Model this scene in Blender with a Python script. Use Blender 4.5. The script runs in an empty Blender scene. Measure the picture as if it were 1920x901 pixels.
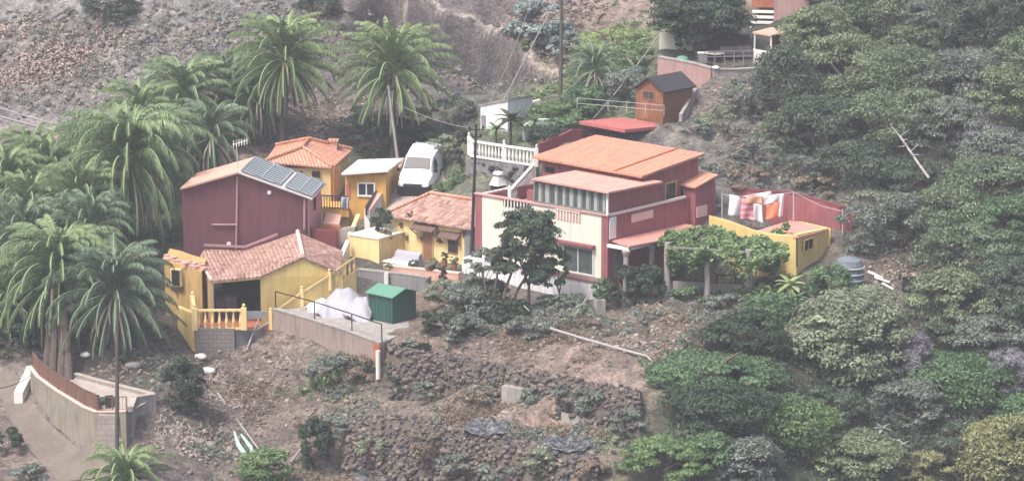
import bpy, math, random, time
import numpy as np
from mathutils import Vector, geometry
T0 = time.time()
R = math.radians
scene = bpy.context.scene
# ------------------------------------------------------------------ camera
PITCH = R(12); HF = R(22); DIST = 150.0
FPX = 960 / math.tan(HF / 2)
CAMP = Vector((0, -DIST * math.cos(PITCH), DIST * math.sin(PITCH)))
cam_d = bpy.data.cameras.new('camera'); cam = bpy.data.objects.new('camera', cam_d)
scene.collection.objects.link(cam); scene.camera = cam
cam.location = CAMP; cam.rotation_euler = (R(90) - PITCH, 0, 0)
cam_d.angle = HF; cam_d.clip_end = 3000; cam_d.clip_start = 1
# ------------------------------------------------------------------ light
SUN_EL, SUN_AZ = R(58), R(-62)      # azimuth measured from +Y towards +X
w = bpy.data.worlds.new('World'); scene.world = w; w.use_nodes = True
nt = w.node_tree
sky = nt.nodes.new('ShaderNodeTexSky'); sky.sky_type = 'NISHITA'; sky.sun_disc = False
sky.sun_elevation = SUN_EL; sky.sun_rotation = SUN_AZ
sky.air_density = 1.0; sky.dust_density = 6.0; sky.ozone_density = 1.0
bg = nt.nodes['Background']; bg.inputs[1].default_value = 0.125
nt.links.new(sky.outputs[0], bg.inputs[0])
sd = bpy.data.lights.new('sun', 'SUN'); sd.energy = 2.0; sd.angle = R(14); sd.color = (1, .975, .94)
so = bpy.data.objects.new('sun', sd); scene.collection.objects.link(so)
_dir = Vector((math.sin(SUN_AZ) * math.cos(SUN_EL), math.cos(SUN_AZ) * math.cos(SUN_EL) - 0.0, math.sin(SUN_EL)))
_dir = Vector((-.45, -.42, 1.0)).normalized()          # soft light from high, left and in front
so.rotation_euler = _dir.to_track_quat('Z', 'Y').to_euler()
sky.sun_elevation = math.asin(_dir.z); sky.sun_rotation = math.atan2(_dir.x, _dir.y)
scene.view_settings.view_transform = 'Standard'; scene.view_settings.look = 'None'
scene.view_settings.exposure = 1.0; scene.view_settings.gamma = 1
scene.view_settings.use_curve_mapping = False
scene.render.engine = 'CYCLES'
scene.cycles.max_bounces = 6; scene.cycles.diffuse_bounces = 3; scene.cycles.volume_bounces = 0
scene.cycles.use_denoising = True
# ------------------------------------------------------------------ projection helpers (pixel of the 1920x901 photo + depth -> place)
cp, sp_ = math.cos(PITCH), math.sin(PITCH)
def ray(px, py):
    a = (px - 960) / FPX; b = (450.5 - py) / FPX
    return Vector((a, cp + b * sp_, -sp_ + b * cp))
def P(px, py, Y):
    d = ray(px, py); t = (Y - CAMP.y) / d.y
    return CAMP + d * t
def X(px, Y, py=450):
    return P(px, py, Y).x
def proj(p):
    q = Vector(p) - CAMP
    f = q.y * cp - q.z * sp_; u = q.y * sp_ + q.z * cp
    return 960 + q.x / f * FPX, 450.5 - u / f * FPX
# ------------------------------------------------------------------ object helpers
col = scene.collection
def tag(o, label=None, cat=None, group=None, kind=None):
    if label: o['label'] = label
    if cat: o['category'] = cat
    if group: o['group'] = group
    if kind or cat: o['kind'] = kind or 'thing'
    return o
def thing(name, loc, label, cat, group=None):
    o = bpy.data.objects.new(name, None); col.objects.link(o); o.location = loc
    o.empty_display_size = .3
    return tag(o, label, cat, group)
def link(name, me, parent=None, mat=None):
    o = bpy.data.objects.new(name, me); col.objects.link(o)
    if mat is not None and len(me.materials) == 0: me.materials.append(mat)
    if parent is not None:
        o.parent = parent; o.matrix_parent_inverse = _inv(parent)
    return o
def _inv(p):
    from mathutils import Matrix
    def mw(o):
        m = Matrix.Translation(o.location) @ o.rotation_euler.to_matrix().to_4x4() @ Matrix.Diagonal((*o.scale, 1))
        return (mw(o.parent) @ o.matrix_parent_inverse @ m) if o.parent else m
    return mw(p).inverted()
def np_mesh(name, V, F, attrs=None, smooth=False, uv=None):
    """V (n,3); F (m,k) uniform face size"""
    V = np.asarray(V, np.float32); F = np.asarray(F, np.int32)
    me = bpy.data.meshes.new(name); m, k = F.shape
    me.vertices.add(len(V)); me.vertices.foreach_set('co', V.ravel())
    me.loops.add(m * k); me.loops.foreach_set('vertex_index', F.ravel())
    me.polygons.add(m); me.polygons.foreach_set('loop_start', np.arange(m, dtype=np.int32) * k)
    me.polygons.foreach_set('loop_total', np.full(m, k, np.int32))
    if smooth: me.polygons.foreach_set('use_smooth', np.ones(m, bool))
    me.update(calc_edges=True)
    if attrs:
        for nme, (dom, typ, data) in attrs.items():
            a = me.attributes.new(nme, typ, dom)
            a.data.foreach_set('color' if 'COLOR' in typ else ('vector' if typ == 'FLOAT_VECTOR' else 'value'), np.asarray(data, np.float32).ravel())
    return me
class MB:
    """collects polygons, builds one mesh with metre-sized UVs"""
    def __init__(s, hd=None): s.v = []; s.f = []; s.hd = hd; s.sm = []; s.force = False
    def poly(s, pts, smooth=False):
        i = len(s.v); s.v += [Vector(p) for p in pts]; s.f.append(list(range(i, i + len(pts)))); s.sm.append(smooth)
    def hull(s, top, bot):
        """prism between two loops with the same count (top seen counter-clockwise from above)"""
        n = len(top)
        s.poly(top); s.poly(bot[::-1])
        for i in range(n):
            j = (i + 1) % n; s.poly([bot[i], bot[j], top[j], top[i]])
    def box(s, c, sx, sy, sz, ang=0, d1=None):
        """box centred at c"""
        a = Vector((math.cos(ang), math.sin(ang), 0)); b = Vector((-math.sin(ang), math.cos(ang), 0)); z = Vector((0, 0, 1))
        c = Vector(c); q = [(-1, -1), (1, -1), (1, 1), (-1, 1)]
        B = [c + a * (x * sx / 2) + b * (y * sy / 2) - z * sz / 2 for x, y in q]
        T = [p + z * sz for p in B]; s.hull(T, B)
    def bar(s, p, q, r, n=4, r2=None):
        p, q = Vector(p), Vector(q); d = (q - p).normalized()
        up = Vector((0, 0, 1)) if abs(d.z) < .95 else Vector((1, 0, 0))
        a = d.cross(up).normalized(); b = a.cross(d); r2 = r if r2 is None else r2
        c0 = [p + (a * math.cos(t) + b * math.sin(t)) * r for t in [math.pi / 4 + 2 * math.pi * k / n for k in range(n)]]
        c1 = [q + (a * math.cos(t) + b * math.sin(t)) * r2 for t in [math.pi / 4 + 2 * math.pi * k / n for k in range(n)]]
        s.poly(c0[::-1]); s.poly(c1)
        for i in range(n):
            j = (i + 1) % n; s.poly([c0[i], c0[j], c1[j], c1[i]], n > 5)
    def tube(s, pts, rs, n=8):
        pts = [Vector(p) for p in pts]; rings = []
        if not hasattr(rs, '__len__'): rs = [rs] * len(pts)
        for i, p in enumerate(pts):
            d = (pts[min(i + 1, len(pts) - 1)] - pts[max(i - 1, 0)]).normalized()
            up = Vector((0, 1, 0)) if abs(d.y) < .9 else Vector((1, 0, 0))
            a = d.cross(up).normalized(); b = a.cross(d)
            rings.append([p + (a * math.cos(t) + b * math.sin(t)) * rs[i] for t in [2 * math.pi * k / n for k in range(n)]])
        for A, B in zip(rings, rings[1:]):
            for i in range(n):
                j = (i + 1) % n; s.poly([A[i], A[j], B[j], B[i]], True)
        s.poly(rings[0][::-1]); s.poly(rings[-1])
    def lathe(s, c, prof, n=12):
        c = Vector(c); rings = [[c + Vector((r * math.cos(t), r * math.sin(t), z)) for t in [2 * math.pi * k / n for k in range(n)]] for r, z in prof]
        for A, B in zip(rings, rings[1:]):
            for i in range(n):
                j = (i + 1) % n; s.poly([A[i], A[j], B[j], B[i]], True)
        s.poly(rings[0][::-1]); s.poly(rings[-1])
    def build(s, name, mat, parent=None, bevel=0, label=None):
        me = bpy.data.meshes.new(name)
        me.from_pydata([tuple(v) for v in s.v], [], s.f); me.update()
        me.polygons.foreach_set('use_smooth', np.array(s.sm, bool))
        uvl = me.uv_layers.new(name='UVMap'); uvs = []
        for p in me.polygons:
            n = p.normal
            h = Vector((0, 0, 1)).cross(n)
            if s.hd and s.force: h = Vector(s.hd) - n * n.dot(Vector(s.hd))
            if h.length < .05: h = Vector(s.hd) if s.hd else Vector((1, 0, 0))
            h.normalize(); g = n.cross(h)
            for vi in p.vertices:
                c = me.vertices[vi].co; uvs += [c.dot(h), c.dot(g)]
        uvl.data.foreach_set('uv', uvs)
        o = link(name, me, parent, mat)
        if bevel:
            m = o.modifiers.new('b', 'BEVEL'); m.width = bevel; m.segments = 1; m.limit_method = 'ANGLE'
        if label: o['label'] = label
        return o
class Frame:
    """a building's own axes: u runs left/back, v runs right/back from the near corner"""
    def __init__(s, px, py, Y, ang):
        q = P(px, py, Y); s.o = Vector((q.x, q.y, 0)); s.ang = R(ang)
        s.u = Vector((-math.cos(s.ang), math.sin(s.ang), 0)); s.v = Vector((math.sin(s.ang), math.cos(s.ang), 0))
    def L(s, u, v, z): return s.o + s.u * u + s.v * v + Vector((0, 0, z))
    def onV(s, px, py, v=0):      # point seen at a pixel on the plane v = const
        d = ray(px, py); n = s.v; t = ((s.o + n * v) - CAMP).dot(n) / d.dot(n); q = CAMP + d * t
        return (q - s.o).dot(s.u), v, q.z
    def onU(s, px, py, u=0):
        d = ray(px, py); n = s.u; t = ((s.o + n * u) - CAMP).dot(n) / d.dot(n); q = CAMP + d * t
        return u, (q - s.o).dot(s.v), q.z
    def box(s, mb, u0, u1, v0, v1, z0, z1):
        """z0, z1 numbers or four corner values in order (u0v0),(u1v0),(u1v1),(u0v1)"""
        q = [(u0, v0), (u1, v0), (u1, v1), (u0, v1)]
        zb = z0 if hasattr(z0, '__len__') else [z0] * 4; zt = z1 if hasattr(z1, '__len__') else [z1] * 4
        B = [s.L(a, b, z) for (a, b), z in zip(q, zb)]; T = [s.L(a, b, z) for (a, b), z in zip(q, zt)]
        mb.hull(T[::-1], B[::-1])
def slab(mb, pts, th):
    pts = [Vector(p) for p in pts]; n = (pts[1] - pts[0]).cross(pts[2] - pts[1])
    if n.z < 0: pts = pts[::-1]
    mb.hull(pts, [p - Vector((0, 0, th)) for p in pts])
def wallprism(mb, a, b, th, py_top=None):
    pass
# ------------------------------------------------------------------ materials
SAT = .84
def hexc(h, sat=None):
    h = h.lstrip('#'); c = [int(h[i:i + 2], 16) / 255 for i in (0, 2, 4)]
    g_ = .3 * c[0] + .59 * c[1] + .11 * c[2]; k_ = SAT if sat is None else sat; c = [g_ + (x - g_) * k_ for x in c]
    return tuple(x / 12.92 if x <= .04045 else ((x + .055) / 1.055) ** 2.4 for x in c) + (1,)
class N:
    def __init__(s, name):
        s.m = bpy.data.materials.new(name); s.m.use_nodes = True; s.t = s.m.node_tree
        s.b = s.t.nodes['Principled BSDF']; s.b.inputs['Roughness'].default_value = .85
        s.b.inputs['Specular IOR Level'].default_value = .25
    def n(s, typ, **kw):
        x = s.t.nodes.new(typ)
        for k, v in kw.items():
            if k in x.inputs.keys(): x.inputs[k].default_value = v
            else: setattr(x, k, v)
        return x
    def l(s, a, b): s.t.links.new(a, b)
    def noise(s, scale, detail=4, rough=.6, co=None):
        x = s.n('ShaderNodeTexNoise'); x.inputs['Scale'].default_value = scale; x.inputs['Detail'].default_value = detail
        x.inputs['Roughness'].default_value = rough
        if co is not None: s.l(co, x.inputs['Vector'])
        return x.outputs['Fac']
    def ramp(s, fac, stops):
        x = s.n('ShaderNodeValToRGB'); e = x.color_ramp.elements
        while len(e) < len(stops): e.new(.5)
        for k, (p, c) in zip(e, stops): k.position = p; k.color = c if len(c) == 4 else (*c, 1)
        s.l(fac, x.inputs[0]); return x.outputs[0]
    def mix(s, fac, a, b, mode='MIX'):
        x = s.n('ShaderNodeMix'); x.data_type = 'RGBA'; x.blend_type = mode
        for sock, v in ((x.inputs[0], fac), (x.inputs[6], a), (x.inputs[7], b)):
            if hasattr(v, 'links') or isinstance(v, bpy.types.NodeSocket): s.l(v, sock)
            else: sock.default_value = v
        return x.outputs[2]
    def bump(s, h, st=.4, dist=.05):
        x = s.n('ShaderNodeBump'); x.inputs['Strength'].default_value = st; x.inputs['Distance'].default_value = dist
        s.l(h, x.inputs['Height']); s.l(x.outputs[0], s.b.inputs['Normal'])
    def out(s, c): s.l(c, s.b.inputs['Base Color']); return s.m
    def co(s, k='Object'): return s.n('ShaderNodeTexCoord').outputs[k]
    def pos(s): return s.n('ShaderNodeNewGeometry').outputs['Position']
def sc(c, k): return tuple(min(1, x * k) for x in c[:3]) + (1,)
def M_plain(name, h, rough=.85, var=.15, scale=1.2, spec=.25, metal=0, stain=None, bump=.15):
    c = hexc(h); m = N(name); pos = m.pos()
    f = m.noise(scale, 5, .65, pos)
    cc = m.ramp(f, [(.25, sc(c, 1 - var)), (.5, c), (.78, sc(c, 1 + var * .7))])
    if stain:                         # weathering streaks running down the wall
        mp = m.n('ShaderNodeMapping'); mp.inputs['Scale'].default_value = (2.2, 2.2, .35); m.l(pos, mp.inputs[0])
        g = m.noise(1.6, 6, .7, mp.outputs[0]); k = m.ramp(g, [(.46, (0, 0, 0)), (.74, (1, 1, 1))])
        cc = m.mix(k, cc, hexc(stain))
    if bump: m.bump(m.noise(9, 4, .6, pos), bump, .02)
    m.b.inputs['Roughness'].default_value = rough; m.b.inputs['Specular IOR Level'].default_value = spec
    m.b.inputs['Metallic'].default_value = metal
    return m.out(cc)
def M_tiles(name, cols, w_=.22, l_=.36, gap='5a3c36', bumps=.8, blotch=.0):
    m = N(name); uv = m.co('UV')
    br = m.n('ShaderNodeTexBrick'); m.l(uv, br.inputs['Vector'])
    br.offset = 0; br.inputs['Scale'].default_value = 1; br.inputs['Brick Width'].default_value = w_; br.inputs['Row Height'].default_value = l_
    br.inputs['Mortar Size'].default_value = .02; br.inputs['Mortar Smooth'].default_value = .6
    br.inputs['Color1'].default_value = (0, 0, 0, 1); br.inputs['Color2'].default_value = (1, 1, 1, 1); br.inputs['Mortar'].default_value = (.5, .5, .5, 1)
    br.inputs['Bias'].default_value = 0
    base = m.ramp(br.outputs['Color'], [(i / (len(cols) - 1), hexc(c)) for i, c in enumerate(cols)])
    nz = m.noise(1.1, 6, .7, m.pos()); base = m.mix(m.ramp(nz, [(.35, (0, 0, 0)), (.75, (1, 1, 1))]), base, hexc(cols[-1]))
    if blotch:
        n2 = m.noise(2.3, 5, .75, m.pos()); base = m.mix(m.ramp(n2, [(.52, (0, 0, 0)), (.66, (blotch,) * 3)]), base, hexc(gap))
    if blotch:
        n3 = m.noise(1.9, 6, .8, m.co('Object')); base = m.mix(m.ramp(n3, [(.5, (0, 0, 0)), (.62, (blotch * .8,) * 3)]), base, sc(hexc(cols[len(cols) // 2]), 1.45))
    base = m.mix(m.ramp(br.outputs['Fac'], [(0, (0, 0, 0)), (1, (.75,) * 3)]), base, hexc(gap))
    wv = m.n('ShaderNodeTexWave'); wv.bands_direction = 'X'; wv.inputs['Scale'].default_value = .314 / w_; m.l(uv, wv.inputs[0])
    m.bump(wv.outputs['Fac'], bumps, .05)
    return m.out(base)
def M_block(name, h, gap, w_, l_, var=.25, off=.5):
    m = N(name); uv = m.co('UV'); br = m.n('ShaderNodeTexBrick'); m.l(uv, br.inputs[0]); br.offset = off
    br.inputs['Scale'].default_value = 1; br.inputs['Brick Width'].default_value = w_; br.inputs['Row Height'].default_value = l_
    br.inputs['Mortar Size'].default_value = .018
    c = hexc(h); br.inputs['Color1'].default_value = sc(c, 1 - var); br.inputs['Color2'].default_value = sc(c, 1 + var); br.inputs['Mortar'].default_value = hexc(gap)
    cc = m.mix(m.ramp(m.noise(1.5, 5, .7, m.pos()), [(.4, (0, 0, 0)), (.8, (.8,) * 3)]), br.outputs['Color'], sc(c, .6))
    m.bump(br.outputs['Fac'], -.4, .03)
    return m.out(cc)
def M_leaf(name, dark, mid, light, spread=.5, trans=.25):
    """leaf colour varies leaf by leaf (attribute rnd) and with slow drift over the plant"""
    m = N(name); a = m.n('ShaderNodeAttribute'); a.attribute_name = 'rnd'
    nz = m.noise(.55, 3, .6, m.pos())
    mx = m.n('ShaderNodeMath'); mx.operation = 'MULTIPLY_ADD'; m.l(a.outputs['Fac'], mx.inputs[0]); mx.inputs[1].default_value = spread
    ad = m.n('ShaderNodeMath'); ad.operation = 'MULTIPLY_ADD'; m.l(nz, ad.inputs[0]); ad.inputs[1].default_value = 1 - spread; ad.inputs[2].default_value = 0
    m.l(ad.outputs[0], mx.inputs[2])
    m.b.inputs['Roughness'].default_value = .6; m.b.inputs['Specular IOR Level'].default_value = .3
    c = m.ramp(mx.outputs[0], [(.2, hexc(dark)), (.5, hexc(mid)), (.8, hexc(light))])
    m.l(c, m.b.inputs['Base Color'])
    if trans:
        tr = m.n('ShaderNodeBsdfTranslucent'); m.l(c, tr.inputs[0]); ms = m.n('ShaderNodeMixShader'); ms.inputs[0].default_value = trans
        m.l(m.b.outputs[0], ms.inputs[1]); m.l(tr.outputs[0], ms.inputs[2]); m.l(ms.outputs[0], m.t.nodes['Material Output'].inputs[0])
    return m.m
def M_rnd(name, cols, rough=.9, nscale=2.0):
    m = N(name); a = m.n('ShaderNodeAttribute'); a.attribute_name = 'rnd'
    c = m.ramp(a.outputs['Fac'], [(i / (len(cols) - 1), hexc(x)) for i, x in enumerate(cols)])
    k = m.ramp(m.noise(nscale, 5, .7, m.pos()), [(.3, (.62,) * 3), (.75, (1.15,) * 3)])
    c = m.mix(1.0, c, k, 'MULTIPLY'); m.bump(m.noise(6, 4, .6, m.pos()), .5, .05)
    m.b.inputs['Roughness'].default_value = rough
    return m.out(c)
MT = dict(
    maroon=M_plain('maroon_render', '784650', var=.1, scale=.8, stain='643a44', bump=.25),
    red=M_plain('red_render', '98565a', var=.1, scale=.9, stain='7c3e44'),
    darkred=M_plain('dark_red_render', '7d393c', var=.12),
    pinkred=M_plain('pink_red_render', 'd08893', var=.1),
    cream=M_plain('cream_render', 'd8d5c6', var=.05, scale=.7, stain='c9c2ac'),
    white=M_plain('white_render', 'e0dedd', var=.06, stain='bcb6b0'),
    offwhite=M_plain('off_white_paint', 'd8d2cc', var=.06),
    plinth=M_plain('plinth_render', 'd9d8da', var=.06, stain='8c8a8c'),
    yellow=M_plain('yellow_render', 'd8bb6c', var=.08, stain='bfa56a'),
    ochre=M_plain('ochre_render', 'bf9a5c', var=.1, stain='8f7650'),
    orange=M_plain('orange_render', 'cf9a45', var=.07, stain='b08440'),
    paleyel=M_plain('pale_yellow_render', 'e8c886', var=.06, stain='c9a870'),
    peach=M_plain('peach_render', 'cf9c88', var=.1),
    trim=M_plain('pink_trim', 'c9918c', var=.1),
    palepink=M_plain('pale_pink', 'dcb3a8', var=.08),
    grey=M_plain('grey_render', '7e7c7e', var=.2, stain='5b595c', bump=.4),
    conc=M_plain('concrete', '9b948f', var=.18, stain='716b66', bump=.4),
    concpink=M_plain('pink_concrete', '97847c', var=.2, stain='6f625c', scale=.6, bump=.4),
    retain=M_plain('retaining_pink', 'ab8580', var=.12, stain='8a6f6c'),
    road=M_plain('dirt_concrete_road', '74695f', var=.28, scale=.8, stain='5e564e', bump=.6),
    drive=M_plain('driveway_concrete', 'a79a92', var=.15, scale=.6, stain='857971'),
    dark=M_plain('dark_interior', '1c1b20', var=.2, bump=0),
    metal=M_plain('dark_iron', '2a2b30', rough=.5, var=.2, bump=0),
    bronze=M_plain('bronze_railing', '77564a', rough=.5, var=.2, bump=0),
    wire=M_plain('cable_grey', '8b8a8c', bump=0),
    lightmetal=M_plain('light_metal', 'a9a9ac', rough=.45, var=.1, bump=0),
    pole=M_plain('pole_wood', '5a5350', var=.3, scale=3),
    palepole=M_plain('pale_pole', '9a9492', var=.2, scale=3),
    pinkpipe=M_plain('pink_pipe', 'a97f80', var=.1, bump=0),
    wood=M_plain('door_wood', '8f5f43', var=.25, scale=4),
    green=M_plain('green_panel', '265244', rough=.5, var=.08, scale=1.5, bump=0),
    greenroof=M_plain('green_roof_panel', '578c76', rough=.5, var=.08, bump=0),
    glass=M_plain('window_glass', '2a3034', rough=.15, var=.4, scale=1.5, spec=.6, bump=0),
    curtain=M_plain('curtain_glass', '4f5b59', rough=.25, var=.55, scale=3.5, spec=.5, bump=0),
    curtaincloth=M_plain('curtain_cloth', '9a9f9a', var=.25, scale=3, bump=0),
    tarp=M_plain('white_tarp', '9c9ba6', rough=.5, var=.1, scale=1.5),
    blacktarp=M_plain('black_plastic', '34363f', rough=.4, var=.5, scale=2.5, spec=.6, bump=.9, stain='9a968f'),
    vanpaint=M_plain('van_white_paint', 'e9ecf0', rough=.25, var=.02, spec=.5, bump=0),
    plastic=M_plain('black_bumper_plastic', '1d1e22', rough=.5, var=.1, bump=0),
    rubber=M_plain('rubber', '18181a', rough=.8, var=.1, bump=0),
    rust=M_plain('rusty_orange', 'a8603f', var=.3, scale=2),
    black=M_plain('slate_felt', '3a383e', var=.2, scale=2),
    bark=M_plain('bark', '6a5c52', var=.35, scale=3, bump=.8),
    palmbark=M_block('palm_bark', '5f534c', '443a36', .18, .14, .3),
    twig=M_plain('grey_twigs', '8c8088', var=.3, scale=2, bump=0),
    planks=M_block('wood_boards', '93603f', '5c3b2a', 1.6, .13, .12),
    block=M_block('concrete_blocks', '857d78', '5f5854', .5, .24, .1),
    blocklight=M_block('light_blocks', 'a29690', '857a74', .5, .3, .08),
    oldtile=M_tiles('old_clay_tiles', ['70504a', '9a7064', 'b48c7c', 'c6a494', 'a27868'], .24, .4, '5f4440', .9, .6),
    newtile=M_tiles('orange_clay_tiles', ['bd785c', 'd19277', 'dba288', 'c98c70'], .22, .36, '8c4a34', .9),
    orangeroof=M_tiles('orange_sheet_roof', ['c87a5c', 'd68a6a', 'cf8262', 'b98270'], .33, 3.1, '96543c', .8, .35),
    pinkroof=M_tiles('pale_pink_roof', ['c88a7a', 'd39a89', 'c09084'], .5, 3.0, 'a87264', .3, .3),
    redroof=M_plain('red_painted_roof', 'b4645e', var=.12, scale=.6, stain='a04c48'),
    salmon=M_plain('salmon_roof', 'd48b80', var=.1, scale=.5, stain='c4705f'),
)
LEAF = dict(
    heath=M_leaf('heath_leaf', '3e4b37', '657757', '95a582'),
    heathlight=M_leaf('light_heath_leaf', '4a563e', '76845f', 'a5b088'),
    drysucc=M_leaf('dry_succulent', '75645c', '958076', 'b09e92', .6, 0),
    greyscrub=M_leaf('grey_scrub_leaf', '55554f', '77766e', '9c9a90', .6, 0),
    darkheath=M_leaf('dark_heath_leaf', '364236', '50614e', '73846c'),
    greygreen=M_leaf('grey_green_leaf', '505a50', '707a6e', '949c8e'),
    olive=M_leaf('olive_leaf', '5f6850', '808a6e', 'a3aa8a'),
    bright=M_leaf('bright_leaf', '405a34', '64804c', '8ba566'),
    lime=M_leaf('lime_leaf', '64783f', '869a5a', 'aebc7e'),
    green=M_leaf('green_leaf', '39553a', '55754c', '789a66'),
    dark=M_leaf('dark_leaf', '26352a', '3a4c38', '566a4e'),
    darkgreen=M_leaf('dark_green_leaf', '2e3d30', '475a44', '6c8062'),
    blue=M_leaf('blue_green_leaf', '5c6a68', '7f8d88', 'a8b3ac'),
    brown=M_leaf('brown_leaf', '65564a', '857462', 'a3927c'),
    yellow=M_leaf('yellow_green_leaf', '5e6340', '858858', 'aeae7c'),
    palm=M_leaf('palm_leaf', '33472b', '566f45', '8a9f6a', .7, .15),
    palmb=M_leaf('bright_palm_leaf', '34492c', '56703f', '8ca068', .7, .15),
    palmd=M_leaf('dark_palm_leaf', '2e4032', '4c6248', '7a9070', .7, .15),
    drypalm=M_leaf('dry_palm_leaf', '6f6458', '958878', 'b5a898', .7, .1),
    twig=M_leaf('twig_leaf', '66636a', '84828a', 'a2a0a6', .7, 0),
    paletwig=M_leaf('pale_twig', '857a72', 'a99c92', 'cabfb4', .7, 0),
)
# ------------------------------------------------------------------ terrain
CT = [  # (photo px, photo py, depth Y)
 # far left / upper left hillside
 (-250,-150,72),(100,-150,66),(500,-150,58),(-250,0,58),(0,0,54),(200,0,51),(0,100,46),(200,100,44),(100,200,38),(-250,200,42),
 (0,215,37),(0,275,33),(140,275,32),(-250,285,34),(300,250,31),(380,150,38),(0,330,26),(150,350,24),(0,420,18),(-250,420,20),(150,470,12),
 (0,520,10),(-250,520,12),(130,560,7),(0,600,4),(-250,600,5),(230,540,9),(300,470,11),(340,482,9.3),(400,0,49),(600,0,47),(750,0,47),
 (600,100,40),(500,200,34),(640,200,33),(560,265,29),(500,300,24),(800,200,31),(700,260,27),(860,215,29),(640,290,26),
 # gully: dark rock face under the pale edge line
 (700,60,41),(800,15,44),(900,75,41.5),(1035,145,36),(790,-10,47),(905,62,44),(1045,138,38),(850,100,37.5),(900,150,34),(980,160,33),
 (830,-80,56),(1000,0,50),(1000,60,45),(1150,0,49),(1100,-150,62),(1150,60,42),(1150,130,32),(1080,170,28),(1000,190,26),(940,210,22),(1200,100,33),
 # terrace behind the main house
 (1235,112,26),(1300,118,25.5),(1420,118,25),(1240,60,33),(1320,60,33),(1440,50,33),(1470,0,38),(1300,0,42),(1330,-150,56),
 (1340,172,21.4),(1300,178,22.4),(1250,172,24.2),(1300,200,18.5),(1240,228,15),(1180,250,14),(1100,262,14),(1380,160,21),
 (1300,262,12.5),(1360,240,14),(1400,200,17.5),(1420,150,21.5),
 (900,250,19),(960,262,16),(1010,275,14.5),(880,300,17.5),(870,350,13.5),(850,355,15),
 # right slope
 (1500,60,29),(1600,0,33),(1600,100,26),(1600,200,18.5),(1500,160,21),(1500,260,14.5),(1600,300,12),(1450,320,11.5),(1400,350,9.5),(1550,370,8.6),
 (1600,395,7.6),(1480,425,8),(1560,445,4.6),(1600,480,3.2),(1560,500,1.8),(1700,400,8),(1700,500,3),(1640,520,1.6),(1720,560,-.5),(1640,570,-1.5),
 (1800,0,28),(1800,100,22),(1800,200,16),(1800,300,11),(1800,400,6),(1800,500,2),(1800,600,-3),
 (1920,0,24),(1920,200,14),(1920,400,5.5),(1920,600,-3),(1920,800,-11),(1920,950,-16),(2200,0,18),(2200,300,6),(2200,600,-6),(2200,900,-18),(1900,-150,34),(2200,-150,28),(1600,-150,44),
 (1600,660,-6),(1600,750,-10),(1600,850,-14),(1600,950,-18),(1750,700,-7),(1750,850,-13),
 # main house foot, pergola ground, terraces in front
 (1500,520,.4),(1460,540,-.5),(1400,550,-1.2),(1330,566,-2),(1250,575,-2.2),(1200,580,-2),(1140,580,-1.4),(1127,570,-.8),
 (1060,560,1.2),(960,540,3.8),(870,512,6.6),
 (1120,620,-5),(1220,600,-4),(1220,650,-8),(1320,640,-8),(1300,690,-12),(1430,650,-7.5),(1480,600,-4.5),(1480,700,-11),
 (760,600,0),(800,590,1),(880,600,-1.5),(950,620,-3.5),(1000,645,-6.5),(860,640,-5.5),(1080,660,-9),(1200,690,-12.3),
 (730,648,-5.3),(830,672,-6.5),(945,692,-9.6),(1070,717,-12.6),(1200,738,-15.2),(1290,745,-16),
 (730,745,-6.3),(830,742,-7.6),(945,755,-10.6),(1070,785,-13.6),(1200,805,-16.2),
 (1300,800,-17.5),(1400,790,-15.5),(1500,820,-14.5),(1400,900,-19),(1250,880,-20),
 (660,782,-8.2),(780,788,-11),(900,812,-14),(1010,840,-16.5),(1120,862,-19),
 (640,890,-9.5),(780,905,-12.5),(900,915,-15.3),(1010,930,-17.8),(1120,940,-20.3),
 (700,740,-6.2),(650,700,-4.4),(600,665,-2.3),(520,628,.9),
 # soil slope on the left of the retaining wall
 (470,640,2.5),(440,660,1.0),(380,665,.6),(345,650,1.8),(310,600,4),(330,560,6),(560,720,-3),(480,740,-3.6),(400,740,-4),(500,800,-7),(400,830,-9),(580,800,-7.6),
 (500,900,-12),(400,930,-15),(300,900,-15),(590,900,-10.5),(330,690,-3),(330,800,-9.5),(300,750,-8.2),
 (250,660,-1.5),(180,640,-.5),(110,620,2),(60,640,2),
 # left terrace and the road round it
 (110,690,-2.6),(290,738,-9),
 (20,660,0),(0,690,-1.5),(-60,690,-1),(10,740,-2.8),(56,746,-3.7),(95,800,-6.5),(140,840,-9.3),(200,872,-12.1),(245,862,-12.3),(60,835,-8.6),(140,890,-12.2),(250,910,-14),
 (0,790,-6),(0,860,-10),(-250,690,-2),(-250,800,-9),(-250,950,-18),(60,930,-14),
]
def _W(px, py, Y):
    p = P(px, py, Y); return (p.x, p.y, p.z)
ctl = [_W(*c) for c in CT]
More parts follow.
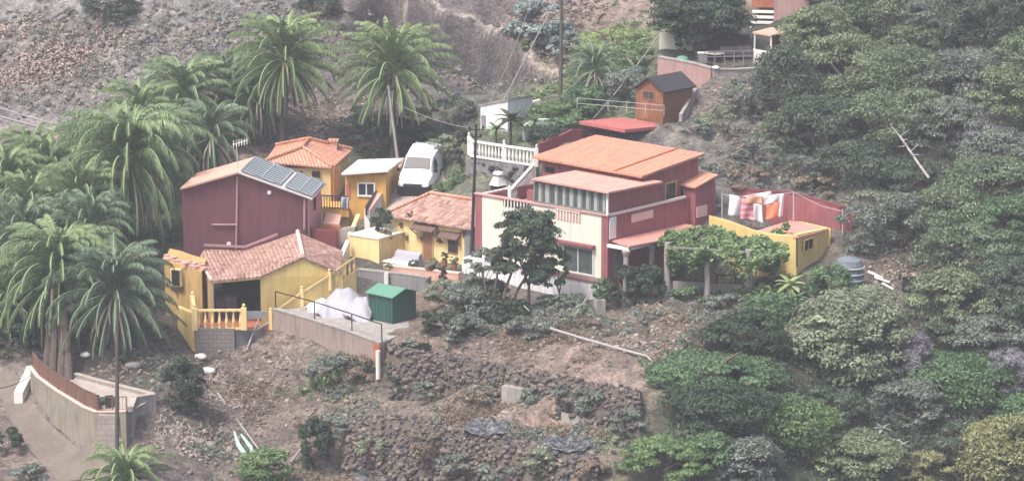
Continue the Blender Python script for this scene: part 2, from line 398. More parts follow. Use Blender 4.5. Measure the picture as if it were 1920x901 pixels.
# level floors given by height instead of by what is seen: (px, Y, z)
for px, Y, z in [(530,4.2,-4.9),(620,2.5,-4.85),(715,-4.2,-4.85),(650,1,-4.85),(740,1.5,-4.6),(700,4.5,-4.4),(760,4,-4.4),(820,3,-4.2),
                 (700,8.8,-3.4),(800,6.2,-3.6),(870,8.3,-3.6),(740,12.3,-3.5),(690,12.6,-2.6),
                 (480,4,-6.0),(400,4,-6.1),(480,9,-4.4),(400,9,-4.2),(560,9.5,-4.0),(600,7,-4.8),
                 (700,14.4,-1.9),(760,14.5,-1.2),(800,18,-.45),(745,18,-.55),(850,18,.2),(780,24,.4),(640,16,-2.6),(600,16,-3),(640,22,-1.2),(560,20,-1.2),(540,26,-.6),(400,14,-2.8),(460,22,-.8),
                 (880,12.5,.3),(960,12.6,.35),(900,10,-.3),(1000,9,-.2),(1100,6,-2.2),(1200,9,1.0),(1300,7.5,1.0),(1100,12,2.0),(960,17,2.1),(1060,15.5,3.0),
                 (1250,4,-3.0),(1380,3.2,-3.0),(1330,1,-3.0),(1350,2,-3.0),(1412,1.2,-3.0),(1150,3,-2.6),(1440,6,-1.4),(1480,3.5,-1.8),(1530,4.5,-1.8),(1400,7,-.9),(75,-1.5,-7.0),(110,-5.0,-7.1),(160,-8.0,-7.15),(200,-9.5,-7.15),(235,-10.2,-7.1),(270,-8.6,-7.1),(150,-5.0,-7.1),(230,-7.6,-7.1),(100,-3.0,-7.1)]:
    ctl.append((X(px, Y), Y, z))
ctl += [(-90,-60,-24),(0,-60,-26),(90,-60,-22),(-90,140,22),(0,140,34),(90,140,36),(-90,20,0),(90,0,6),(90,60,22),(-90,-20,-11),(-90,70,12),(-40,-40,-18),(40,-40,-18),(0,-36,-17)]
ctl = np.array(ctl)
_r = geometry.delaunay_2d_cdt([Vector((a, b)) for a, b, _ in ctl], [], [], 0, 1e-5)
_vv, _ff = _r[0], _r[2]; _orig = _r[3]
_zz = np.array([ctl[o[0]][2] if o else 0 for o in _orig]); _xy = np.array([(v.x, v.y) for v in _vv])
GS = .32; GX0, GX1, GY0, GY1 = -78, 78, -58, 128
gx = np.arange(GX0, GX1 + .01, GS); gy = np.arange(GY0, GY1 + .01, GS)
ZG = np.zeros((len(gy), len(gx)))
for f in _ff:
    a, b, c = _xy[list(f)]; za, zb, zc = _zz[list(f)]
    i0, i1 = np.searchsorted(gx, [min(a[0], b[0], c[0]) - 1e-6, max(a[0], b[0], c[0]) + 1e-6]); j0, j1 = np.searchsorted(gy, [min(a[1], b[1], c[1]) - 1e-6, max(a[1], b[1], c[1]) + 1e-6])
    if i1 <= i0 or j1 <= j0: continue
    XX, YY = np.meshgrid(gx[i0:i1], gy[j0:j1]); D = (b[1] - c[1]) * (a[0] - c[0]) + (c[0] - b[0]) * (a[1] - c[1])
    if abs(D) < 1e-9: continue
    l1 = ((b[1] - c[1]) * (XX - c[0]) + (c[0] - b[0]) * (YY - c[1])) / D; l2 = ((c[1] - a[1]) * (XX - c[0]) + (a[0] - c[0]) * (YY - c[1])) / D; l3 = 1 - l1 - l2
    k = (l1 >= -1e-6) & (l2 >= -1e-6) & (l3 >= -1e-6); ZG[j0:j1, i0:i1][k] = (l1 * za + l2 * zb + l3 * zc)[k]
def blur(A, n=1):
    for _ in range(n):
        B = np.pad(A, 1, 'edge'); A = (B[:-2, 1:-1] + B[2:, 1:-1] + B[1:-1, :-2] + B[1:-1, 2:] + 2 * B[1:-1, 1:-1]) / 6
    return A
ZG = blur(ZG, 2)
rng = np.random.default_rng(7)
def vnoise(x, y, sc_, seed):
    r = np.random.default_rng(seed); T = r.random((256, 256))
    xs, ys = x / sc_, y / sc_; xi, yi = np.floor(xs).astype(int), np.floor(ys).astype(int); fx, fy = xs - xi, ys - yi
    fx = fx * fx * (3 - 2 * fx); fy = fy * fy * (3 - 2 * fy); g = lambda a, b: T[b & 255, a & 255]
    return (g(xi, yi) * (1 - fx) + g(xi + 1, yi) * fx) * (1 - fy) + (g(xi, yi + 1) * (1 - fx) + g(xi + 1, yi + 1) * fx) * fy
def gz0(x, y):
    x = np.clip((np.asarray(x, float) - GX0) / GS, 0, len(gx) - 1.001); y = np.clip((np.asarray(y, float) - GY0) / GS, 0, len(gy) - 1.001)
    i, j = x.astype(int), y.astype(int); a, b = x - i, y - j
    return (ZG[j, i] * (1 - a) + ZG[j, i + 1] * a) * (1 - b) + (ZG[j + 1, i] * (1 - a) + ZG[j + 1, i + 1] * a) * b
_tY = np.arange(-57, 127, .08)
def H(px, py):
    """ground point seen at a pixel"""
    d = ray(px, py); t = (_tY - CAMP.y) / d.y
    x = CAMP.x + d.x * t; z = CAMP.z + d.z * t; g = gz0(x, _tY); k = np.nonzero(z <= g)[0]
    i = k[0] if len(k) else len(_tY) - 1
    return Vector((x[i], _tY[i], float(g[i])))
def gz(x, y): return float(gz0(x, y))
# gully bank: the ground steps down on the near/left side of the edge line
_ex = [P(*q) for q in [(770,-25,46.8),(800,8,45.5),(850,32,44.6),(905,62,43.6),(960,95,41),(1000,120,39),(1042,146,37.2)]]
_GX, _GY = np.meshgrid(gx, gy); _dm = np.full(_GX.shape, 1e9); _sg = np.zeros(_GX.shape)
for a, b in zip(_ex, _ex[1:]):
    L = (b.x - a.x) ** 2 + (b.y - a.y) ** 2; t = np.clip(((_GX - a.x) * (b.x - a.x) + (_GY - a.y) * (b.y - a.y)) / L, 0, 1)
    dx, dy = _GX - (a.x + t * (b.x - a.x)), _GY - (a.y + t * (b.y - a.y)); d = np.hypot(dx, dy); s = np.sign((b.x - a.x) * dy - (b.y - a.y) * dx); k = d < _dm; _dm[k] = d[k]; _sg[k] = s[k]
_sd = _dm * _sg + (vnoise(_GX, _GY, 1.6, 21) - .5) * 1.1   # positive: far side
_w = np.exp(-(_dm / 5.5) ** 2) * (np.hypot(_GX - (_ex[0].x + _ex[-1].x) / 2, (_GY - (_ex[0].y + _ex[-1].y) / 2)) < 9.5)
_w = blur(_w.astype(float), 3)
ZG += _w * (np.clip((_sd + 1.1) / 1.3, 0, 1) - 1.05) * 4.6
# soft regions painted in plan: (px, py, radius m, colour hex, rough amount, strength)
XXg, YYg = np.meshgrid(gx, gy)
REG = []
def region(px, py, r, h, rough=1.0, k=1.0, sy=1.0): REG.append((H(px, py), r, hexc(h), rough, k, sy))
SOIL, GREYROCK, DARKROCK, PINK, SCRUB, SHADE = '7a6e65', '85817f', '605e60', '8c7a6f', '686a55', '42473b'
for q in [(100,60,14,GREYROCK,1.6),(0,120,7,PINK,1.3),(120,110,6,'96796a',1.3),(300,30,9,GREYROCK,1.3),(250,130,8,GREYROCK,1.5),(420,60,7,DARKROCK,1.5),
          (600,60,8,DARKROCK,1.8),(620,20,5,PINK,1.2),(560,150,8,DARKROCK,1.4),(800,60,6,'605a60',2.0),(900,120,7,'55515a',2.0),(960,160,5,'55515a',1.8),(780,130,6,'5f5a5e',1.8),
          (950,20,8,PINK,1.2),(1050,30,9,PINK,1.2),(1180,20,8,'9c7a70',1.0),(1010,120,3,'a08a76',1.0),(1150,100,6,'6d7a50',1.0),(1100,200,5,'5d6a45',1.0),
          (80,230,6,'77737a',1.4),(80,285,5,'a58b80',.6),(0,300,6,'a58b80',.6),(60,360,8,SCRUB,1),(100,480,8,'5a5a48',1),(200,560,7,'4c4840',1),
          (680,240,6,SCRUB,1),(560,250,6,'8a6a5c',1),(1380,180,5,'7b6f66',1.4),(1380,280,7,'75706a',1.4),(1450,330,6,'7a736f',1.3),(1550,350,6,'6f6c64',1.2),
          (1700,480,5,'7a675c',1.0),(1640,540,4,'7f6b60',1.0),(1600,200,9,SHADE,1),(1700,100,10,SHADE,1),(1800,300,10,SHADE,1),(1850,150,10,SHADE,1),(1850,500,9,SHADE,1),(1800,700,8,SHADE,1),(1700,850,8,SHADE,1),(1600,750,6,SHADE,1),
          (1400,600,5,'5a564c',1.0),(1200,620,4,'80695c',1.4),(1280,630,3.5,'80705f',1.4),(1050,600,4,'6b5f57',1.2),(1000,640,3.5,'7a685e',1),(860,620,3.5,'86685a',1.0),(800,650,2.5,'8e7264',.8),(1120,690,4,'8a7365',.8),(1190,715,2.5,'b09482',.6),
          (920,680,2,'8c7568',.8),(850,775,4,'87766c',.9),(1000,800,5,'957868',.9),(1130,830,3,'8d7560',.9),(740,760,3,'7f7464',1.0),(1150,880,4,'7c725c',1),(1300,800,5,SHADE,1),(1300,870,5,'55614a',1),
          (430,700,4,'786a60',1.0),(480,780,4.5,'7d6c62',.9),(540,830,4,'7d6c62',.9),(400,800,4,'7d6a60',1.3),(330,830,4,'746860',1.5),(420,880,4,'74685f',1.2),(600,720,3.5,'6a6c58',1.0),(640,760,3,'6f6a58',1.0),(520,660,2.5,'8a7064',1.0),
          (250,690,4,'574d46',1.2),(150,650,5,'544c47',1.2),(320,740,2.5,'4d4a44',1.1),(40,780,3,'857770',.5),(100,870,3,'857770',.4),(180,900,3,'857770',.4),(0,820,2.5,'7c6a60',1.0),(20,880,3,'8a7468',1.2),
          (20,690,3,'93847a',.4),(560,760,3,'876b5d',.9)]:
    region(*q)
Cacc = np.zeros((*XXg.shape, 3)); Wacc = np.full(XXg.shape, 1e-4); Racc = np.full(XXg.shape, 1e-4)
Cacc += np.array(hexc(SCRUB)[:3]) * 1e-4
wx = XXg + (vnoise(XXg, YYg, 2.6, 1) - .5) * 3; wy = YYg + (vnoise(XXg, YYg, 2.6, 2) - .5) * 3
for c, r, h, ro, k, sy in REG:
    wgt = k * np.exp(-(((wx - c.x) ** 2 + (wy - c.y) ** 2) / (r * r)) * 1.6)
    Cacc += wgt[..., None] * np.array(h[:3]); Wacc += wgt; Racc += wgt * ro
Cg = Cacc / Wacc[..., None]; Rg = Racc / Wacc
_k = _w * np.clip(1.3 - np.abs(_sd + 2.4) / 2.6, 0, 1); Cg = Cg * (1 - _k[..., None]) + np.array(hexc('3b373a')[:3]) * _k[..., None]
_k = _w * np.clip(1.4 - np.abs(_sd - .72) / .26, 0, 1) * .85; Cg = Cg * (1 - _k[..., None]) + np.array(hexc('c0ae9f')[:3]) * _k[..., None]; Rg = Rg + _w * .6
_g = Cg.mean(-1, keepdims=True); Cg = _g + (Cg - _g) * .74
# micro relief, kept small where people built
flat = np.ones(XXg.shape)
def flatten(pxs, r, k=.05):
    global flat
    for px, Y in pxs:
        x = X(px, Y); d = np.hypot(XXg - x, YYg - Y); flat = np.minimum(flat, np.clip((d - r) / 2, k, 1))
flatten([(600,4),(700,2),(760,2),(830,5),(720,10),(800,9),(480,7),(400,6),(560,8)], 3.5)
flatten([(740,16),(780,20),(790,24),(640,20),(600,24),(460,14),(540,20)], 3)
flatten([(1000,6),(1100,5),(1200,6),(950,12),(1300,7),(1400,4),(1500,4),(1260,27),(1380,27)], 3.5)
flatten([(110,-6),(200,-9),(60,-6),(30,-5),(80,-10),(150,-13),(240,-11)], 2.2)
flatten([(X(px, Y) * 0 + px, Y) for px, Y in [(728,-6),(760,-6.6),(790,-7.2),(820,-7.8),(850,-8.4),(885,-9),(920,-9.8),(945,-10.5),(980,-11.2),(1010,-12),(1040,-12.6),(1070,-13.4),(1100,-14),(1135,-14.8),(1170,-15.4),(1200,-16),
         (660,-9),(700,-10),(740,-11),(780,-12),(820,-13),(860,-14),(900,-15),(940,-15.8),(980,-16.8),(1020,-17.8),(1065,-18.8),(1120,-20)]], .9, .15)
relief = (vnoise(XXg, YYg, 6.5, 8) - .5) * 1.6 * np.clip(Rg - 1.1, 0, .6) + (vnoise(XXg, YYg, 3.1, 3) - .5) * .9 + (vnoise(XXg, YYg, 1.3, 4) - .5) * .6 + np.abs(vnoise(XXg, YYg, .75, 5) - .5) * .55 + (vnoise(XXg, YYg, .4, 6) - .5) * .22
ZG = ZG + relief * .95 * np.clip(Rg - .25, .02, 1.6) * flat
nx, ny = len(gx), len(gy)
idx = np.arange(nx * ny).reshape(ny, nx)
F = np.stack([idx[:-1, :-1], idx[:-1, 1:], idx[1:, 1:], idx[1:, :-1]], -1).reshape(-1, 4)
V = np.stack([XXg, YYg, ZG], -1).reshape(-1, 3)
colr = np.concatenate([Cg.reshape(-1, 3), np.ones((nx * ny, 1))], 1)
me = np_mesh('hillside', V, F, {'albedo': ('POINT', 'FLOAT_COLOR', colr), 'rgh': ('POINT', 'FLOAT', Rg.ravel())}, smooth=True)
m = N('hillside_ground'); at = m.n('ShaderNodeAttribute'); at.attribute_name = 'albedo'; ar = m.n('ShaderNodeAttribute'); ar.attribute_name = 'rgh'
pos = m.pos(); n1 = m.noise(.9, 8, .72, pos); n2 = m.noise(5, 6, .7, pos)
vo = m.n('ShaderNodeTexVoronoi'); vo.inputs['Scale'].default_value = 2.6; m.l(pos, vo.inputs[0])
c = m.mix(1, at.outputs['Color'], m.ramp(n1, [(.34, (.45, .45, .48)), (.5, (.88,) * 3), (.66, (1.45, 1.42, 1.38))]), 'MULTIPLY')
c = m.mix(.85, c, m.ramp(n2, [(.36, (.45,) * 3), (.5, (1,) * 3), (.64, (1.55, 1.5, 1.42))]), 'MULTIPLY')
c = m.mix(m.ramp(vo.outputs['Distance'], [(.0, (.35,) * 3), (.28, (0,) * 3)]), c, hexc('b3a69c'))
g = m.noise(1.7, 6, .75, m.co('Object')); c = m.mix(m.ramp(g, [(.56, (0,) * 3), (.68, (.65,) * 3)]), c, hexc('575f45'))
mth = m.n('ShaderNodeMath'); mth.operation = 'ADD'; m.l(n1, mth.inputs[0]); m.l(n2, mth.inputs[1])
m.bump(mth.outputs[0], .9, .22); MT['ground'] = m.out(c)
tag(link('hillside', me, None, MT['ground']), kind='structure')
print('terrain', round(time.time() - T0, 1))
# ------------------------------------------------------------------ draped paths
def ribbon(name, A, B, mat, n=40, k=8, off=.05, kind='structure'):
    A = [H(*q) for q in A]; B = [H(*q) for q in B]
    def res(L):
        d = [0]
        for a, b in zip(L, L[1:]): d.append(d[-1] + (b - a).length)
        o = []
        for i in range(n + 1):
            t = d[-1] * i / n; j = max(j for j in range(len(d)) if d[j] <= t + 1e-9); j = min(j, len(L) - 2)
            o.append(L[j].lerp(L[j + 1], (t - d[j]) / (d[j + 1] - d[j])))
        return o
    A, B = res(A), res(B); V = []
    for a, b in zip(A, B):
        for j in range(k + 1):
            p = a.lerp(b, j / k); V.append((p.x, p.y, gz(p.x, p.y) + off))
    F = [[i * (k + 1) + j, i * (k + 1) + j + 1, (i + 1) * (k + 1) + j + 1, (i + 1) * (k + 1) + j] for i in range(n) for j in range(k)]
    return tag(link(name, np_mesh(name, V, F, smooth=True), None, MT[mat]), kind=kind)
ribbon('road', [(-40,705),(0,742),(20,790),(60,850),(110,905)], [(30,700),(52,745),(95,798),(150,842),(235,885)], 'road', 50, 10, .06)
ribbon('driveway', [(694,400),(712,372),(735,335),(762,292)], [(740,396),(790,366),(840,352),(826,292)], 'drive', 40, 10, .07)
ribbon('path', [(-60,262),(0,268),(70,270),(150,268)], [(-60,288),(0,284),(70,282),(150,276)], 'road', 30, 5, .06)
# ------------------------------------------------------------------ building helpers
def gpt(px, py, Y): return P(px, py, Y)
def window_on(fr, plane, k, px0, py0, px1, py1, root, fmat='white', gmat='glass', fw=.07, proud=.05, bars=1, name='window', label=None, sgn=-1):
    """window in the wall plane v=k ('V') or u=k ('U'); pixel box gives left top and right bottom. sgn: outward direction"""
    f = fr.onV if plane == 'V' else fr.onU
    a = f(px0, py0, k); c = f(px1, (py0 + py1) / 2, k); b = f(px0, py1, k)
    i = 0 if plane == 'V' else 1
    s0, s1 = a[i], c[i]; z0, z1 = b[2], a[2]
    if s0 > s1: s0, s1 = s1, s0
    fm, gm = MB(), MB()
    def bx(mb, p, q, r, t, d0, d1):
        o0, o1 = k + sgn * d0, k + sgn * d1
        if o0 > o1: o0, o1 = o1, o0
        if plane == 'V': fr.box(mb, p, q, o0, o1, r, t)
        else: fr.box(mb, o0, o1, p, q, r, t)
    bx(fm, s0 - fw, s1 + fw, z1, z1 + fw, -.05, proud); bx(fm, s0 - fw, s1 + fw, z0 - fw, z0, -.05, proud + .03)
    bx(fm, s0 - fw, s0, z0, z1, -.05, proud); bx(fm, s1, s1 + fw, z0, z1, -.05, proud)
    for j in range(1, bars + 1):
        s = s0 + (s1 - s0) * j / (bars + 1); bx(fm, s - fw * .4, s + fw * .4, z0, z1, -.05, proud - .006)
    bx(gm, s0 - .01, s1 + .01, z0 - .01, z1 + .01, -.05, .012)
    fo = fm.build(name, MT[fmat], root, label=label); gm.build('pane', MT[gmat], fo)
    return s0, s1, z0, z1
def box_on(fr, plane, k, px0, py0, px1, py1, d0, d1, mb, sgn=-1):
    f = fr.onV if plane == 'V' else fr.onU
    a = f(px0, py0, k); c = f(px1, (py0 + py1) / 2, k); b = f(px0, py1, k); i = 0 if plane == 'V' else 1
    s0, s1 = sorted((a[i], c[i])); o0, o1 = sorted((k + sgn * d0, k + sgn * d1))
    if plane == 'V': fr.box(mb, s0, s1, o0, o1, b[2], a[2])
    else: fr.box(mb, o0, o1, s0, s1, b[2], a[2])
    return s0, s1, b[2], a[2]
BAL = [(.05, 0), (.06, .04), (.045, .08), (.075, .2), (.085, .3), (.06, .48), (.04, .62), (.045, .72), (.06, .76), (.06, .8)]
def baluster_mesh(h, k=1.0):
    mb = MB(); mb.lathe((0, 0, 0), [(r * k, z / .8 * h) for r, z in BAL], 7)
    me = bpy.data.meshes.new('baluster'); me.from_pydata([tuple(v) for v in mb.v], [], mb.f); me.polygons.foreach_set('use_smooth', np.ones(len(mb.f), bool)); return me
def balustrade(name, pts, h, mat, label, cat='balustrade', step=.24, posts=True, k=1.0, rail=.09, basez=.0, postw=.2, group=None):
    """pts: list of 3D base points; top rail, bottom rail, posts and turned balusters"""
    root = thing(name, pts[0], label, cat, group); me = baluster_mesh(h - .22, k); me.materials.append(MT[mat])
    r, b_, n = MB(), MB(), 0
    for a, b in zip(pts, pts[1:]):
        d = b - a; dn = d.normalized(); ang = math.atan2(d.y, d.x); side = Vector((-dn.y, dn.x, 0)).normalized() * (rail)
        for z0, z1, mb, w_ in ((h - .12, h, r, 1), (0, .1, b_, .9)):
            q = [a + side * w_, a - side * w_, b - side * w_, b + side * w_]
            mb.hull([p + Vector((0, 0, z1)) for p in q], [p + Vector((0, 0, z0)) for p in q])
        m_ = max(1, int(d.length / step))
        for i in range(m_):
            o = link('baluster', me, root); o.location = a + d * ((i + .5) / m_) + Vector((0, 0, .1)); o.matrix_parent_inverse = _inv(root); n += 1
    r.build('top_rail', MT[mat], root); b_.build('bottom_rail', MT[mat], root)
    if posts:
        for p in pts:
            mb = MB(); mb.box(p + Vector((0, 0, h / 2 + .03)), postw, postw, h + .1, 0); mb.lathe(p + Vector((0, 0, h + .08)), [(postw * .5, 0), (postw * .2, .04), (postw * .36, .13), (postw * .3, .2), (.01, .26)], 8)
            mb.build('post', MT[mat], root)
    return root
def leafcards(name, C, Nn, size, rndv, mat, parent=None, asp=.55, sz=None, tuft=0):
    """one small bent leaf face per centre"""
    n = len(C); r = np.random.default_rng(len(C) + int(abs(C[0][0]) * 1000) % 997)
    t = r.normal(size=(n, 3))
    if tuft:      # strands that point outwards and up, like heath and pine twigs
        k_ = (r.random(n) < tuft)[:, None]; ax_ = Nn + r.normal(size=(n, 3)) * .35 + [0, 0, .3]; ax_ /= np.linalg.norm(ax_, axis=1)[:, None]; side_ = r.normal(size=(n, 3)) + np.array([0, -.4, 1.1]); side_ -= (side_ * ax_).sum(1)[:, None] * ax_; side_ /= np.linalg.norm(side_, axis=1)[:, None] + 1e-9
        t = np.where(k_, ax_, t); Nn = np.where(k_, side_, Nn)
    t -= (t * Nn).sum(1)[:, None] * Nn; t /= np.linalg.norm(t, axis=1)[:, None] + 1e-9; b = np.cross(Nn, t)
    s = (size * r.uniform(.6, 1.35, n))[:, None] if sz is None else sz[:, None]
    V = np.stack([C - t * s, C - b * s * asp + Nn * s * .12, C + t * s, C + b * s * asp + Nn * s * .12], 1).reshape(-1, 3)
    F = np.arange(n * 4).reshape(n, 4)
    return np_mesh(name, V, F, {'rnd': ('FACE', 'FLOAT', rndv)})
# ------------------------------------------------------------------ MAIN RED AND CREAM HOUSE
F0 = Frame(1138, 565, 0, 41)
root = thing('villa', F0.L(0, 0, -3.9), 'large red and cream two-storey house with orange roof and white window strip', 'house')
zt = F0.onV(1134, 404)[2]           # level of the trim between storeys
uL = F0.onV(893, 372)[0]            # left end of cream facade
vR = F0.onU(1283, 390)[1]           # right end of the red parapet wall
zg = -3.95
zp = F0.onV(1125, 530, -.5)[2]
mb = MB(); F0.box(mb, .2, uL + .6, -.5, 3, zg - 1, zp); mb.build('plinth', MT['plinth'], root)
mb = MB(); F0.box(mb, 0, uL, 0, 8, zp - .3, zt - .9); F0.box(mb, 0, uL, 0, .22, zt - .9, zt); F0.box(mb, uL - .22, uL, .22, 8, zt - .9, zt); mb.build('wall', MT['cream'], root)
mb = MB(); F0.box(mb, 0.012, .22, .23, vR, zt - 1.6, zt - .012); mb.build('parapet', MT['red'], root)
mb = MB(); F0.box(mb, -.03, 0.01, .01, vR, zp - .9, zt - .01); F0.box(mb, -.05, .42, -.035, .3, zp - .2, zt - .02); F0.box(mb, uL - .45, uL + .06, -.035, 7, zp - .2, zt - .02)
F0.box(mb, -.03, .3, 8, vR, -.5, zt - .01)
mb.build('side_wall', MT['red'], root, label='brick red side wall and corner strips')
mb = MB(); F0.box(mb, -.1, vR and uL + .1, -.1, .16, zt, zt + .09); mb.build('coping', MT['trim'], root)
mb = MB(); F0.box(mb, -.1, -.02, -.1, vR, zt - .02, zt + .13); mb.build('trim_band', MT['offwhite'], root)
mb = MB(); box_on(F0, 'U', 0, 1141, 408, 1153, 448, .03, .1, mb); mb.build('pilaster', MT['white'], root)
mb = MB(); box_on(F0, 'U', 0, 1183, 402, 1223, 417, .03, .07, mb); mb.build('wall_panel', MT['palepink'], root)
mb = MB(); box_on(F0, 'V', -.3, 1052, 507, 1127, 525, 0, .16, mb); mb.build('planter_ledge', MT['concpink'], root)
mb = MB(); F0.box(mb, .15, uL * .45, -.56, -.5 + .02, zp - .06, zp + .04); mb.build('ledge_edge', MT['red'], root)
# lower window and its lintel
window_on(F0, 'V', 0, 1058, 460, 1112, 505, root, 'offwhite', 'curtain', .08, .07, 1, label='wide lower window with closed curtains')
mb = MB(); box_on(F0, 'V', 0, 1044, 447, 1117, 452, 0, .3, mb); mb.build('window_lintel', MT['red'], root)
# little balustrade panels in the facade
for px0, py0, px1, py1, mt in ((944, 372, 992, 386, 'dark'), (1043, 392, 1089, 410, 'trim')):
    s0, s1, z0, z1 = 0, 0, 0, 0
    mb = MB(); s0, s1, z0, z1 = box_on(F0, 'V', 0, px0, py0, px1, py1, 0, .015, mb); o = mb.build('balustrade_panel', MT[mt], root)
    q = MB(); n = 8
    for i in range(n): F0.box(q, s0 + (s1 - s0) * (i + .25) / n, s0 + (s1 - s0) * (i + .62) / n, -.06, -.015, z0, z1)
    F0.box(q, s0, s1, -.08, -.015, z1, z1 + .07); q.build('balusters', MT['cream'], o)
# upper front room
uW = F0.onV(1000, 345)[0]; vW = F0.onU(1241, 372)[1]; zE = F0.onV(1137, 363)[2]; zB = F0.onU(1241, 345)[2]
A_ = F0.onV(1141, 360, -.3); B_ = F0.onV(997, 334, -.3); C_ = F0.onU(1243, 340, -.3)
def Lp(q): return F0.L(*q)
A3, B3, C3 = P(*proj(Lp((-.3, -.3, A_[2]))), Lp((-.3, -.3, 0)).y), Lp((B_[0], -.3, B_[2])), Lp((-.3, C_[1], C_[2]))
A3 = F0.L(-.3, -.3, A_[2]); D3 = B3 + C3 - A3
slope = (C3.z - A3.z) / (C_[1] + .3); tilt = (B3.z - A3.z) / (B_[0] + .3)
def zr2(u, v): return A3.z + slope * (v + .3) + tilt * (u + .3) - .12
mb = MB(); F0.box(mb, 0.05, uW, 0.06, vW, zt - 1.2, [zr2(0, 0), zr2(uW, 0), zr2(uW, vW), zr2(0, vW)]); mb.build('upper_wall', MT['red'], root)
mb = MB(); slab(mb, [A3, C3, D3, B3], .11); mb.hd = tuple(F0.u); mb.build('roof', MT['pinkroof'], root, label='pale pink flat roof over the window strip')
# window strip: frame, ten panes with curtains
fm = MB(); z0, z1 = zt + .1, min(zr2(0, 0), zr2(uW, 0)) - .06; n = 9
F0.box(fm, .02, uW - .02, -.02, .06, z0, z0 + .08); F0.box(fm, .02, uW - .02, -.02, .06, z1, z1 + .06)
rs = random.Random(3)
for i in range(n + 1): s = .08 + (uW - .16) * i / n; F0.box(fm, s - .045, s + .045, -.025, .06, z0 + .08, z1)
fo = fm.build('window', MT['grey'], root, label='long strip of glazed panels with curtains on the upper floor')
for i in range(n):
    g = MB(); a = .125 + (uW - .16) * i / n; b = a + (uW - .16) / n - .09; F0.box(g, a, b, .02, .06, z0 + .08, z1); g.build('pane', MT['curtain'], fo)
    g = MB(); k = rs.uniform(.3, .6); F0.box(g, a + (b - a) * .1, a + (b - a) * (.1 + k), 0, .018, z0 + .1, z1 - .02); g.build('curtain', MT['curtaincloth'], fo)
mb = MB(); F0.box(mb, -.04, .09, -.04, .07, zt + .1, zr2(0, 0)); mb.build('corner_post', MT['white'], root)
# upper big orange roof
Fr = F0.onV(1203, 330, 4.0); uf = .3
f3 = F0.L(uf, 4.0, F0.onU(1203, 330, uf)[2]); vf = F0.onU(1203, 330, uf)[1]; f3 = F0.L(uf, vf, F0.onU(1203, 330, uf)[2])
r3 = F0.L(*F0.onU(1322, 287, uf)); l3 = F0.L(*F0.onV(996, 293, vf)); b3 = r3 + l3 - f3
mb = MB(); slab(mb, [f3, r3, b3, l3], .13); mb.hd = tuple(F0.u); mb.build('roof', MT['orangeroof'], root, label='big orange sheet roof at the top of the house')
e1 = (r3 - f3).normalized(); e2 = (l3 - f3)
mb = MB(); s = f3 + e2 * .24; t = r3 + e2 * .24; up = e1.cross(e2).normalized(); up = up if up.z > 0 else -up
mb.hull([s + up * .06 + e2.normalized() * .07, s + up * .06 - e2.normalized() * .07, t + up * .06 - e2.normalized() * .07, t + up * .06 + e2.normalized() * .07], [s + e2.normalized() * .07, s - e2.normalized() * .07, t - e2.normalized() * .07, t + e2.normalized() * .07])
mb.build('roof_seam', MT['rust'], root)
lu = F0.onV(996, 293, vf)[0]; vr1 = F0.onU(1322, 287, uf)[1]
def zr1(u, v):
    return f3.z + (r3.z - f3.z) * (v - vf) / (vr1 - vf) + (l3.z - f3.z) * (u - uf) / (lu - uf) - .14
ua, ub, va, vb = .6, lu - .4, vf + .55, vr1 - .25
mb = MB(); F0.box(mb, ua, ub, va, vb, -.4, [zr1(ua, va), zr1(ub, va), zr1(ub, vb), zr1(ua, vb)]); mb.build('rear_wall', MT['maroon'] if False else MT['red'], root)
mb = MB(); box_on(F0, 'V', va, 1022, 312, 1040, 322, 0, .03, mb); mb.build('window', MT['dark'], root)
window_on(F0, 'U', ua, 1248, 345, 1266, 378, root, 'ochre', 'glass', .09, .05, 0, label='single side window above the parapet')
mb = MB(); box_on(F0, 'U', ua, 1277, 348, 1290, 402, 0, .03, mb); mb.build('doorway', MT['dark'], root)
mb = MB(); F0.box(mb, -.02, 1.1, vW, vR + 1.5, zt - 1.25, zt - 1.05); mb.build('terrace_floor', MT['peach'], root)
# left terrace floor behind the cream parapet
mb = MB(); F0.box(mb, uW, uL, .2, 8, zt - .95, zt - .8); mb.build('terrace_floor', MT['conc'], root)
mb = MB(); F0.box(mb, uW + .0, uW + 2.2, 2.0, 2.25, zt - .8, zt + .25); mb.build('terrace_wall', MT['red'], root)
# lean-to roof with columns on the right
q0 = F0.L(*F0.onU(1146, 450)); q1 = F0.L(*F0.onU(1285, 419)); w1, w2 = -1.7, -2.3
q2 = F0.L(*F0.onU(1338, 431, w2)); q3 = F0.L(*F0.onU(1180, 461, w1)); 
mb = MB(); slab(mb, [q0, q3, q2, q1], .09); mb.hd = tuple(F0.v); mb.build('porch_roof', MT['salmon'], root)
zc = q3.z - .1
mb = MB(); F0.box(mb, w1 + .1, w1 + .28, -.05, 6.0, zc - .22, [zc - .02, zc - .02, q2.z - .12, q2.z - .12]); F0.box(mb, w1 + .1, 0, -.05, .12, zc - .22, zc - .04); mb.build('porch_beam', MT['white'], root)
for px, yb in ((1174, 524), (1222, 520)):
    uv = F0.onU(px, 480, w1 + .19); mb = MB(); mb.lathe(F0.L(w1 + .19, uv[1], -3.3), [(.26, 0), (.26, .3), (.17, .38), (.15, zc - .55 + 3.3), (.24, zc - .3 + 3.3), (.24, zc - .2 + 3.3)], 10); mb.build('column', MT['conc'], root)
mb = MB(); F0.box(mb, w1 - .3, -.03, -.3, vR + 1, -3.9, -3.1); mb.build('porch_floor', MT['conc'], root)
mb = MB(); box_on(F0, 'U', 0, 1150, 470, 1166, 520, .03, .06, mb); mb.build('door', MT['grey'], root, label='grey door under the porch')
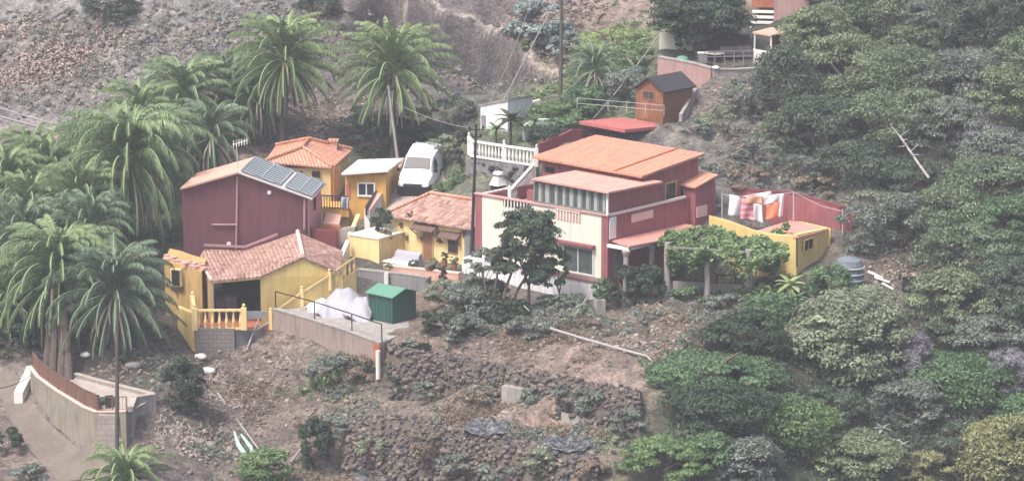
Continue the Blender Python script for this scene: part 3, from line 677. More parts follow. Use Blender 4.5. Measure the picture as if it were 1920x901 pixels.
# small red outhouse on its right
fo_v = F0.onU(1304, 360, -.4)[1]; fo_v2 = F0.onU(1341, 350, -.4)[1]; lu2 = F0.onV(1274, 345, fo_v)[0]; zo0 = F0.onU(1304, 351, -.4)[2]; zo1 = F0.onU(1341, 330, -.4)[2]
rt = thing('outhouse', F0.L(-.4, fo_v, -1), 'narrow red outbuilding with its own small orange lean-to roof, right of the big house', 'outbuilding')
mb = MB(); F0.box(mb, -.4, .5, fo_v, fo_v2, -1.2, [zo0, zo0, zo1, zo1]); mb.build('wall', MT['red'], rt)
mb = MB(); zz = .1; slab(mb, [F0.L(-.55, fo_v - .2, zo0 + zz - .05), F0.L(-.55, fo_v2 + .1, zo1 + zz), F0.L(lu2, fo_v2 + .1, zo1 + zz + .05), F0.L(lu2, fo_v - .2, zo0 + zz)], .09); mb.hd = tuple(F0.v); mb.build('roof', MT['newtile'], rt)
mb = MB(); box_on(F0, 'U', -.4, 1306, 388, 1325, 408, 0, .05, mb); mb.build('meter_box', MT['palepink'], rt)
# ------------------------------------------------------------------ canopy behind, with posts
a, b, c, d = P(1172, 243, 12), P(1252, 235, 14.5), P(1118, 219, 17.5), P(1086, 227, 15)
d = a + (c - b) ; d = P(1086, 227, 15)
rt = thing('canopy', (a.x, a.y, 2), 'flat red canopy roof on posts behind the top of the orange roof', 'canopy')
mb = MB(); slab(mb, [a, b, b + (d - a), d], .2); mb.build('roof', MT['redroof'], rt)
for p in (a.lerp(b, .06) + Vector((0, .2, 0)), b.lerp(a, .05) + Vector((-.1, .2, 0)), d.lerp(a, .1) + Vector((0, .2, 0))):
    mb = MB(); mb.bar((p.x, p.y, 2), (p.x, p.y, p.z - .2), .07); mb.build('post', MT['metal'], rt)
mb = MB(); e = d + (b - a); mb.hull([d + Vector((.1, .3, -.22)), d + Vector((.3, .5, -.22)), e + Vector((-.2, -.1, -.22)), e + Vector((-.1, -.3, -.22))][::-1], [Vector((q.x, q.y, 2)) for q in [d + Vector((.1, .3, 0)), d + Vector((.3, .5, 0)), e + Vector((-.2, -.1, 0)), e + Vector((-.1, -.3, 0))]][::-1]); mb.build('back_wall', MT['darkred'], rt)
def wall_run(name, pts, bz, th, mat, label, cat='wall', cap=None, capmat=None, parent=None, caph=.08):
    """pts: [(px,py,Y)] of the top line; bz: bottom heights"""
    T = [P(*q) for q in pts]
    if not hasattr(bz, '__len__'): bz = [bz] * len(T)
    nm, cm = MB(), MB(); dirs = []
    for i in range(len(T)):
        a, b = T[max(i - 1, 0)], T[min(i + 1, len(T) - 1)]; d = (b - a); d.z = 0; d.normalize(); dirs.append(Vector((-d.y, d.x, 0)) * (th / 2))
    for i in range(len(T) - 1):
        a, b, n0, n1 = T[i], T[i + 1], dirs[i], dirs[i + 1]
        top = [a - n0, b - n1, b + n1, a + n0]; bot = [Vector((q.x, q.y, bz[i + (k in (1, 2))])) for k, q in enumerate(top)]
        nm.hull(top, bot)
        if cap:
            k = 1 + cap / th * 2; t2 = [a - n0 * k, b - n1 * k, b + n1 * k, a + n0 * k]
            cm.hull([q + Vector((0, 0, caph)) for q in t2], [q + Vector((0, 0, .003)) for q in t2])
    if cap:
        r = thing(name, (T[0].x, T[0].y, bz[0]), label, cat); nm.build('wall_body', MT[mat], r); cm.build('coping', MT[capmat or mat], r); return r
    return tag(nm.build(name, MT[mat]), label, cat)
wall_run('garden_wall', [(1008, 270, 13.5), (1045, 256, 14.2), (1072, 242, 14.8), (1096, 243, 15.2)], 1.5, .25, 'darkred', 'red garden wall stepping up behind the left corner of the orange roof')
# ------------------------------------------------------------------ white balustrade terrace on dark stone
wt = [P(879, 292, 15.8), P(884, 297, 15.0), P(945, 303, 13.2), P(1006, 310, 11.6)]
wt = [Vector((q.x, q.y, 2.15)) for q in wt]
balustrade('balustrade', wt, 1.05, 'white', 'white turned balustrade along the upper terrace above dark stone wall', step=.26, k=1.1)
s0, s1 = P(950, 398, 7.6), P(1001, 338, 11.0)
s0.z = zt - .8 + .3; 
balustrade('stair_balustrade', [P(955, 388, 7.8), P(1000, 338, 10.9)], 1.0, 'white', 'white sloping stair balustrade climbing beside the pale pink roof', step=.26, k=1.1)
rt = wall_run('stone_wall', [(877, 294, 15.9), (884, 298, 15.1), (945, 304, 13.3), (1008, 311, 11.7)], -.4, .3, 'grey', 'dark volcanic stone wall under the white balustrade')
STONEWALLS = [('stone_wall', [(884, 300, 15), (1006, 313, 11.6)], -.2, rt)]
# lantern-like white barbecue chimney
g = P(934, 358, 11); rt = thing('barbecue', (g.x, g.y, g.z - .3), 'small white barbecue oven with round chimney cap in front of the dark stone wall', 'barbecue')
mb = MB(); mb.box(g + Vector((0, 0, .0)), .75, .7, .75, .3); mb.build('firebox', MT['dark'], rt)
mb = MB(); mb.lathe(g + Vector((0, 0, .38)), [(.55, 0), (.5, .1), (.36, .42), (.3, .5)], 4); mb.build('hood', MT['white'], rt)
mb = MB(); mb.lathe(g + Vector((0, 0, .88)), [(.16, 0), (.16, .16), (.34, .18), (.3, .3), (.08, .36)], 10); mb.build('chimney_cap', MT['white'], rt)
# white building behind terrace
Fw = Frame(952, 245, 19, 30); u1 = Fw.onV(901, 220)[0]
rt = thing('outbuilding', Fw.L(0, 0, 0), 'plain white block building behind the terrace, partly hidden by banana leaves', 'outbuilding')
ztl = Fw.onV(901, 199)[2]; ztr = Fw.onV(950, 188)[2]
mb = MB(); Fw.box(mb, 0, u1, 0, 3.2, 0, [ztr, ztl, ztl - .2, ztr - .2]); mb.build('wall', MT['white'], rt)
mb = MB(); Fw.box(mb, -.08, u1 + .08, -.08, 3.3, [ztr + .01, ztl + .01, ztl - .19, ztr - .19], [ztr + .09, ztl + .09, ztl - .11, ztr - .11]); mb.build('roof', MT['conc'], rt)
mb = MB(); box_on(Fw, 'V', 0, 903, 216, 911, 240, 0, .04, mb); mb.build('door', MT['grey'], rt)
wall_run('garden_wall', [(955, 197, 22), (985, 193, 22.5), (1012, 186, 23)], 1.0, .3, 'cream', 'low cream wall rising to the right behind the white outbuilding')
wall_run('garden_wall', [(982, 236, 17.5), (1005, 222, 18.3), (1046, 224, 18.6)], 1.6, .25, 'white', 'short bright white wall among banana leaves above the red garden wall')
# ------------------------------------------------------------------ wooden shed
Fs = Frame(1243, 222, 15.2, 41)
uS = Fs.onV(1192, 190)[0]; vS = Fs.onU(1298, 190)[1]; ze = Fs.onU(1243, 172)[2]; zl = ze; zr = Fs.onV(1213, 147)[2]; z0 = Fs.onU(1243, 232)[2]
rt = thing('garden_shed', Fs.L(0, 0, z0), 'small orange-brown wooden shed with dark pitched roof above the red canopy', 'shed')
mb = MB(); um = uS / 2
for v0, v1 in ((0, vS),):
    fr_ = [Fs.L(0, 0, z0), Fs.L(uS, 0, z0), Fs.L(uS, 0, zl), Fs.L(um, 0, zr), Fs.L(0, 0, ze)]; bk = [p + Fs.v * vS for p in fr_]
    mb.poly(fr_[::-1]); mb.poly(bk)
    for i in range(5): j = (i + 1) % 5; mb.poly([fr_[i], fr_[j], bk[j], bk[i]])
mb.build('wall', MT['planks'], rt)
mb = MB(); o = -.22
for e_u, s_ in ((-.18, 1), (uS + .18, -1)):
    k = (zr - ze) / um; ze2 = ze - .18 * k
    q = [Fs.L(e_u, o, ze2 + .03), Fs.L(um, o, zr + .04), Fs.L(um, vS + .22, zr + .04), Fs.L(e_u, vS + .22, ze2 + .03)]; slab(mb, [p + Vector((0, 0, .08)) for p in q], .07)
mb.build('roof', MT['black'], rt)
window_on(Fs, 'V', 0, 1207, 171, 1226, 184, rt, 'wood', 'glass', .05, .04, 1)
mb = MB(); box_on(Fs, 'V', 0, 1202, 186, 1218, 222, 0, .03, mb); mb.build('door', MT['wood'], rt)
wall_run('ramp_wall', [(1276, 214, 15.3), (1304, 166, 18.6), (1312, 172, 18.8), (1314, 200, 18.8)], 3.0, .22, 'conc', 'grey sloping concrete ramp wall on the right of the wooden shed')
# ------------------------------------------------------------------ upper terrace
wall_run('retaining_wall', [(1236, 107, 25.2), (1300, 119, 23.4), (1336, 129, 22.2)], 3.0, .35, 'retain', 'smooth pinkish retaining wall under the umbrella-shaped tree', cap=.04, capmat='conc')
wall_run('retaining_wall', [(1337, 130, 22.1), (1380, 131, 22.5), (1445, 127, 23.6)], 4.6, .35, 'conc', 'grey stone-faced retaining wall right of the pinkish one, with white rock on top', cap=.05)
STONEWALLS.append(('x', [(1339, 132, 21.9), (1382, 133, 22.3)], 5.0, None))
def fence(name, pts, h, mat, label, n=6, rails=(1.0, .55), r=.035, cat='fence', bars=0):
    T = [P(*q) for q in pts]; root = thing(name, T[0], label, cat)
    L = []
    for a, b in zip(T, T[1:]):
        m_ = max(1, round(n * (b - a).length / sum((d - c).length for c, d in zip(T, T[1:]))))
        L += [a.lerp(b, i / m_) for i in range(m_)]
    L.append(T[-1]); U = Vector((0, 0, 1))
    for p in L: mb = MB(); mb.bar(p - U * .1, p + U * h, r * 1.3); mb.build('post', MT[mat], root)
    for k in rails:
        mb = MB()
        for a, b in zip(L, L[1:]): mb.bar(a + U * h * k, b + U * h * k, r)
        mb.build('rail', MT[mat], root)
    if bars:
        mb = MB()
        for a, b in zip(L, L[1:]):
            nb = max(1, int((b - a).length / bars))
            for i in range(nb): q = a.lerp(b, (i + .5) / nb); mb.bar(q, q + U * h, r * .5)
        mb.build('bars', MT[mat], root)
    return root
fence('fence', [(1322, 122, 24.3), (1412, 121, 24.6)], .9, 'grey', 'low grey rail fence along the upper terrace under the umbrella-shaped tree', 5, (1.0, .6))
wall_run('wall', [(1237, 62, 29), (1262, 58, 28.8), (1300, 66, 28.4)], 5.5, .3, 'cream', 'bright cream wall behind the trunk of the umbrella-shaped tree')
g = P(1341, 99, 25.8); rt = thing('table', (g.x, g.y, g.z - .75), 'pale oval table on the upper terrace behind the grey fence', 'table')
mb = MB(); mb.lathe(g - Vector((0, 0, .06)), [(.6, 0), (.62, .03), (.6, .06)], 14)
o = mb.build('table_top', MT['offwhite'], rt); 
mb = MB(); mb.bar(g - Vector((0, 0, .75)), g - Vector((0, 0, .06)), .1, 8); mb.build('leg', MT['grey'], rt)
g = P(1279, 114, 24.9); rt = thing('igloo', (g.x, g.y, g.z), 'pale green rounded plastic cover behind the pinkish retaining wall', 'cover')
mb = MB(); mb.lathe(g - Vector((0, 0, .2)), [(.5, 0), (.48, .2), (.4, .38), (.25, .5), (.05, .54)], 14); mb.build('cover', MT['greenroof'], rt)
g = P(1317, 117, 24.8); rt = thing('storage_box', (g.x, g.y, g.z), 'grey plastic storage box on the upper terrace beside the tree trunk', 'box')
mb = MB(); mb.box(g + Vector((0, 0, .3)), .6, .5, .6); mb.build('box_body', MT['grey'], rt); mb = MB(); mb.box(g + Vector((0, 0, .63)), .66, .56, .06); mb.build('lid', MT['offwhite'], rt)
for k, (px, py, Y, lb) in enumerate([(1365, 105, 26, 'dark wooden bench behind the rail fence, nearer the tree trunk'), (1395, 104, 26, 'dark wooden bench behind the rail fence, nearer the tan-roofed hut')]):
    g = P(px, py, Y); rt = thing('bench', g - Vector((0, 0, .5)), lb, 'bench'); mb = MB(); mb.box(g, 1.0, .4, .07, .1); mb.build('seat', MT['grey'], rt)
    mb = MB(); mb.box(g + Vector((0, .2, .35)), 1.0, .06, .5, .1); mb.build('backrest', MT['grey'], rt)
    for s in (-.42, .42): mb = MB(); mb.box(g + Vector((s, 0, -.27)), .07, .36, .46); mb.build('leg', MT['metal'], rt)
# tan-roofed hut
a, b, c, d = P(1411, 60, 25), P(1446, 66, 24.2), P(1478, 59, 25.6), P(1447, 51, 26.6)
rt = thing('hut', (b.x, b.y, b.z - 2.2), 'open hut with tan roof and white lower panels at the edge of the wood', 'hut')
mb = MB(); slab(mb, [a, b, c, d], .1); mb.build('roof', MT['peach'], rt)
for q in (a, b, c, d): q = q.lerp((a + b + c + d) / 4, .12); mb = MB(); mb.bar(Vector((q.x, q.y, b.z - 2.5)), q - Vector((0, 0, .1)), .07); mb.build('post', MT['white'], rt)
mb = MB(); p, q = a.lerp(b, .05), b; mb.hull([p + Vector((0, .05, -1.1)), q + Vector((0, .05, -1.1)), q + Vector((0, .12, -1.1)), p + Vector((0, .12, -1.1))], [p + Vector((0, .05, -2.4)), q + Vector((0, .05, -2.4)), q + Vector((0, .12, -2.4)), p + Vector((0, .12, -2.4))]); mb.build('panel', MT['offwhite'], rt)
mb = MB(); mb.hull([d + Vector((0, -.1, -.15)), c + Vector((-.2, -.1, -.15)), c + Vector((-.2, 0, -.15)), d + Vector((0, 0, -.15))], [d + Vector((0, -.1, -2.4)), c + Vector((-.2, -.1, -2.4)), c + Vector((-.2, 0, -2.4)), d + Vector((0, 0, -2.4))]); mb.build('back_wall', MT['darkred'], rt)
# house at top edge
Fh = Frame(1450, 60, 33.0, 12)
rt = thing('farmhouse', Fh.L(0, 0, 5), 'pinkish grey house side at the top edge behind the wood, with orange wall beside it', 'house')
zz = Fh.onV(1450, -60)[2]; uu = Fh.onU(1510, 0)[1]
mb = MB(); Fh.box(mb, -2.4, 0, 0, 4, 4, zz); mb.build('wall', MT['retain'], rt)
mb = MB(); Fh.box(mb, 0, 1.6, .8, 4, Fh.onV(1450, 17)[2], zz); mb.build('side_wall', MT['rust'], rt)
mb = MB()
for k in range(4): z = Fh.onV(1450, 50 - k * 9)[2]; Fh.box(mb, 0.02, 1.55, -.6 + k * .35, .0 + k * .35, z - .14, z)
mb.build('steps', MT['offwhite'], rt)
mb = MB(); slab(mb, [Fh.L(-2.7, -.3, zz), Fh.L(1.8, -.3, zz), Fh.L(1.8, 4.3, zz + 1), Fh.L(-2.7, 4.3, zz + 1)], .12); mb.build('roof', MT['orangeroof'], rt)
# ------------------------------------------------------------------ yellow outbuilding with rounded corner on the right
pts = [(1330, 405, 5.2), (1372, 416, 3.9), (1414, 432, 2.8), (1436, 437, 2.1), (1462, 441, 1.4), (1495, 443, .9)]
rt = thing('annex', P(1495, 510, .9), 'yellow rounded outbuilding with salmon roof and tiny window at the right end', 'outbuilding')
T = [P(*q) for q in pts]; R_ = [P(1495, 440, .9), P(1556, 427, 4.4)]
mb = MB(); th = Vector((0, .3, 0))
for a, b in zip(T, T[1:]): mb.hull([a, b, b + th, a + th], [Vector((q.x, q.y, -4)) for q in (a, b, b + th, a + th)])
a, b = R_; th2 = Vector((-.3, .15, 0)); mb.hull([a, b, b + th2, a + th2], [Vector((q.x, q.y, -4)) for q in (a, b, b + th2, a + th2)])
b2 = P(1490, 412, 7.2)
mb.hull([b, b2, b2 - Vector((0, .3, 0)), b - Vector((0, .3, 0))], [Vector((q.x, q.y, -4)) for q in (b, b2, b2 - Vector((0, .3, 0)), b - Vector((0, .3, 0)))])
mb.build('wall', MT['yellow'], rt)
rf = [P(1413, 434, 3.0), P(1440, 441, 2.1), P(1468, 446, 1.4), P(1497, 444, .8), P(1528, 437, 2.6), P(1557, 428, 4.4), P(1487, 411, 7.4)]
mb = MB(); slab(mb, rf, .1); mb.build('roof', MT['salmon'], rt)
Fy = Frame(1497, 500, .85, 41); Fy.u = -(b - a).normalized(); Fy.u.z = 0; Fy.u.normalize(); 
Fy = Frame(1497, 500, .85, 0); dd = (b - a); dd.z = 0; dd.normalize(); Fy.v = Vector((dd.x, dd.y, 0)); Fy.u = Vector((-dd.y, dd.x, 0))
window_on(Fy, 'U', -.02, 1508, 452, 1523, 470, rt, 'ochre', 'dark', .05, .05, 1)
mb = MB(); q = Fy.onU(1494, 470, -.03); mb.bar(P(1494, 445, .75), P(1494, 500, .75), .045, 6); mb.build('drainpipe', MT['metal'], rt)
# stones stepping down beside it
# red boundary wall and laundry
wall_run('boundary_wall', [(1340, 362, 9.2), (1400, 357, 8.8), (1480, 361, 7.2), (1530, 374, 6.3), (1575, 388, 5.5), (1598, 392, 5.6)], -3.2, .22, 'red', 'long red boundary wall behind the washing line', cap=.03, capmat='darkred')
rt = thing('washing_line', P(1354, 410, 6.6), 'grey metal frame and cord that carries the washing in front of the red wall', 'washing line')
for px, y0, y1, Y in ((1354, 364, 412, 6.6), (1488, 360, 412, 6.0), (1580, 392, 452, 5.0)):
    mb = MB(); mb.bar(P(px, y1, Y), P(px, y0, Y), .045, 6); mb.build('pole', MT['lightmetal'], rt)
mb = MB(); L = [P(1354, 364, 6.6), P(1400, 369, 6.4), P(1445, 366, 6.2), P(1488, 360, 6.0), P(1540, 386, 5.5), P(1580, 396, 5.0)]
for a, b in zip(L, L[1:]): mb.bar(a, b, .022)
mb.build('cord', MT['lightmetal'], rt)
mb = MB(); 
for q in ((1354, 385),): mb.bar(P(1340, 386, 7.4), P(1354, 384, 6.6), .03)
mb.build('brace', MT['lightmetal'], rt)
def cloth(name, px0, px1, y0l, y0r, y1l, y1r, Y, mat, label, seed, cat='laundry', amp=.09):
    nx_, nz_ = 14, 10; V = []; r = random.Random(seed); f = r.uniform(5, 8)
    for j in range(nz_ + 1):
        for i in range(nx_ + 1):
            s, t = i / nx_, j / nz_; px = px0 + (px1 - px0) * s + math.sin(t * 3 + seed) * 1.2; py = (y0l + (y0r - y0l) * s) * (1 - t) + (y1l + (y1r - y1l) * s) * t
            q = P(px, py, Y + amp * math.sin(s * f + t * 1.5 + seed) * (.3 + t)); V.append(tuple(q))
    F = [[j * (nx_ + 1) + i, j * (nx_ + 1) + i + 1, (j + 1) * (nx_ + 1) + i + 1, (j + 1) * (nx_ + 1) + i] for j in range(nz_) for i in range(nx_)]
    o = link(name, np_mesh(name, V, F, smooth=True), None, mat); md = o.modifiers.new('s', 'SOLIDIFY'); md.thickness = .015
    return tag(o, label, cat, 'washing hung on the line')
MT['pinkcloth'] = M_plain('pink_cloth', 'd9909c', var=.15, scale=3, bump=0); MT['orangecloth'] = M_plain('orange_cloth', 'dd7f58', var=.15, scale=2, bump=0)
MT['peachcloth'] = M_plain('peach_cloth', 'd99f7c', var=.1, scale=2, bump=0); MT['whitecloth'] = M_plain('white_cloth', 'dcd8dc', var=.06, scale=2, bump=0)
def M_stripe():
    m = N('pink_striped_cloth'); wv = m.n('ShaderNodeTexWave'); wv.bands_direction = 'Z'; wv.inputs['Scale'].default_value = .9; m.l(m.pos(), wv.inputs[0])
    return m.out(m.ramp(wv.outputs['Fac'], [(.3, hexc('e0a3ac')), (.6, hexc('cf7485'))]))
MT['stripe'] = M_stripe()
cloth('bed_sheet', 1366, 1388, 364, 368, 404, 407, 6.5, MT['whitecloth'], 'long white sheet hanging at the left end of the washing line', 1)
cloth('towel', 1389, 1418, 371, 374, 411, 416, 6.35, MT['stripe'], 'pink striped towel on the washing line', 2)
cloth('towel', 1400, 1430, 367, 368, 381, 381, 6.2, MT['peachcloth'], 'short peach towel hanging over the pink striped towel', 3)
cloth('bed_sheet', 1414, 1430, 382, 382, 414, 419, 6.25, MT['whitecloth'], 'narrow white cloth hanging between the pink and orange laundry', 4)
cloth('bed_sheet', 1395, 1447, 367, 358, 373, 368, 6.6, MT['whitecloth'], 'crumpled white sheet folded over the highest part of the washing line', 5)
cloth('bed_sheet', 1431, 1462, 369, 363, 384, 377, 6.1, MT['whitecloth'], 'white top cloth hanging over the orange towel', 6)
cloth('towel', 1436, 1464, 384, 377, 413, 405, 6.05, MT['orangecloth'], 'bright orange towel near the right end of the washing line', 7)
cloth('bed_sheet', 1461, 1469, 364, 362, 408, 404, 6.08, MT['whitecloth'], 'thin white cloth strip at the right end of the washing line', 8)
# ------------------------------------------------------------------ COTTAGE with old tiled roof
Fc = Frame(884, 505, 8.1, 38)
uC = Fc.onV(738, 450)[0]; zf = Fc.onV(880, 512)[2]; zeR = Fc.onV(882, 424)[2]; zeL = Fc.onV(738, 398)[2]; ze = (zeR + zeL) / 2
rt = thing('cottage', Fc.L(0, 0, zf), 'pale yellow cottage with mottled old tile roof and brown door beside the big house', 'house')
mb = MB(); Fc.box(mb, 0, uC, 0, 4.6, zf - .6, ze - .02); mb.build('wall', MT['paleyel'], rt)
zrd = Fc.onV(893, 378, 2.4)[2]; uh = Fc.onV(806, 361, 2.4)[0]; zrd = (zrd + Fc.onV(806, 361, 2.4)[2]) / 2
e = -.35; eR = -.35
mb = MB(hd=tuple(Fc.u))
def rf(*pts):
    slab(mb, [Fc.L(*p) for p in pts], .09)
zo = ze - .12
rf((eR, e, zo), (uC + .55, e, zo), (uh, 2.4, zrd), (eR, 2.4, zrd))
rf((uC + .55, e, zo), (uC + .55, 5.1, zo), (uh, 2.4, zrd))
rf((uC + .55, 5.1, zo), (eR, 5.1, zo), (eR, 2.4, zrd), (uh, 2.4, zrd))
mb.build('roof', MT['oldtile'], rt)
mb = MB(); mb.bar(Fc.L(eR, 2.4, zrd + .07), Fc.L(uh, 2.4, zrd + .07), .12, 6); mb.bar(Fc.L(uh, 2.4, zrd + .06), Fc.L(uC + .5, e, zo + .07), .11, 6); mb.build('ridge_tiles', MT['newtile'], rt)
mb = MB(); mb.poly([Fc.L(0, .1, ze), Fc.L(0, 4.5, ze), Fc.L(0, 2.4, zrd - .1)]); mb.poly([Fc.L(.05, .1, ze), Fc.L(.05, 2.4, zrd - .1), Fc.L(.05, 4.5, ze)]); mb.build('gable', MT['paleyel'], rt)
fm = MB(); box_on(Fc, 'V', 0, 791, 425, 813, 491, -.02, .05, fm); do = fm.build('door_frame', MT['ochre'], rt)
fm = MB(); a = box_on(Fc, 'V', 0, 795, 429, 810, 491, .02, .075, fm); fm.build('door', MT['wood'], do)
def awning(px0, py0, px1, dep, rt, z_off=.32):
    s0, s1, z0, z1 = box_on(Fc, 'V', 0, px0, py0, px1, py0 + 8, 0, 0, MB()); mb = MB()
    slab(mb, [Fc.L(s0, -dep, z1 - z_off), Fc.L(s1, -dep, z1 - z_off), Fc.L(s1, 0, z1), Fc.L(s0, 0, z1)], .07)
    for s in (s0 + .1, s1 - .1): mb.bar(Fc.L(s, -.02, z1 - z_off - .45), Fc.L(s, -dep + .08, z1 - z_off - .08), .035)
    return mb.build('awning', MT['black'], rt, label='small dark wooden awning')
MT['oldwood'] = M_plain('old_wood', '6b5049', var=.25, scale=3)
awning(779, 415, 822, .6, rt).data.materials[0] = MT['oldwood']; awning(829, 431, 865, .5, rt).data.materials[0] = MT['oldwood']
window_on(Fc, 'V', 0, 842, 446, 857, 471, rt, 'oldwood', 'glass', .06, .05, 1)
mb = MB(); Fc.box(mb, -.02, .5, -.06, 0, zf - .5, ze - .1); mb.build('corner_wall', MT['grey'], rt)
POTS = [(768, 405), (752, 424), (762, 447), (790, 448), (822, 440), (824, 452), (868, 440), (748, 452)]
for i, (px, py) in enumerate(POTS):
    q = Fc.L(*Fc.onV(px, py, -.1)); o = thing('wall_pot', q, 'small dark flower pot hung on the pale yellow cottage wall', 'flower pot', 'pots hung on the cottage wall'); mb = MB()
    mb.lathe(q - Vector((0, 0, .12)), [(.06, 0), (.1, .2)], 8); mb.build('pot', MT['rust'], o)
    r = np.random.default_rng(i); C = np.array(q) + r.normal(size=(30, 3)) * .1 + [0, 0, .12]; link('plant', leafcards('plant', C, r.normal(size=(30, 3)), .08, r.random(30), None), o, None).data.materials.append(LEAF['dark'])
# covered garden sofa in front
g = P(760, 480, 9.2); rt = thing('covered_sofa', g - Vector((0, 0, .6)), 'garden sofa under a pale grey cover on the cottage patio', 'sofa')
mb = MB(); 
for k in range(7):
    pass
def soft_box(mb, fr, u0, u1, v0, v1, z0, prof):
    """profile along v: [(v fraction, height)]"""
    pr = [(v0 + (v1 - v0) * a, z0 + h) for a, h in prof]
    for (a, ha), (b, hb) in zip(pr, pr[1:]):
        fr.box(mb, u0, u1, a, b, z0, [ha, ha, hb, hb])
cg = Fc.onV(760, 480, -1.6)
soft_box(mb, Fc, cg[0] - 1.0, cg[0] + .9, -2.1, -1.1, zf, [(0, .45), (.1, .62), (.5, .7), (.6, .95), (.85, 1.1), (1, .7)]); o = mb.build('cover', MT['tarp'], rt, bevel=.05)
mb = MB(); Fc.box(mb, cg[0] - 1.03, cg[0] + .93, -2.12, -1.08, zf - .02, zf + .12); mb.build('base', MT['wood'], rt)
g = Fc.onV(742, 497, -2.6); rt = thing('patio_table', Fc.L(g[0], -2.6, zf), 'long pale table in front of the covered garden sofa', 'table'); mb = MB(); Fc.box(mb, g[0] - 1.2, g[0] + .8, -2.9, -2.3, zf + .62, zf + .7); mb.build('table_top', MT['offwhite'], rt)
for s, v in ((-1.1, -2.85), (-1.1, -2.35), (.7, -2.85), (.7, -2.35)): mb = MB(); Fc.box(mb, g[0] + s - .04, g[0] + s + .04, v - .04, v + .04, zf - .2, zf + .62); mb.build('leg', MT['grey'], rt)
# planter wall at patio edge
wall_run('planter_wall', [(722, 497, 8.4), (770, 503, 7.0), (800, 506, 6.2), (862, 513, 5.0)], -5, .3, 'peach', 'low pinkish patio wall edging the cottage yard above the grey block wall', cap=.03, capmat='palepink')
STONEWALLS.append(('x', [(722, 500, 8.2), (862, 516, 4.8)], -3.9, None))
wall_run('block_wall', [(672, 505, 8.0), (700, 508, 7.0), (760, 514, 5.4), (806, 521, 4.2)], -6, .25, 'grey', 'rough grey block wall behind the green shed', cap=.03, capmat='conc')
mb = MB(); a = P(724, 512, 5.9); mb.box(a - Vector((0, 0, .55)), .25, .14, 1.2); tag(mb.build('pillar', MT['offwhite']), 'short pale pillar against the rough grey block wall', 'pillar')
g = wall_run('yard_wall', [(868, 489, 7.3), (886, 494, 6.9)], -4.4, .2, 'white', 'short white wall piece between cottage and big house')
# yellow stair block beside cottage
Fb = Frame(711, 500, 9.3, 35); ub = Fb.onV(655, 470)[0]; zb_ = Fb.onV(690, 446)[2]
rt = thing('stair_house', Fb.L(0, 0, -4), 'bright yellow block with flat top at the head of the stairs left of the cottage', 'wall')
mb = MB(); Fb.box(mb, 0, ub, 0, 2.6, -5.2, zb_); mb.build('wall', MT['paleyel'], rt)
mb = MB(); Fb.box(mb, -.05, ub + .05, -.05, 2.65, zb_ + .002, zb_ + .08); mb.build('coping', MT['cream'], rt)
wall_run('stair_wall', [(652, 450, 10.2), (640, 478, 9.0), (636, 500, 7.6)], -5.4, .25, 'cream', 'cream stepped wall left of the bright yellow stair block')
wall_run('stair_wall', [(672, 401, 13.6), (655, 440, 11.4)], -4, .25, 'paleyel', 'yellow sloping wall above the stair block, below the driveway')
wall_run('gate_pillar', [(640, 428, 12.2), (668, 424, 12.0)], -4, .7, 'conc', 'square grey concrete pillar between the red house and the stairs')
# ------------------------------------------------------------------ driveway edge, orange house, hip-roofed house
wall_run('driveway_wall', [(688, 396, 13.2), (712, 362, 15.8), (738, 324, 19.6), (757, 299, 23)], [-3.6, -2.6, -1.8, -1], .35, 'offwhite', 'pale low wall along the left edge of the driveway beside the van', cap=.02, capmat='peach')
rt = wall_run('handrail', [(686, 386, 13.0), (727, 323, 18.9)], [-1.2, -.2], .07, 'metal', 'dark handrail strip above the left wall of the driveway')
Fo = Frame(724, 395, 15.6, 8); uO = Fo.onV(647, 350)[0]; zO = Fo.onV(720, 321)[2]
rt = thing('orange_house', Fo.L(0, 0, -3.5), 'small orange-yellow house with pale flat roof and white double window left of the driveway', 'house')
mb = MB(); Fo.box(mb, 0, uO, 0, 4.5, -4.2, zO - .22); mb.build('wall', MT['orange'], rt)
mb = MB(); slab(mb, [P(728, 319, 15.3), P(757, 296, 20.2), P(672, 299, 20.2), P(640, 325, 15.3)], .12); mb.build('roof', MT['offwhite'], rt, label='pale flat roof')
window_on(Fo, 'V', 0, 673, 344, 701, 365, rt, 'white', 'glass', .1, .07, 1)
mb = MB(); box_on(Fo, 'V', 0, 649, 344, 657, 372, .0, .04, mb); mb.build('shutter', MT['redroof'], rt)
# hip roofed house
HF_ = [P(496, 303, 17.8), P(624, 314, 18.0), P(660, 281, 23.6), P(517, 273, 23.4)]; r0, r1 = P(567, 277, 19.8), P(579, 261, 22.4)
rt = thing('hip_roof_house', (HF_[0].x, HF_[0].y, -3), 'yellow house with orange hip tile roof and chimney behind the solar panels', 'house')
for tri, lb in (((HF_[0], HF_[1], r0), None), ((HF_[1], HF_[2], r1, r0), None), ((HF_[2], HF_[3], r1), None), ((HF_[3], HF_[0], r0, r1), None)):
    mb = MB(); slab(mb, list(tri), .1); mb.build('roof', MT['newtile'], rt)
mb = MB()
for a, b in ((HF_[0], r0), (HF_[1], r0), (r0, r1), (r1, HF_[2]), (r1, HF_[3])): mb.bar(a + Vector((0, 0, .08)), b + Vector((0, 0, .08)), .11, 6)
mb.build('ridge_tiles', MT['newtile'], rt)
cen = sum(HF_, Vector()) / 4; Wl = [q.lerp(cen, .09) for q in HF_]; mb = MB()
zw = min(q.z for q in HF_) - .05
mb.hull([Vector((q.x, q.y, zw)) for q in Wl], [Vector((q.x, q.y, -5)) for q in Wl]); mb.build('wall', MT['paleyel'], rt)
def tri_up(Wl, HF_, r0): pass
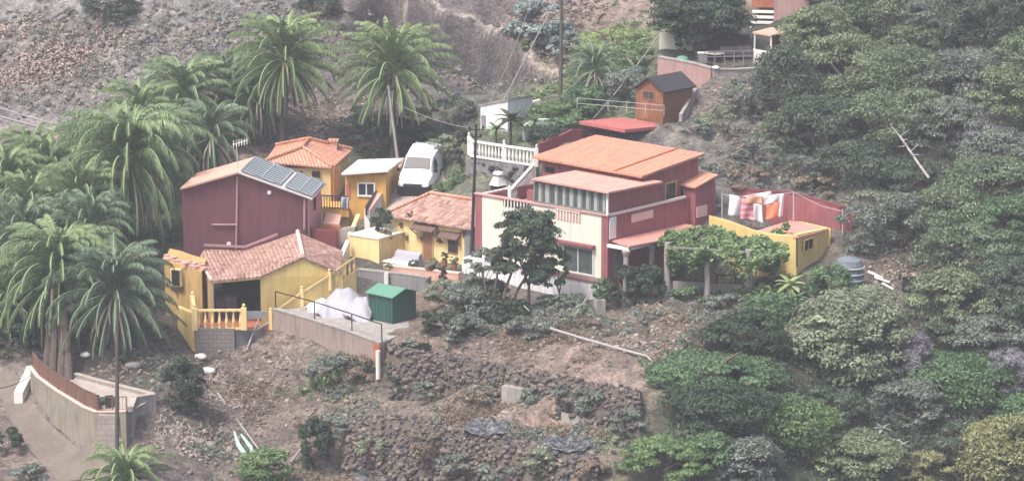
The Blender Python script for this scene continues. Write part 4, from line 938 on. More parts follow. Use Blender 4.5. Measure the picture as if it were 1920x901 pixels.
mb = MB(); c = P(625, 277, 22.5); mb.box(c + Vector((0, 0, -.2)), .5, .5, 1.3); o = mb.build('chimney', MT['peach'], rt); mb = MB(); mb.box(c + Vector((0, 0, .5)), .7, .7, .12); mb.build('chimney_cap', MT['newtile'], o)
mb = MB(); mb.bar(P(627, 312, 17.9), P(626, 395, 17.9), .06, 6); mb.build('drainpipe', MT['rust'], rt)
mb = MB(); mb.bar(P(637, 312, 18.6), P(637, 350, 18.6), .06, 6); mb.build('post', MT['rust'], rt)
q0, q1 = Wl[0], Wl[1]
for px in (560, 592):
    p = P(px, 327, 18.0); mb = MB(); mb.box(Vector((p.x, q0.y + (q1.y - q0.y) * .5 - .05, p.z)), .5, .1, .4); mb.build('window', MT['glass'], rt)
# balcony
rt = thing('balcony', P(600, 392, 15.2), 'peach balcony with dark turned railing in front of the hip-roofed house', 'balcony')
a, b = P(603, 391, 15.2), P(654, 394, 15.0)
mb = MB(); mb.hull([a, b, b + Vector((0, 2.6, 0)), a + Vector((0, 2.6, 0))], [q - Vector((0, 0, .45)) for q in (a, b, b + Vector((0, 2.6, 0)), a + Vector((0, 2.6, 0)))]); mb.build('floor', MT['orange'], rt)
U = Vector((0, 0, 1)); mb = MB(); mb.bar(a + U * .85, b + U * .85, .05); mb.bar(a + U * .1, b + U * .1, .04); 
for i in range(11): q = a.lerp(b, i / 10); mb.bar(q, q + U * .85, .035)
mb.build('railing', MT['metal'], rt)
mb = MB(); a2, b2 = a - U * .45, b - U * .45; mb.hull([a2 + Vector((0, .3, 0)), b2 + Vector((0, .3, 0)), b2 + Vector((0, 2.5, 0)), a2 + Vector((0, 2.5, 0))], [Vector((q.x, q.y + k, -4.6)) for q, k in ((a2, .3), (b2, .3), (b2, 2.5), (a2, 2.5))]); mb.build('wall', MT['ochre'], rt)
cloth('blanket', 640, 654, 369, 370, 390, 392, 14.95, M_plain('blue_grey_cloth', '9aa0b0', bump=0), 'blue-grey blanket hanging over the dark balcony railing', 9)['group'] = 'washing on the balcony'
mb = MB(); slab(mb, [P(606, 418, 12.6), P(636, 420, 12.4), P(640, 402, 14.6), P(612, 398, 14.8)], .1); tag(mb.build('porch_roof', MT['peach']), 'small sloping pinkish roof below the dark balcony railing', 'roof')
wall_run('planter_wall', [(598, 424, 12.3), (640, 424, 12.2)], -4, .3, 'rust', 'low brick-coloured planter wall left of the square concrete pillar')
# ------------------------------------------------------------------ RED HOUSE with solar panels
a0, a1, a2 = P(349, 352, 8.9), P(449, 324, 9.7), P(577, 370, 10.8)   # gable end: left eave, ridge, right eave
off = P(476, 298, 13.6) - a1; off.z = 0.15
rt = thing('red_house', (a0.x, a0.y, -4), 'big windowless dark red gable house with solar panels, behind the lower yellow house', 'house')
zz = -4.6; mb = MB(); fr_ = [Vector((a0.x - .25, a0.y - .02, zz)), Vector((a2.x, a2.y, zz)), a2, a1, a0 + Vector((-.25, 0, 0))]; bk = [p + off for p in fr_]
mb.poly(fr_); mb.poly(bk[::-1])
for i in range(5): j = (i + 1) % 5; mb.poly([fr_[j], fr_[i], bk[i], bk[j]])
mb.build('wall', MT['maroon'], rt)
mb = MB(); sdn = (a2 - a0); sdn.z = 0; sdn.normalize()
p0, p1 = Vector((a2.x, a2.y, zz)) + sdn * .004, Vector((a2.x, a2.y, a2.z - .1)) + sdn * .004
mb.hull([p1, p1 + off, p1 + off + sdn * .03, p1 + sdn * .03][::-1], [p0, p0 + off, p0 + off + sdn * .03, p0 + sdn * .03][::-1]); mb.build('side_wall', MT['pinkred'], rt)
ov = -off.normalized() * .25; ex = (a0 - a1).normalized() * .3; er = (a2 - a1).normalized() * .35
mb = MB(); slab(mb, [q + U * .13 for q in (a0 + ex + ov, a1 + ov, a1 + off, a0 + ex + off)], .12); mb.hd = tuple(sdn); mb.build('roof', MT['peach'], rt, label='narrow pinkish left roof slope')
mb = MB(); slab(mb, [q + U * .13 for q in (a1 + ov, a2 + er + ov, a2 + er + off, a1 + off)], .12); mb.build('roof', MT['offwhite'], rt, label='right roof slope under the solar panels')
def M_solar():
    m = N('solar_panel'); uv = m.co('UV'); br = m.n('ShaderNodeTexBrick'); m.l(uv, br.inputs[0]); br.offset = 0; br.inputs['Scale'].default_value = 1
    br.inputs['Brick Width'].default_value = 4; br.inputs['Row Height'].default_value = .42; br.inputs['Mortar Size'].default_value = .085
    br.inputs['Color1'].default_value = hexc('39454f'); br.inputs['Color2'].default_value = hexc('414e58'); br.inputs['Mortar'].default_value = hexc('b8c2c4')
    m.b.inputs['Roughness'].default_value = .3; m.b.inputs['Specular IOR Level'].default_value = .5; return m.out(br.outputs[0])
MT['solar'] = M_solar()
dr = (a2 + er - a1); nrm = dr.normalized().cross(off.normalized()); nrm = nrm if nrm.z > 0 else -nrm
L_ = dr.length
for i, (s0, s1, lb) in enumerate([(.005, .28, 'uppermost solar panel next to the ridge of the red house'), (.285, .535, 'second solar panel from the ridge of the red house'), (.60, .79, 'third solar panel from the ridge, below the pale gap'), (.795, .965, 'lowest solar panel above the right eave of the red house')]):
    q = [a1 + dr * s0 + ov * .5, a1 + dr * s1 + ov * .5, a1 + dr * s1 + off * .97, a1 + dr * s0 + off * .97]; q = [p + nrm * .22 for p in q]
    r_ = thing('solar_panel', q[0], lb, 'solar panel', 'solar panels on the red house'); mb = MB(); slab(mb, q, .05); 
    o = mb.build('panel', MT['solar'], r_)
    # UV: rows run along the slope direction
    me = o.data; uvl = me.uv_layers[0].data; od = off.normalized()
    for p in me.polygons:
        for li, vi in zip(p.loop_indices, p.vertices): c = me.vertices[vi].co - q[0]; uvl[li].uv = (c.dot(dr.normalized()) + .1, c.dot(od) * .98 + .03)
    fm = MB()
    for p, t in ((q[0], q[3]), (q[1], q[2]), (q[0], q[1]), (q[3], q[2])): fm.bar(p + nrm * .01, t + nrm * .01, .035)
    fm.build('frame', MT['lightmetal'], r_)
def on_red(px, py, d=.05):
    n = Vector((-sdn.y, sdn.x, 0)); n = n if n.y < 0 else -n; o = a0 + n * d; dd = ray(px, py); t = (o - CAMP).dot(n) / dd.dot(n); return CAMP + dd * t
mb = MB(); mb.bar(on_red(445, 330), on_red(443, 466), .06, 6); mb.bar(on_red(397, 421), on_red(443, 421), .06, 6); mb.build('drainpipe', MT['pinkpipe'], rt); mb = MB(); mb.bar(on_red(571, 372), on_red(571, 430), .07, 6); mb.build('drainpipe', MT['pinkpipe'], rt)
mb = MB(); c = on_red(505, 361, .04); mb.lathe(c - Vector((0, 0, .13)), [(.02, 0), (.13, .06), (.13, .2), (.02, .26)], 10); mb.build('wall_lamp', MT['offwhite'], rt)
mb = MB(); mb.box(on_red(429, 457, .06), .24, .1, .22); mb.build('meter_box', MT['offwhite'], rt)
so_ = P(588, 378, 12); mb = MB(); mb.box(Vector((a2.x, a2.y, 0)) + off * .45 + sdn * .05 + Vector((0, 0, a2.z - .75)), .08, .6, .8, math.atan2(sdn.y, sdn.x)); mb.build('window', MT['dark'], rt)
mb = MB(); c = P(440, 300, 11.5); 
rt = thing('antenna', c - U * 1, 'thin television antenna mast above the roof ridge of the red house', 'antenna'); mb.bar(P(446, 325, 10.8), P(443, 262, 10.8), .035); mb.build('mast', MT['lightmetal'], rt)
mb = MB(); mb.bar(P(436, 271, 10.8), P(464, 263, 10.8), .03); [mb.bar(P(438 + i * 5, 276 - i, 10.6), P(438 + i * 5, 264 - i, 11), .02) for i in range(6)]; mb.build('aerial', MT['offwhite'], rt)
wall_run('wall', [(580, 428, 11.4), (632, 432, 11.2)], -4.4, .4, 'darkred', 'low dark red wall at the foot of the red house side')
# ------------------------------------------------------------------ LOWER YELLOW HOUSE
q = dict(lb=P(372, 486, 6.8), fl=P(397, 526, 2.1), fm=P(487, 518, 2.6), ap=P(568, 481, 3.9), fr=P(640, 512, 4.9), rb=P(643, 470, 8.6), bk=P(558, 435, 9.9), b1=P(460, 468, 9.2), b0=P(383, 466, 8.6))
rt = thing('yellow_house', (q['fm'].x, q['fm'].y, -6.5), 'low yellow house with mottled pink tile roof and dark open porch', 'house')
for pts in (('fl', 'fm', 'ap', 'bk', 'b1'), ('lb', 'fl', 'b1', 'b0'), ('ap', 'fr', 'rb', 'bk')):
    mb = MB()
    L = [q[k] for k in pts]; mb.hd = tuple({'f': q['fm'] - q['fl'], 'l': q['b1'] - q['b0'], 'a': q['bk'] - q['ap']}[pts[0][0]]); mb.force = True
    for i in range(1, len(L) - 1): slab(mb, [L[0], L[i], L[i + 1]], .1)
    mb.build('roof', MT['oldtile'], rt)
mb = MB(); mb.bar(q['ap'] + U * .06, q['bk'] + U * .06, .13, 6); mb.bar(q['lb'] + U * .03, q['fl'] + U * .03, .09, 6); mb.build('ridge_tiles', MT['palepink'], rt)
mb = MB(); mb.bar(q['b0'] + U * .25 - Vector((0, .1, 0)), q['b1'] + U * .2 - Vector((0, .1, 0)), .09); mb.bar(q['b1'] + U * .2 - Vector((0, .1, 0)), q['b1'].lerp(q['bk'], .62) + U * .3 - Vector((0, .1, 0)), .09); mb.build('gutter', MT['pinkpipe'], rt)
# gable wall
D = Vector((0, .3, 0)); E = U * .12
W = [q['fm'] + Vector((.02, .1, -.12)), q['ap'] + Vector((0, .1, -.14)), q['fr'] + Vector((.1, .12, -.12))]
Bp = [Vector((W[2].x, W[2].y, -6.6)), Vector((W[1].x, W[1].y, -6.6)), Vector((W[0].x, W[0].y, -6.6))]
mb = MB(); fr_ = [Bp[2], Bp[1], Bp[0], W[2], W[1], W[0]]; bk = [p + Vector((0, 4, 0)) for p in fr_]
mb.poly(fr_); mb.poly(bk[::-1])
for i in range(6): j = (i + 1) % 6; mb.poly([fr_[j], fr_[i], bk[i], bk[j]])
mb.build('wall', MT['yellow'], rt)
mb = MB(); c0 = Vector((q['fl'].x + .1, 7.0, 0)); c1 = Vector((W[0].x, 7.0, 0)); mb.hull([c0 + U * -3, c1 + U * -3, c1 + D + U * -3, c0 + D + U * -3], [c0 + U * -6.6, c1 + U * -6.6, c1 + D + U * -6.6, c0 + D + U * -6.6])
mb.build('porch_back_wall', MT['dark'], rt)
mb = MB(); s0_ = Vector((q['fl'].x - .25, 2.9, 0)); s1_ = Vector((q['lb'].x + .05, 7.2, 0)); t_ = Vector((.25, 0, 0)); mb.hull([s0_ - U * 3.0, s0_ + t_ - U * 3.0, s1_ + t_ - U * 2.75, s1_ - U * 2.75], [Vector((p.x, p.y, -6.6)) for p in (s0_, s0_ + t_, s1_ + t_, s1_)]); mb.build('porch_side_wall', MT['ochre'], rt)
mb = MB(); p = P(397, 530, 2.3); mb.bar((p.x, p.y, -5.6), p, .06); mb.build('porch_post', MT['palepole'], rt)
mb = MB(); p = q['fl'] - U * .1 + Vector((0, .1, 0)); mb.bar(p, q['fm'] - U * .1 + Vector((0, .1, 0)), .1); mb.build('porch_beam', MT['yellow'], rt)
mb = MB(); g0, g1 = P(364, 612, 1.0), P(508, 608, 2.2); g0.z = g1.z = -5.55; mb.hull([g0, g1, g1 + Vector((0, 5, 0)), g0 + Vector((0, 5, 0))], [p - U * 1.0 for p in (g0, g1, g1 + Vector((0, 5, 0)), g0 + Vector((0, 5, 0)))]); mb.build('terrace_floor', MT['rust'], rt)
mb = MB(); p = P(425, 560, 5); mb.box(Vector((p.x, 5.2, -5.0)), 1.2, .7, 1.1); mb.build('cupboard', MT['grey'], rt)
# left annex
rt = thing('yellow_annex', P(345, 570, 3.6), 'ochre wall block with one dark window, half hidden by palm fronds', 'outbuilding')
T = [P(308, 489, 4.6), P(330, 494, 4.3), P(352, 502, 4.0), P(378, 509, 3.5)]; mb = MB()
for a, b in zip(T, T[1:]): mb.hull([a, b, b + Vector((0, 2.6, .2)), a + Vector((0, 2.6, .2))], [Vector((p.x, p.y + k, -7)) for p, k in ((a, 0), (b, 0), (b, 2.6), (a, 2.6))])
mb.build('wall', MT['ochre'], rt)
fm, gm = MB(), MB(); c = P(331, 520, 4.05); fm.box(c + Vector((0, .06, 0)), .66, .3, 1.04, math.atan2(T[2].y - T[1].y, T[2].x - T[1].x)); fo = fm.build('window', MT['paleyel'], rt); gm.box(c - Vector((0, .0, 0)), .54, .24, .92, math.atan2(T[2].y - T[1].y, T[2].x - T[1].x)); gm.build('pane', MT['dark'], fo)
mb = MB()
for i in range(26):
    r = random.Random(i); a = T[0].lerp(T[3], i / 25); mb.box(a + Vector((0, r.uniform(.1, 1.2), .08)), r.uniform(.2, .45), r.uniform(.2, .4), r.uniform(.1, .3), r.random() * 3)
mb.build('roof_rubble', MT['peach'], rt)
bp = [P(366, 612, .9), P(458, 613, 1.0)]; 
for p in bp: p.z = -5.45
bp2 = P(362, 590, 3.0); bp2.z = -5.2
balustrade('balustrade', [bp2, bp[0], bp[1]], 1.2, 'paleyel', 'pale yellow turned balustrade in front of the dark porch', step=.36, k=1.25, postw=.3)
wall_run('block_wall', [(366, 613, .95), (440, 614, 1.0)], -8.2, .3, 'block', 'grey concrete block wall below the pale yellow balustrade')
mb = MB(); L = [P(*k) for k in ((333, 575, 3.0), (352, 582, 2.2), (366, 590, 1.2), (369, 660, .9), (361, 657, 1.2), (333, 614, 2.9))]; bk_ = [p + Vector((.05, .35, 0)) for p in L]; mb.poly(L[::-1]); mb.poly(bk_)
for i in range(6): mb.poly([L[i], L[(i + 1) % 6], bk_[(i + 1) % 6], bk_[i]])
tag(mb.build('yellow_buttress', MT['yellow']), 'mustard yellow slanting wall strip left of the block wall', 'wall')
wall_run('rail', [(460, 583, 1.4), (500, 583, 2.1)], -5.0, .05, 'lightmetal', 'short pale metal rail right of the pale yellow balustrade')
rt = wall_run('stone_wall', [(440, 620, 1.1), (478, 617, 1.7), (516, 598, 2.9)], -8, .35, 'grey', 'dark rough stone base between the balustrade and the concrete retaining wall')
STONEWALLS.append(('x', [(440, 622, 1.0), (514, 604, 2.7)], -7.0, None))
# stair with balustrade climbing along the yellow gable
def zfix(p): return p
sb = [P(508, 614, 2.2), P(566, 573, 3.4), P(618, 541, 4.5), P(668, 505, 6.0)]
rt = thing('stair_rail', sb[0], 'pale yellow sloping stair parapet running up in front of the yellow gable wall', 'stair parapet')
for a, b in zip(sb, sb[1:]):
    mb = MB(); a_, b_ = a + U * .75, b + U * .75; mb.hull([a_ + Vector((0, -.09, .1)), b_ + Vector((0, -.09, .1)), b_ + Vector((0, .09, .1)), a_ + Vector((0, .09, .1))], [a_ + Vector((0, -.09, -.05)), b_ + Vector((0, -.09, -.05)), b_ + Vector((0, .09, -.05)), a_ + Vector((0, .09, -.05))]); mb.build('top_rail', MT['paleyel'], rt)
mb = MB(); a, b = sb[0], sb[2]; mb.hull([a + Vector((0, -.05, .7)), b + Vector((0, -.05, .7)), b + Vector((0, .05, .7)), a + Vector((0, .05, .7))], [a + Vector((0, -.05, -1)), b + Vector((0, -.05, -1)), b + Vector((0, .05, -1)), a + Vector((0, .05, -1))]); mb.build('parapet', MT['yellow'], rt)
bm_ = baluster_mesh(.7, 1.2); bm_.materials.append(MT['paleyel'])
for i in range(6): o = link('baluster', bm_, rt); o.location = sb[2].lerp(sb[3], (i + .5) / 6); o.matrix_parent_inverse = _inv(rt)
for p in sb[:3]: mb = MB(); mb.box(p + U * .45, .2, .2, 1.1); mb.lathe(p + U * 1.0, [(.1, 0), (.05, .05), (.09, .14), (.01, .22)], 8); mb.build('post', MT['paleyel'], rt)
mb = MB(); a, b = sb[2], sb[3]; mb.hull([a + Vector((0, -.12, 0)), b + Vector((0, -.12, 0)), b + Vector((0, .12, 0)), a + Vector((0, .12, 0))], [a + Vector((0, -.12, -2)), b + Vector((0, -.12, -1.5)), b + Vector((0, .12, -1.5)), a + Vector((0, .12, -2))]); mb.build('stair_base', MT['paleyel'], rt)
# ------------------------------------------------------------------ concrete terrace with iron fence, tarp and green shed
rw = [(516, 579, 2.1), (590, 600, -.6), (655, 621, -3.2), (716, 643, -5.5)]
wall_run('retaining_wall', rw, [-7.6, -8, -8.6, -9.4], .35, 'concpink', 'long pinkish-grey concrete retaining wall under the iron fence', cap=.03, capmat='conc')
mb = MB(); a, b = P(716, 643, -5.5), P(742, 628, -2.7); mb.hull([a, b, b + Vector((-.2, .1, 0)), a + Vector((-.2, .1, 0))], [Vector((p.x, p.y, -9.2)) for p in (a, b, b + Vector((-.2, .1, 0)), a + Vector((-.2, .1, 0)))]); tag(mb.build('retaining_wall', MT['conc']), 'short return of the concrete retaining wall at its rust-stained corner', 'wall')
mb = MB(); a = P(706, 648, -5.35); mb.box(a - Vector((-.05, .12, .35)), .55, .12, 1.0, -.9); tag(mb.build('rusty_sheet', MT['rust']), 'rusty orange metal sheet leaning at the corner of the retaining wall', 'metal sheet')
mb = MB(); a = P(709, 690, -5.9); mb.bar(a - U * .6, a + U * 1.0, .13, 8); tag(mb.build('pipe', MT['offwhite']), 'pale upright pipe under the rusty orange sheet', 'pipe')
fence('iron_fence', [(517, 579, 2.1), (590, 599, -.6), (660, 622, -3.3), (716, 642, -5.4)], 1.05, 'metal', 'black iron fence on top of the long concrete retaining wall', 3, (1.0,), .035)
mb = MB(); fl_ = [P(520, 578, 2.3), P(718, 640, -5.2)]; a, b = fl_; c = Vector((b.x + 3.4, b.y + 7.0, 0)); d = Vector((a.x + 4.2, a.y + 3.2, 0)); L = [Vector((p.x, p.y, -4.66)) for p in (a, b, c, d)]; mb.hull(L, [p - U * .3 for p in L]); tag(mb.build('concrete_yard', MT['conc']), kind='structure')
Fg = Frame(736, 602, -1.0, 42); zg0 = Fg.onV(736, 604)[2]; uG = Fg.onV(691, 570)[0]; vG = Fg.onU(780, 570)[1]; zE1 = Fg.onV(736, 556)[2]; zR1 = Fg.onU(758, 541)[2]
zg0 = -4.64
rt = thing('storage_shed', Fg.L(0, 0, zg0), 'dark green garden storage shed with lighter green pitched roof', 'shed'); vm = vG / 2
fr_ = [Fg.L(0, 0, zg0), Fg.L(0, vG, zg0), Fg.L(0, vG, zE1), Fg.L(0, vm, zR1), Fg.L(0, 0, zE1)]; bk = [p + Fg.u * uG for p in fr_]; mb = MB(); mb.poly(fr_); mb.poly(bk[::-1])
for i in range(5): j = (i + 1) % 5; mb.poly([fr_[j], fr_[i], bk[i], bk[j]])
mb.build('wall', MT['green'], rt)
mb = MB(); k = .14
slab(mb, [Fg.L(-k, -k, zE1 - .02), Fg.L(-k, vm, zR1 + .05), Fg.L(uG + k, vm, zR1 + .05), Fg.L(uG + k, -k, zE1 - .02)], .05); slab(mb, [Fg.L(-k, vm, zR1 + .05), Fg.L(-k, vG + k, zE1 - .02), Fg.L(uG + k, vG + k, zE1 - .02), Fg.L(uG + k, vm, zR1 + .05)], .05); mb.build('roof', MT['greenroof'], rt)
mb = MB()
for t in np.linspace(.12, .88, 6): Fg.box(mb, uG * t - .02, uG * t + .02, -.02, 0, zg0 + .05, zE1 - .08)
Fg.box(mb, -.02, 0, vm - .45, vm + .45, zg0 + .05, zE1 - .05); mb.build('door', MT['green'], rt)
# tarp covered heap: draped cloth over hidden load
def drape(name, spec, label, mat, cat='tarpaulin', seed=0, n=34):
    """spec: (cx,cy,rx,ry,h,base) bumps in world; cloth height field with folds"""
    x0, x1, y0, y1, bumps, zb = spec; V = []; r = np.random.default_rng(seed); xs = np.linspace(x0, x1, n); ys = np.linspace(y0, y1, n); XX, YY = np.meshgrid(xs, ys)
    Z = np.full(XX.shape, zb)
    for cx, cy, rx, ry, h in bumps:
        d = np.sqrt(((XX - cx) / rx) ** 2 + ((YY - cy) / ry) ** 2); Z = np.maximum(Z, zb + h * np.clip(1.25 - d, 0, 1) ** .8)
    Z = blur(Z, 2) + (vnoise(XX + 50, YY + 50, .5, seed + 9) - .5) * .22 - np.abs(vnoise(XX + 50, (YY + 50) * .4, .6, seed + 8) - .5) * .45
    V = np.stack([XX, YY, Z], -1).reshape(-1, 3); id_ = np.arange(n * n).reshape(n, n); ed = np.hypot((XX - (x0 + x1) / 2) / (x1 - x0) * 2, (YY - (y0 + y1) / 2) / (y1 - y0) * 2) + (vnoise(XX, YY, .6, seed + 3) - .5) * .5
    F = np.stack([id_[:-1, :-1], id_[:-1, 1:], id_[1:, 1:], id_[1:, :-1]], -1).reshape(-1, 4); k = (ed[:-1, :-1] < 1.0).reshape(-1); o = link(name, np_mesh(name, V, F[k], smooth=True), None, mat)
    md = o.modifiers.new('s', 'SOLIDIFY'); md.thickness = .02
    return tag(o, label, cat)
c1 = P(640, 560, 1.6)
drape('tarpaulin', (c1.x - 1.5, c1.x + 1.4, .1, 3.6, [(c1.x + .1, 2.0, 1.35, 1.3, 1.5), (c1.x - .8, 1.4, .7, .8, .7)], -4.7), 'white tarpaulin over a tall peaked heap left of the green shed', MT['tarp'], seed=3)
c1 = P(678, 565, .8)
drape('tarpaulin', (c1.x - 1.1, c1.x + 1.0, -.6, 2.2, [(c1.x, .9, 1.1, 1.2, 1.2)], -4.7), 'smaller white tarpaulin touching the left side of the green shed', MT['tarp'], seed=5)
c1 = P(600, 570, 3.4)
drape('debris_sheet', (c1.x - .9, c1.x + 1.0, 1.4, 4.2, [(c1.x, 3.0, .8, .9, .6)], -4.72), 'low crumpled white sheeting lying left of the tall tarpaulin heap', MT['offwhite'], seed=8)
# ------------------------------------------------------------------ VAN
def van():
    g = P(786, 352, 16.4); gy_ = 16.4
    hd = math.atan2(-1, -.22)            # driving direction: towards the viewer, a bit left
    fw = Vector((math.cos(hd), math.sin(hd), 0)); sd = Vector((-fw.y, fw.x, 0)) * -1   # sd: right-hand side in the photo
    if sd.x < 0: sd = -sd
    base = Vector((g.x, gy_ + 2.0, gz(g.x, gy_ + 2.0) + .04)); tl = (gz(*(base + fw * 1.6).xy) - gz(*(base - fw * 1.6).xy)) / 3.2
    K = 1.13
    def W(x, y, z): return base + fw * x * K * .8 + sd * y * K * 1.02 + Vector((0, 0, z * K * .96 + x * tl))
    rt = thing('van', base, 'white panel van parked on the driveway facing the viewer', 'van')
    # side profile stations: x, bottom z, [(y half, z)...]
    S = [(2.12, .42, [(.62, .42), (.70, .62), (.70, .78), (.55, .86), (0, .90)]),
         (1.98, .30, [(.80, .32), (.86, .60), (.84, .86), (.62, 1.0), (0, 1.04)]),
         (1.55, .28, [(.88, .30), (.92, .65), (.89, .98), (.72, 1.12), (0, 1.17)]),
         (1.18, .28, [(.89, .30), (.93, .70), (.91, 1.06), (.76, 1.22), (0, 1.27)]),
         (.95, .28, [(.89, .30), (.94, .70), (.92, 1.10), (.78, 1.36), (0, 1.40)]),
         (.30, .28, [(.89, .30), (.94, .70), (.92, 1.15), (.76, 1.78), (0, 1.86)]),
         (.10, .28, [(.89, .30), (.94, .70), (.92, 1.15), (.77, 1.83), (0, 1.92)]),
         (-1.2, .28, [(.89, .30), (.94, .70), (.92, 1.20), (.80, 1.86), (0, 1.96)]),
         (-2.1, .28, [(.89, .30), (.94, .70), (.92, 1.20), (.80, 1.84), (0, 1.93)]),
         (-2.2, .32, [(.85, .34), (.90, .70), (.88, 1.20), (.76, 1.76), (0, 1.84)])]
    mb = MB(); rings = []
    for x, zb, pr in S:
        L = [(x, 0, zb)] + [(x, y, z) for y, z in pr]; Rr = [(x, -y, z) for y, z in pr[::-1][1:]]
        rings.append([W(*p) for p in L + Rr])
    n = len(rings[0])
    for A, B in zip(rings, rings[1:]):
        for i in range(n): j = (i + 1) % n; mb.poly([A[i], A[j], B[j], B[i]], True)
    mb.poly(rings[0]); mb.poly(rings[-1][::-1])
    o = mb.build('body', MT['vanpaint'], rt)
    me = o.data; import bmesh; bm = bmesh.new(); bm.from_mesh(me); bmesh.ops.remove_doubles(bm, verts=bm.verts, dist=.002); bmesh.ops.recalc_face_normals(bm, faces=bm.faces); bm.to_mesh(me); bm.free()
    m_ = o.modifiers.new('e', 'EDGE_SPLIT'); m_.split_angle = R(38)
    def quad(name, pts, mat, th=.02, parent=rt):
        P_ = [W(*p) for p in pts]; nrm = (P_[1] - P_[0]).cross(P_[2] - P_[1]).normalized(); 
        if nrm.dot(P_[0] - W(0, 0, 1)) < 0: nrm = -nrm; 
        mb = MB(); top = [p + nrm * th for p in P_]; mb.hull(top, P_) ; return mb.build(name, mat, parent)
    quad('windscreen', [(.96, -.74, 1.36), (.96, .74, 1.36), (.34, .66, 1.80), (.34, -.66, 1.80)], MT['glass'], .07)
    for s in (1, -1):
        quad('side_window', [(.78, .935 * s, 1.14), (-.25, .935 * s, 1.16), (-.25, .83 * s, 1.66), (.42, .83 * s, 1.62)], MT['glass'], .03)
        quad('headlight', [(1.93, .52 * s, .86), (1.80, .84 * s, .86), (1.74, .86 * s, 1.0), (1.86, .60 * s, 1.01)], MT['lightmetal'], .04)
        mb = MB(); mb.box(W(.82, 1.05 * s, 1.22), .22, .1, .2, hd + 1.57); mb.build('wing_mirror', MT['plastic'], rt)
        for x in (1.32, -1.45):
            c = W(x, .86 * s, .32); d = (W(x, .9 * s, .31) - W(x, .8 * s, .31)).normalized(); q_ = MB(); q_.bar(c - d * .12, c + d * .08, .33, 16); wo = q_.build('wheel', MT['rubber'], rt); q_ = MB(); q_.bar(c + d * .08, c + d * .1, .2, 12); q_.build('rim', MT['lightmetal'], wo)
    mb = MB(); 
    P0 = [W(*p) for p in ((2.20, -.86, .24), (2.20, .86, .24), (2.20, .86, .68), (2.20, -.86, .68))]; P1 = [W(*p) for p in ((1.6, -.97, .22), (1.6, .97, .22), (1.6, .97, .66), (1.6, -.97, .66))]
    mb.poly(P0); mb.poly(P1[::-1])
    for i in range(4): j = (i + 1) % 4; mb.poly([P0[j], P0[i], P1[i], P1[j]])
    mb.build('bumper', MT['plastic'], rt)
    quad('grille', [(2.17, -.55, .70), (2.17, .55, .70), (2.13, .50, .84), (2.13, -.50, .84)], MT['plastic'], .03)
    quad('number_plate', [(2.185, -.26, .40), (2.185, .26, .40), (2.185, .26, .51), (2.185, -.26, .51)], MT['white'], .012)
    mb = MB(); 
    for s in (1, -1): mb.bar(W(0, .6 * s, 1.97), W(-2.0, .6 * s, 1.98), .03)
    for x in (-.3, -1.7): mb.bar(W(x, -.62, 2.02), W(x, .62, 2.02), .035)
    mb.build('roof_rack', MT['lightmetal'], rt)
van()
MT['roughconc'] = M_plain('rough_stained_concrete', '8d8676', var=.25, scale=.9, stain='6a6656', bump=.6)
# ------------------------------------------------------------------ left lower terrace
tw = [(62, 690, -3.2), (74, 706, -4.2), (110, 732, -7.0), (160, 762, -10.0), (182, 771, -11.2), (238, 770, -11.6)]
T = [P(*p) for p in tw]; zt_ = -6.75
print('terrace z', [round(p.z, 2) for p in T])
wall_run('terrace_wall', tw, -11.5, .35, 'roughconc', 'curved concrete wall holding the lower terrace above the dirt road', cap=.03, capmat='palepink', caph=.07)
wall_run('block_pillar', [(184, 776, -11.5), (224, 778, -11.6)], -11.5, .3, 'blocklight', 'pale block masonry corner at the end of the curved terrace wall')
wall_run('terrace_wall', [(244, 764, -11.2), (252, 745, -10.2), (290, 739, -9.4)], -9, .3, 'conc', 'low curved concrete parapet right of the utility pole foot', cap=.03, capmat='drive')
wall_run('terrace_wall', [(142, 701, -4.0), (180, 712, -5.4), (288, 739, -9.2)], -8.5, .25, 'conc', 'straight low concrete wall at the back of the lower terrace', cap=.03, capmat='drive')
mb = MB(); L = [p + Vector((.1, .1, 0)) for p in T] + [P(288, 742, -9.3), P(142, 705, -4.2)]; zf_ = [p.z - .12 for p in T]; L = [Vector((p.x, p.y, p.z - .1)) for p in L]
c_ = sum(L, Vector()) / len(L)
for a, b in zip(L, L[1:] + L[:1]): mb.poly([c_, a, b])
tag(mb.build('terrace_floor', MT['drive']), kind='structure')
rt = fence('railing', [(62, 690, -3.2), (74, 706, -4.2), (110, 732, -7.0), (160, 762, -10.0), (182, 771, -11.2)], .95, 'bronze', 'bronze-coloured railing with solid panels along the curved terrace wall', 7, (1.0, .12), .03, 'railing', bars=.16)
T2 = [P(*p) for p in tw[:5]]; mb = MB()
for a, b in zip(T2, T2[1:]): mb.hull([a + U * .9, b + U * .9, b + U * .9 + Vector((.02, .02, 0)), a + U * .9 + Vector((.02, .02, 0))], [a + U * .14, b + U * .14, b + U * .14 + Vector((.02, .02, 0)), a + U * .14 + Vector((.02, .02, 0))])
mb.build('panel', MT['bronze'], rt)
fence('railing', [(184, 771, -11.3), (238, 770, -11.6)], .8, 'bronze', 'short barred railing beside the foot of the utility pole', 2, (1.0, .1), .03, 'railing', bars=.14)
g = P(194, 748, -9.6); rt = thing('table', g - U * .7, 'small dark-topped table on the lower terrace', 'table'); mb = MB(); mb.box(g, 1.25, .8, .08, .1); mb.build('table_top', MT['green'], rt)
for s, t in ((-.5, -.3), (.5, -.3), (-.5, .3), (.5, .3)): mb = MB(); mb.box(g + Vector((s, t, -.45)), .06, .06, .85); mb.build('leg', MT['metal'], rt)
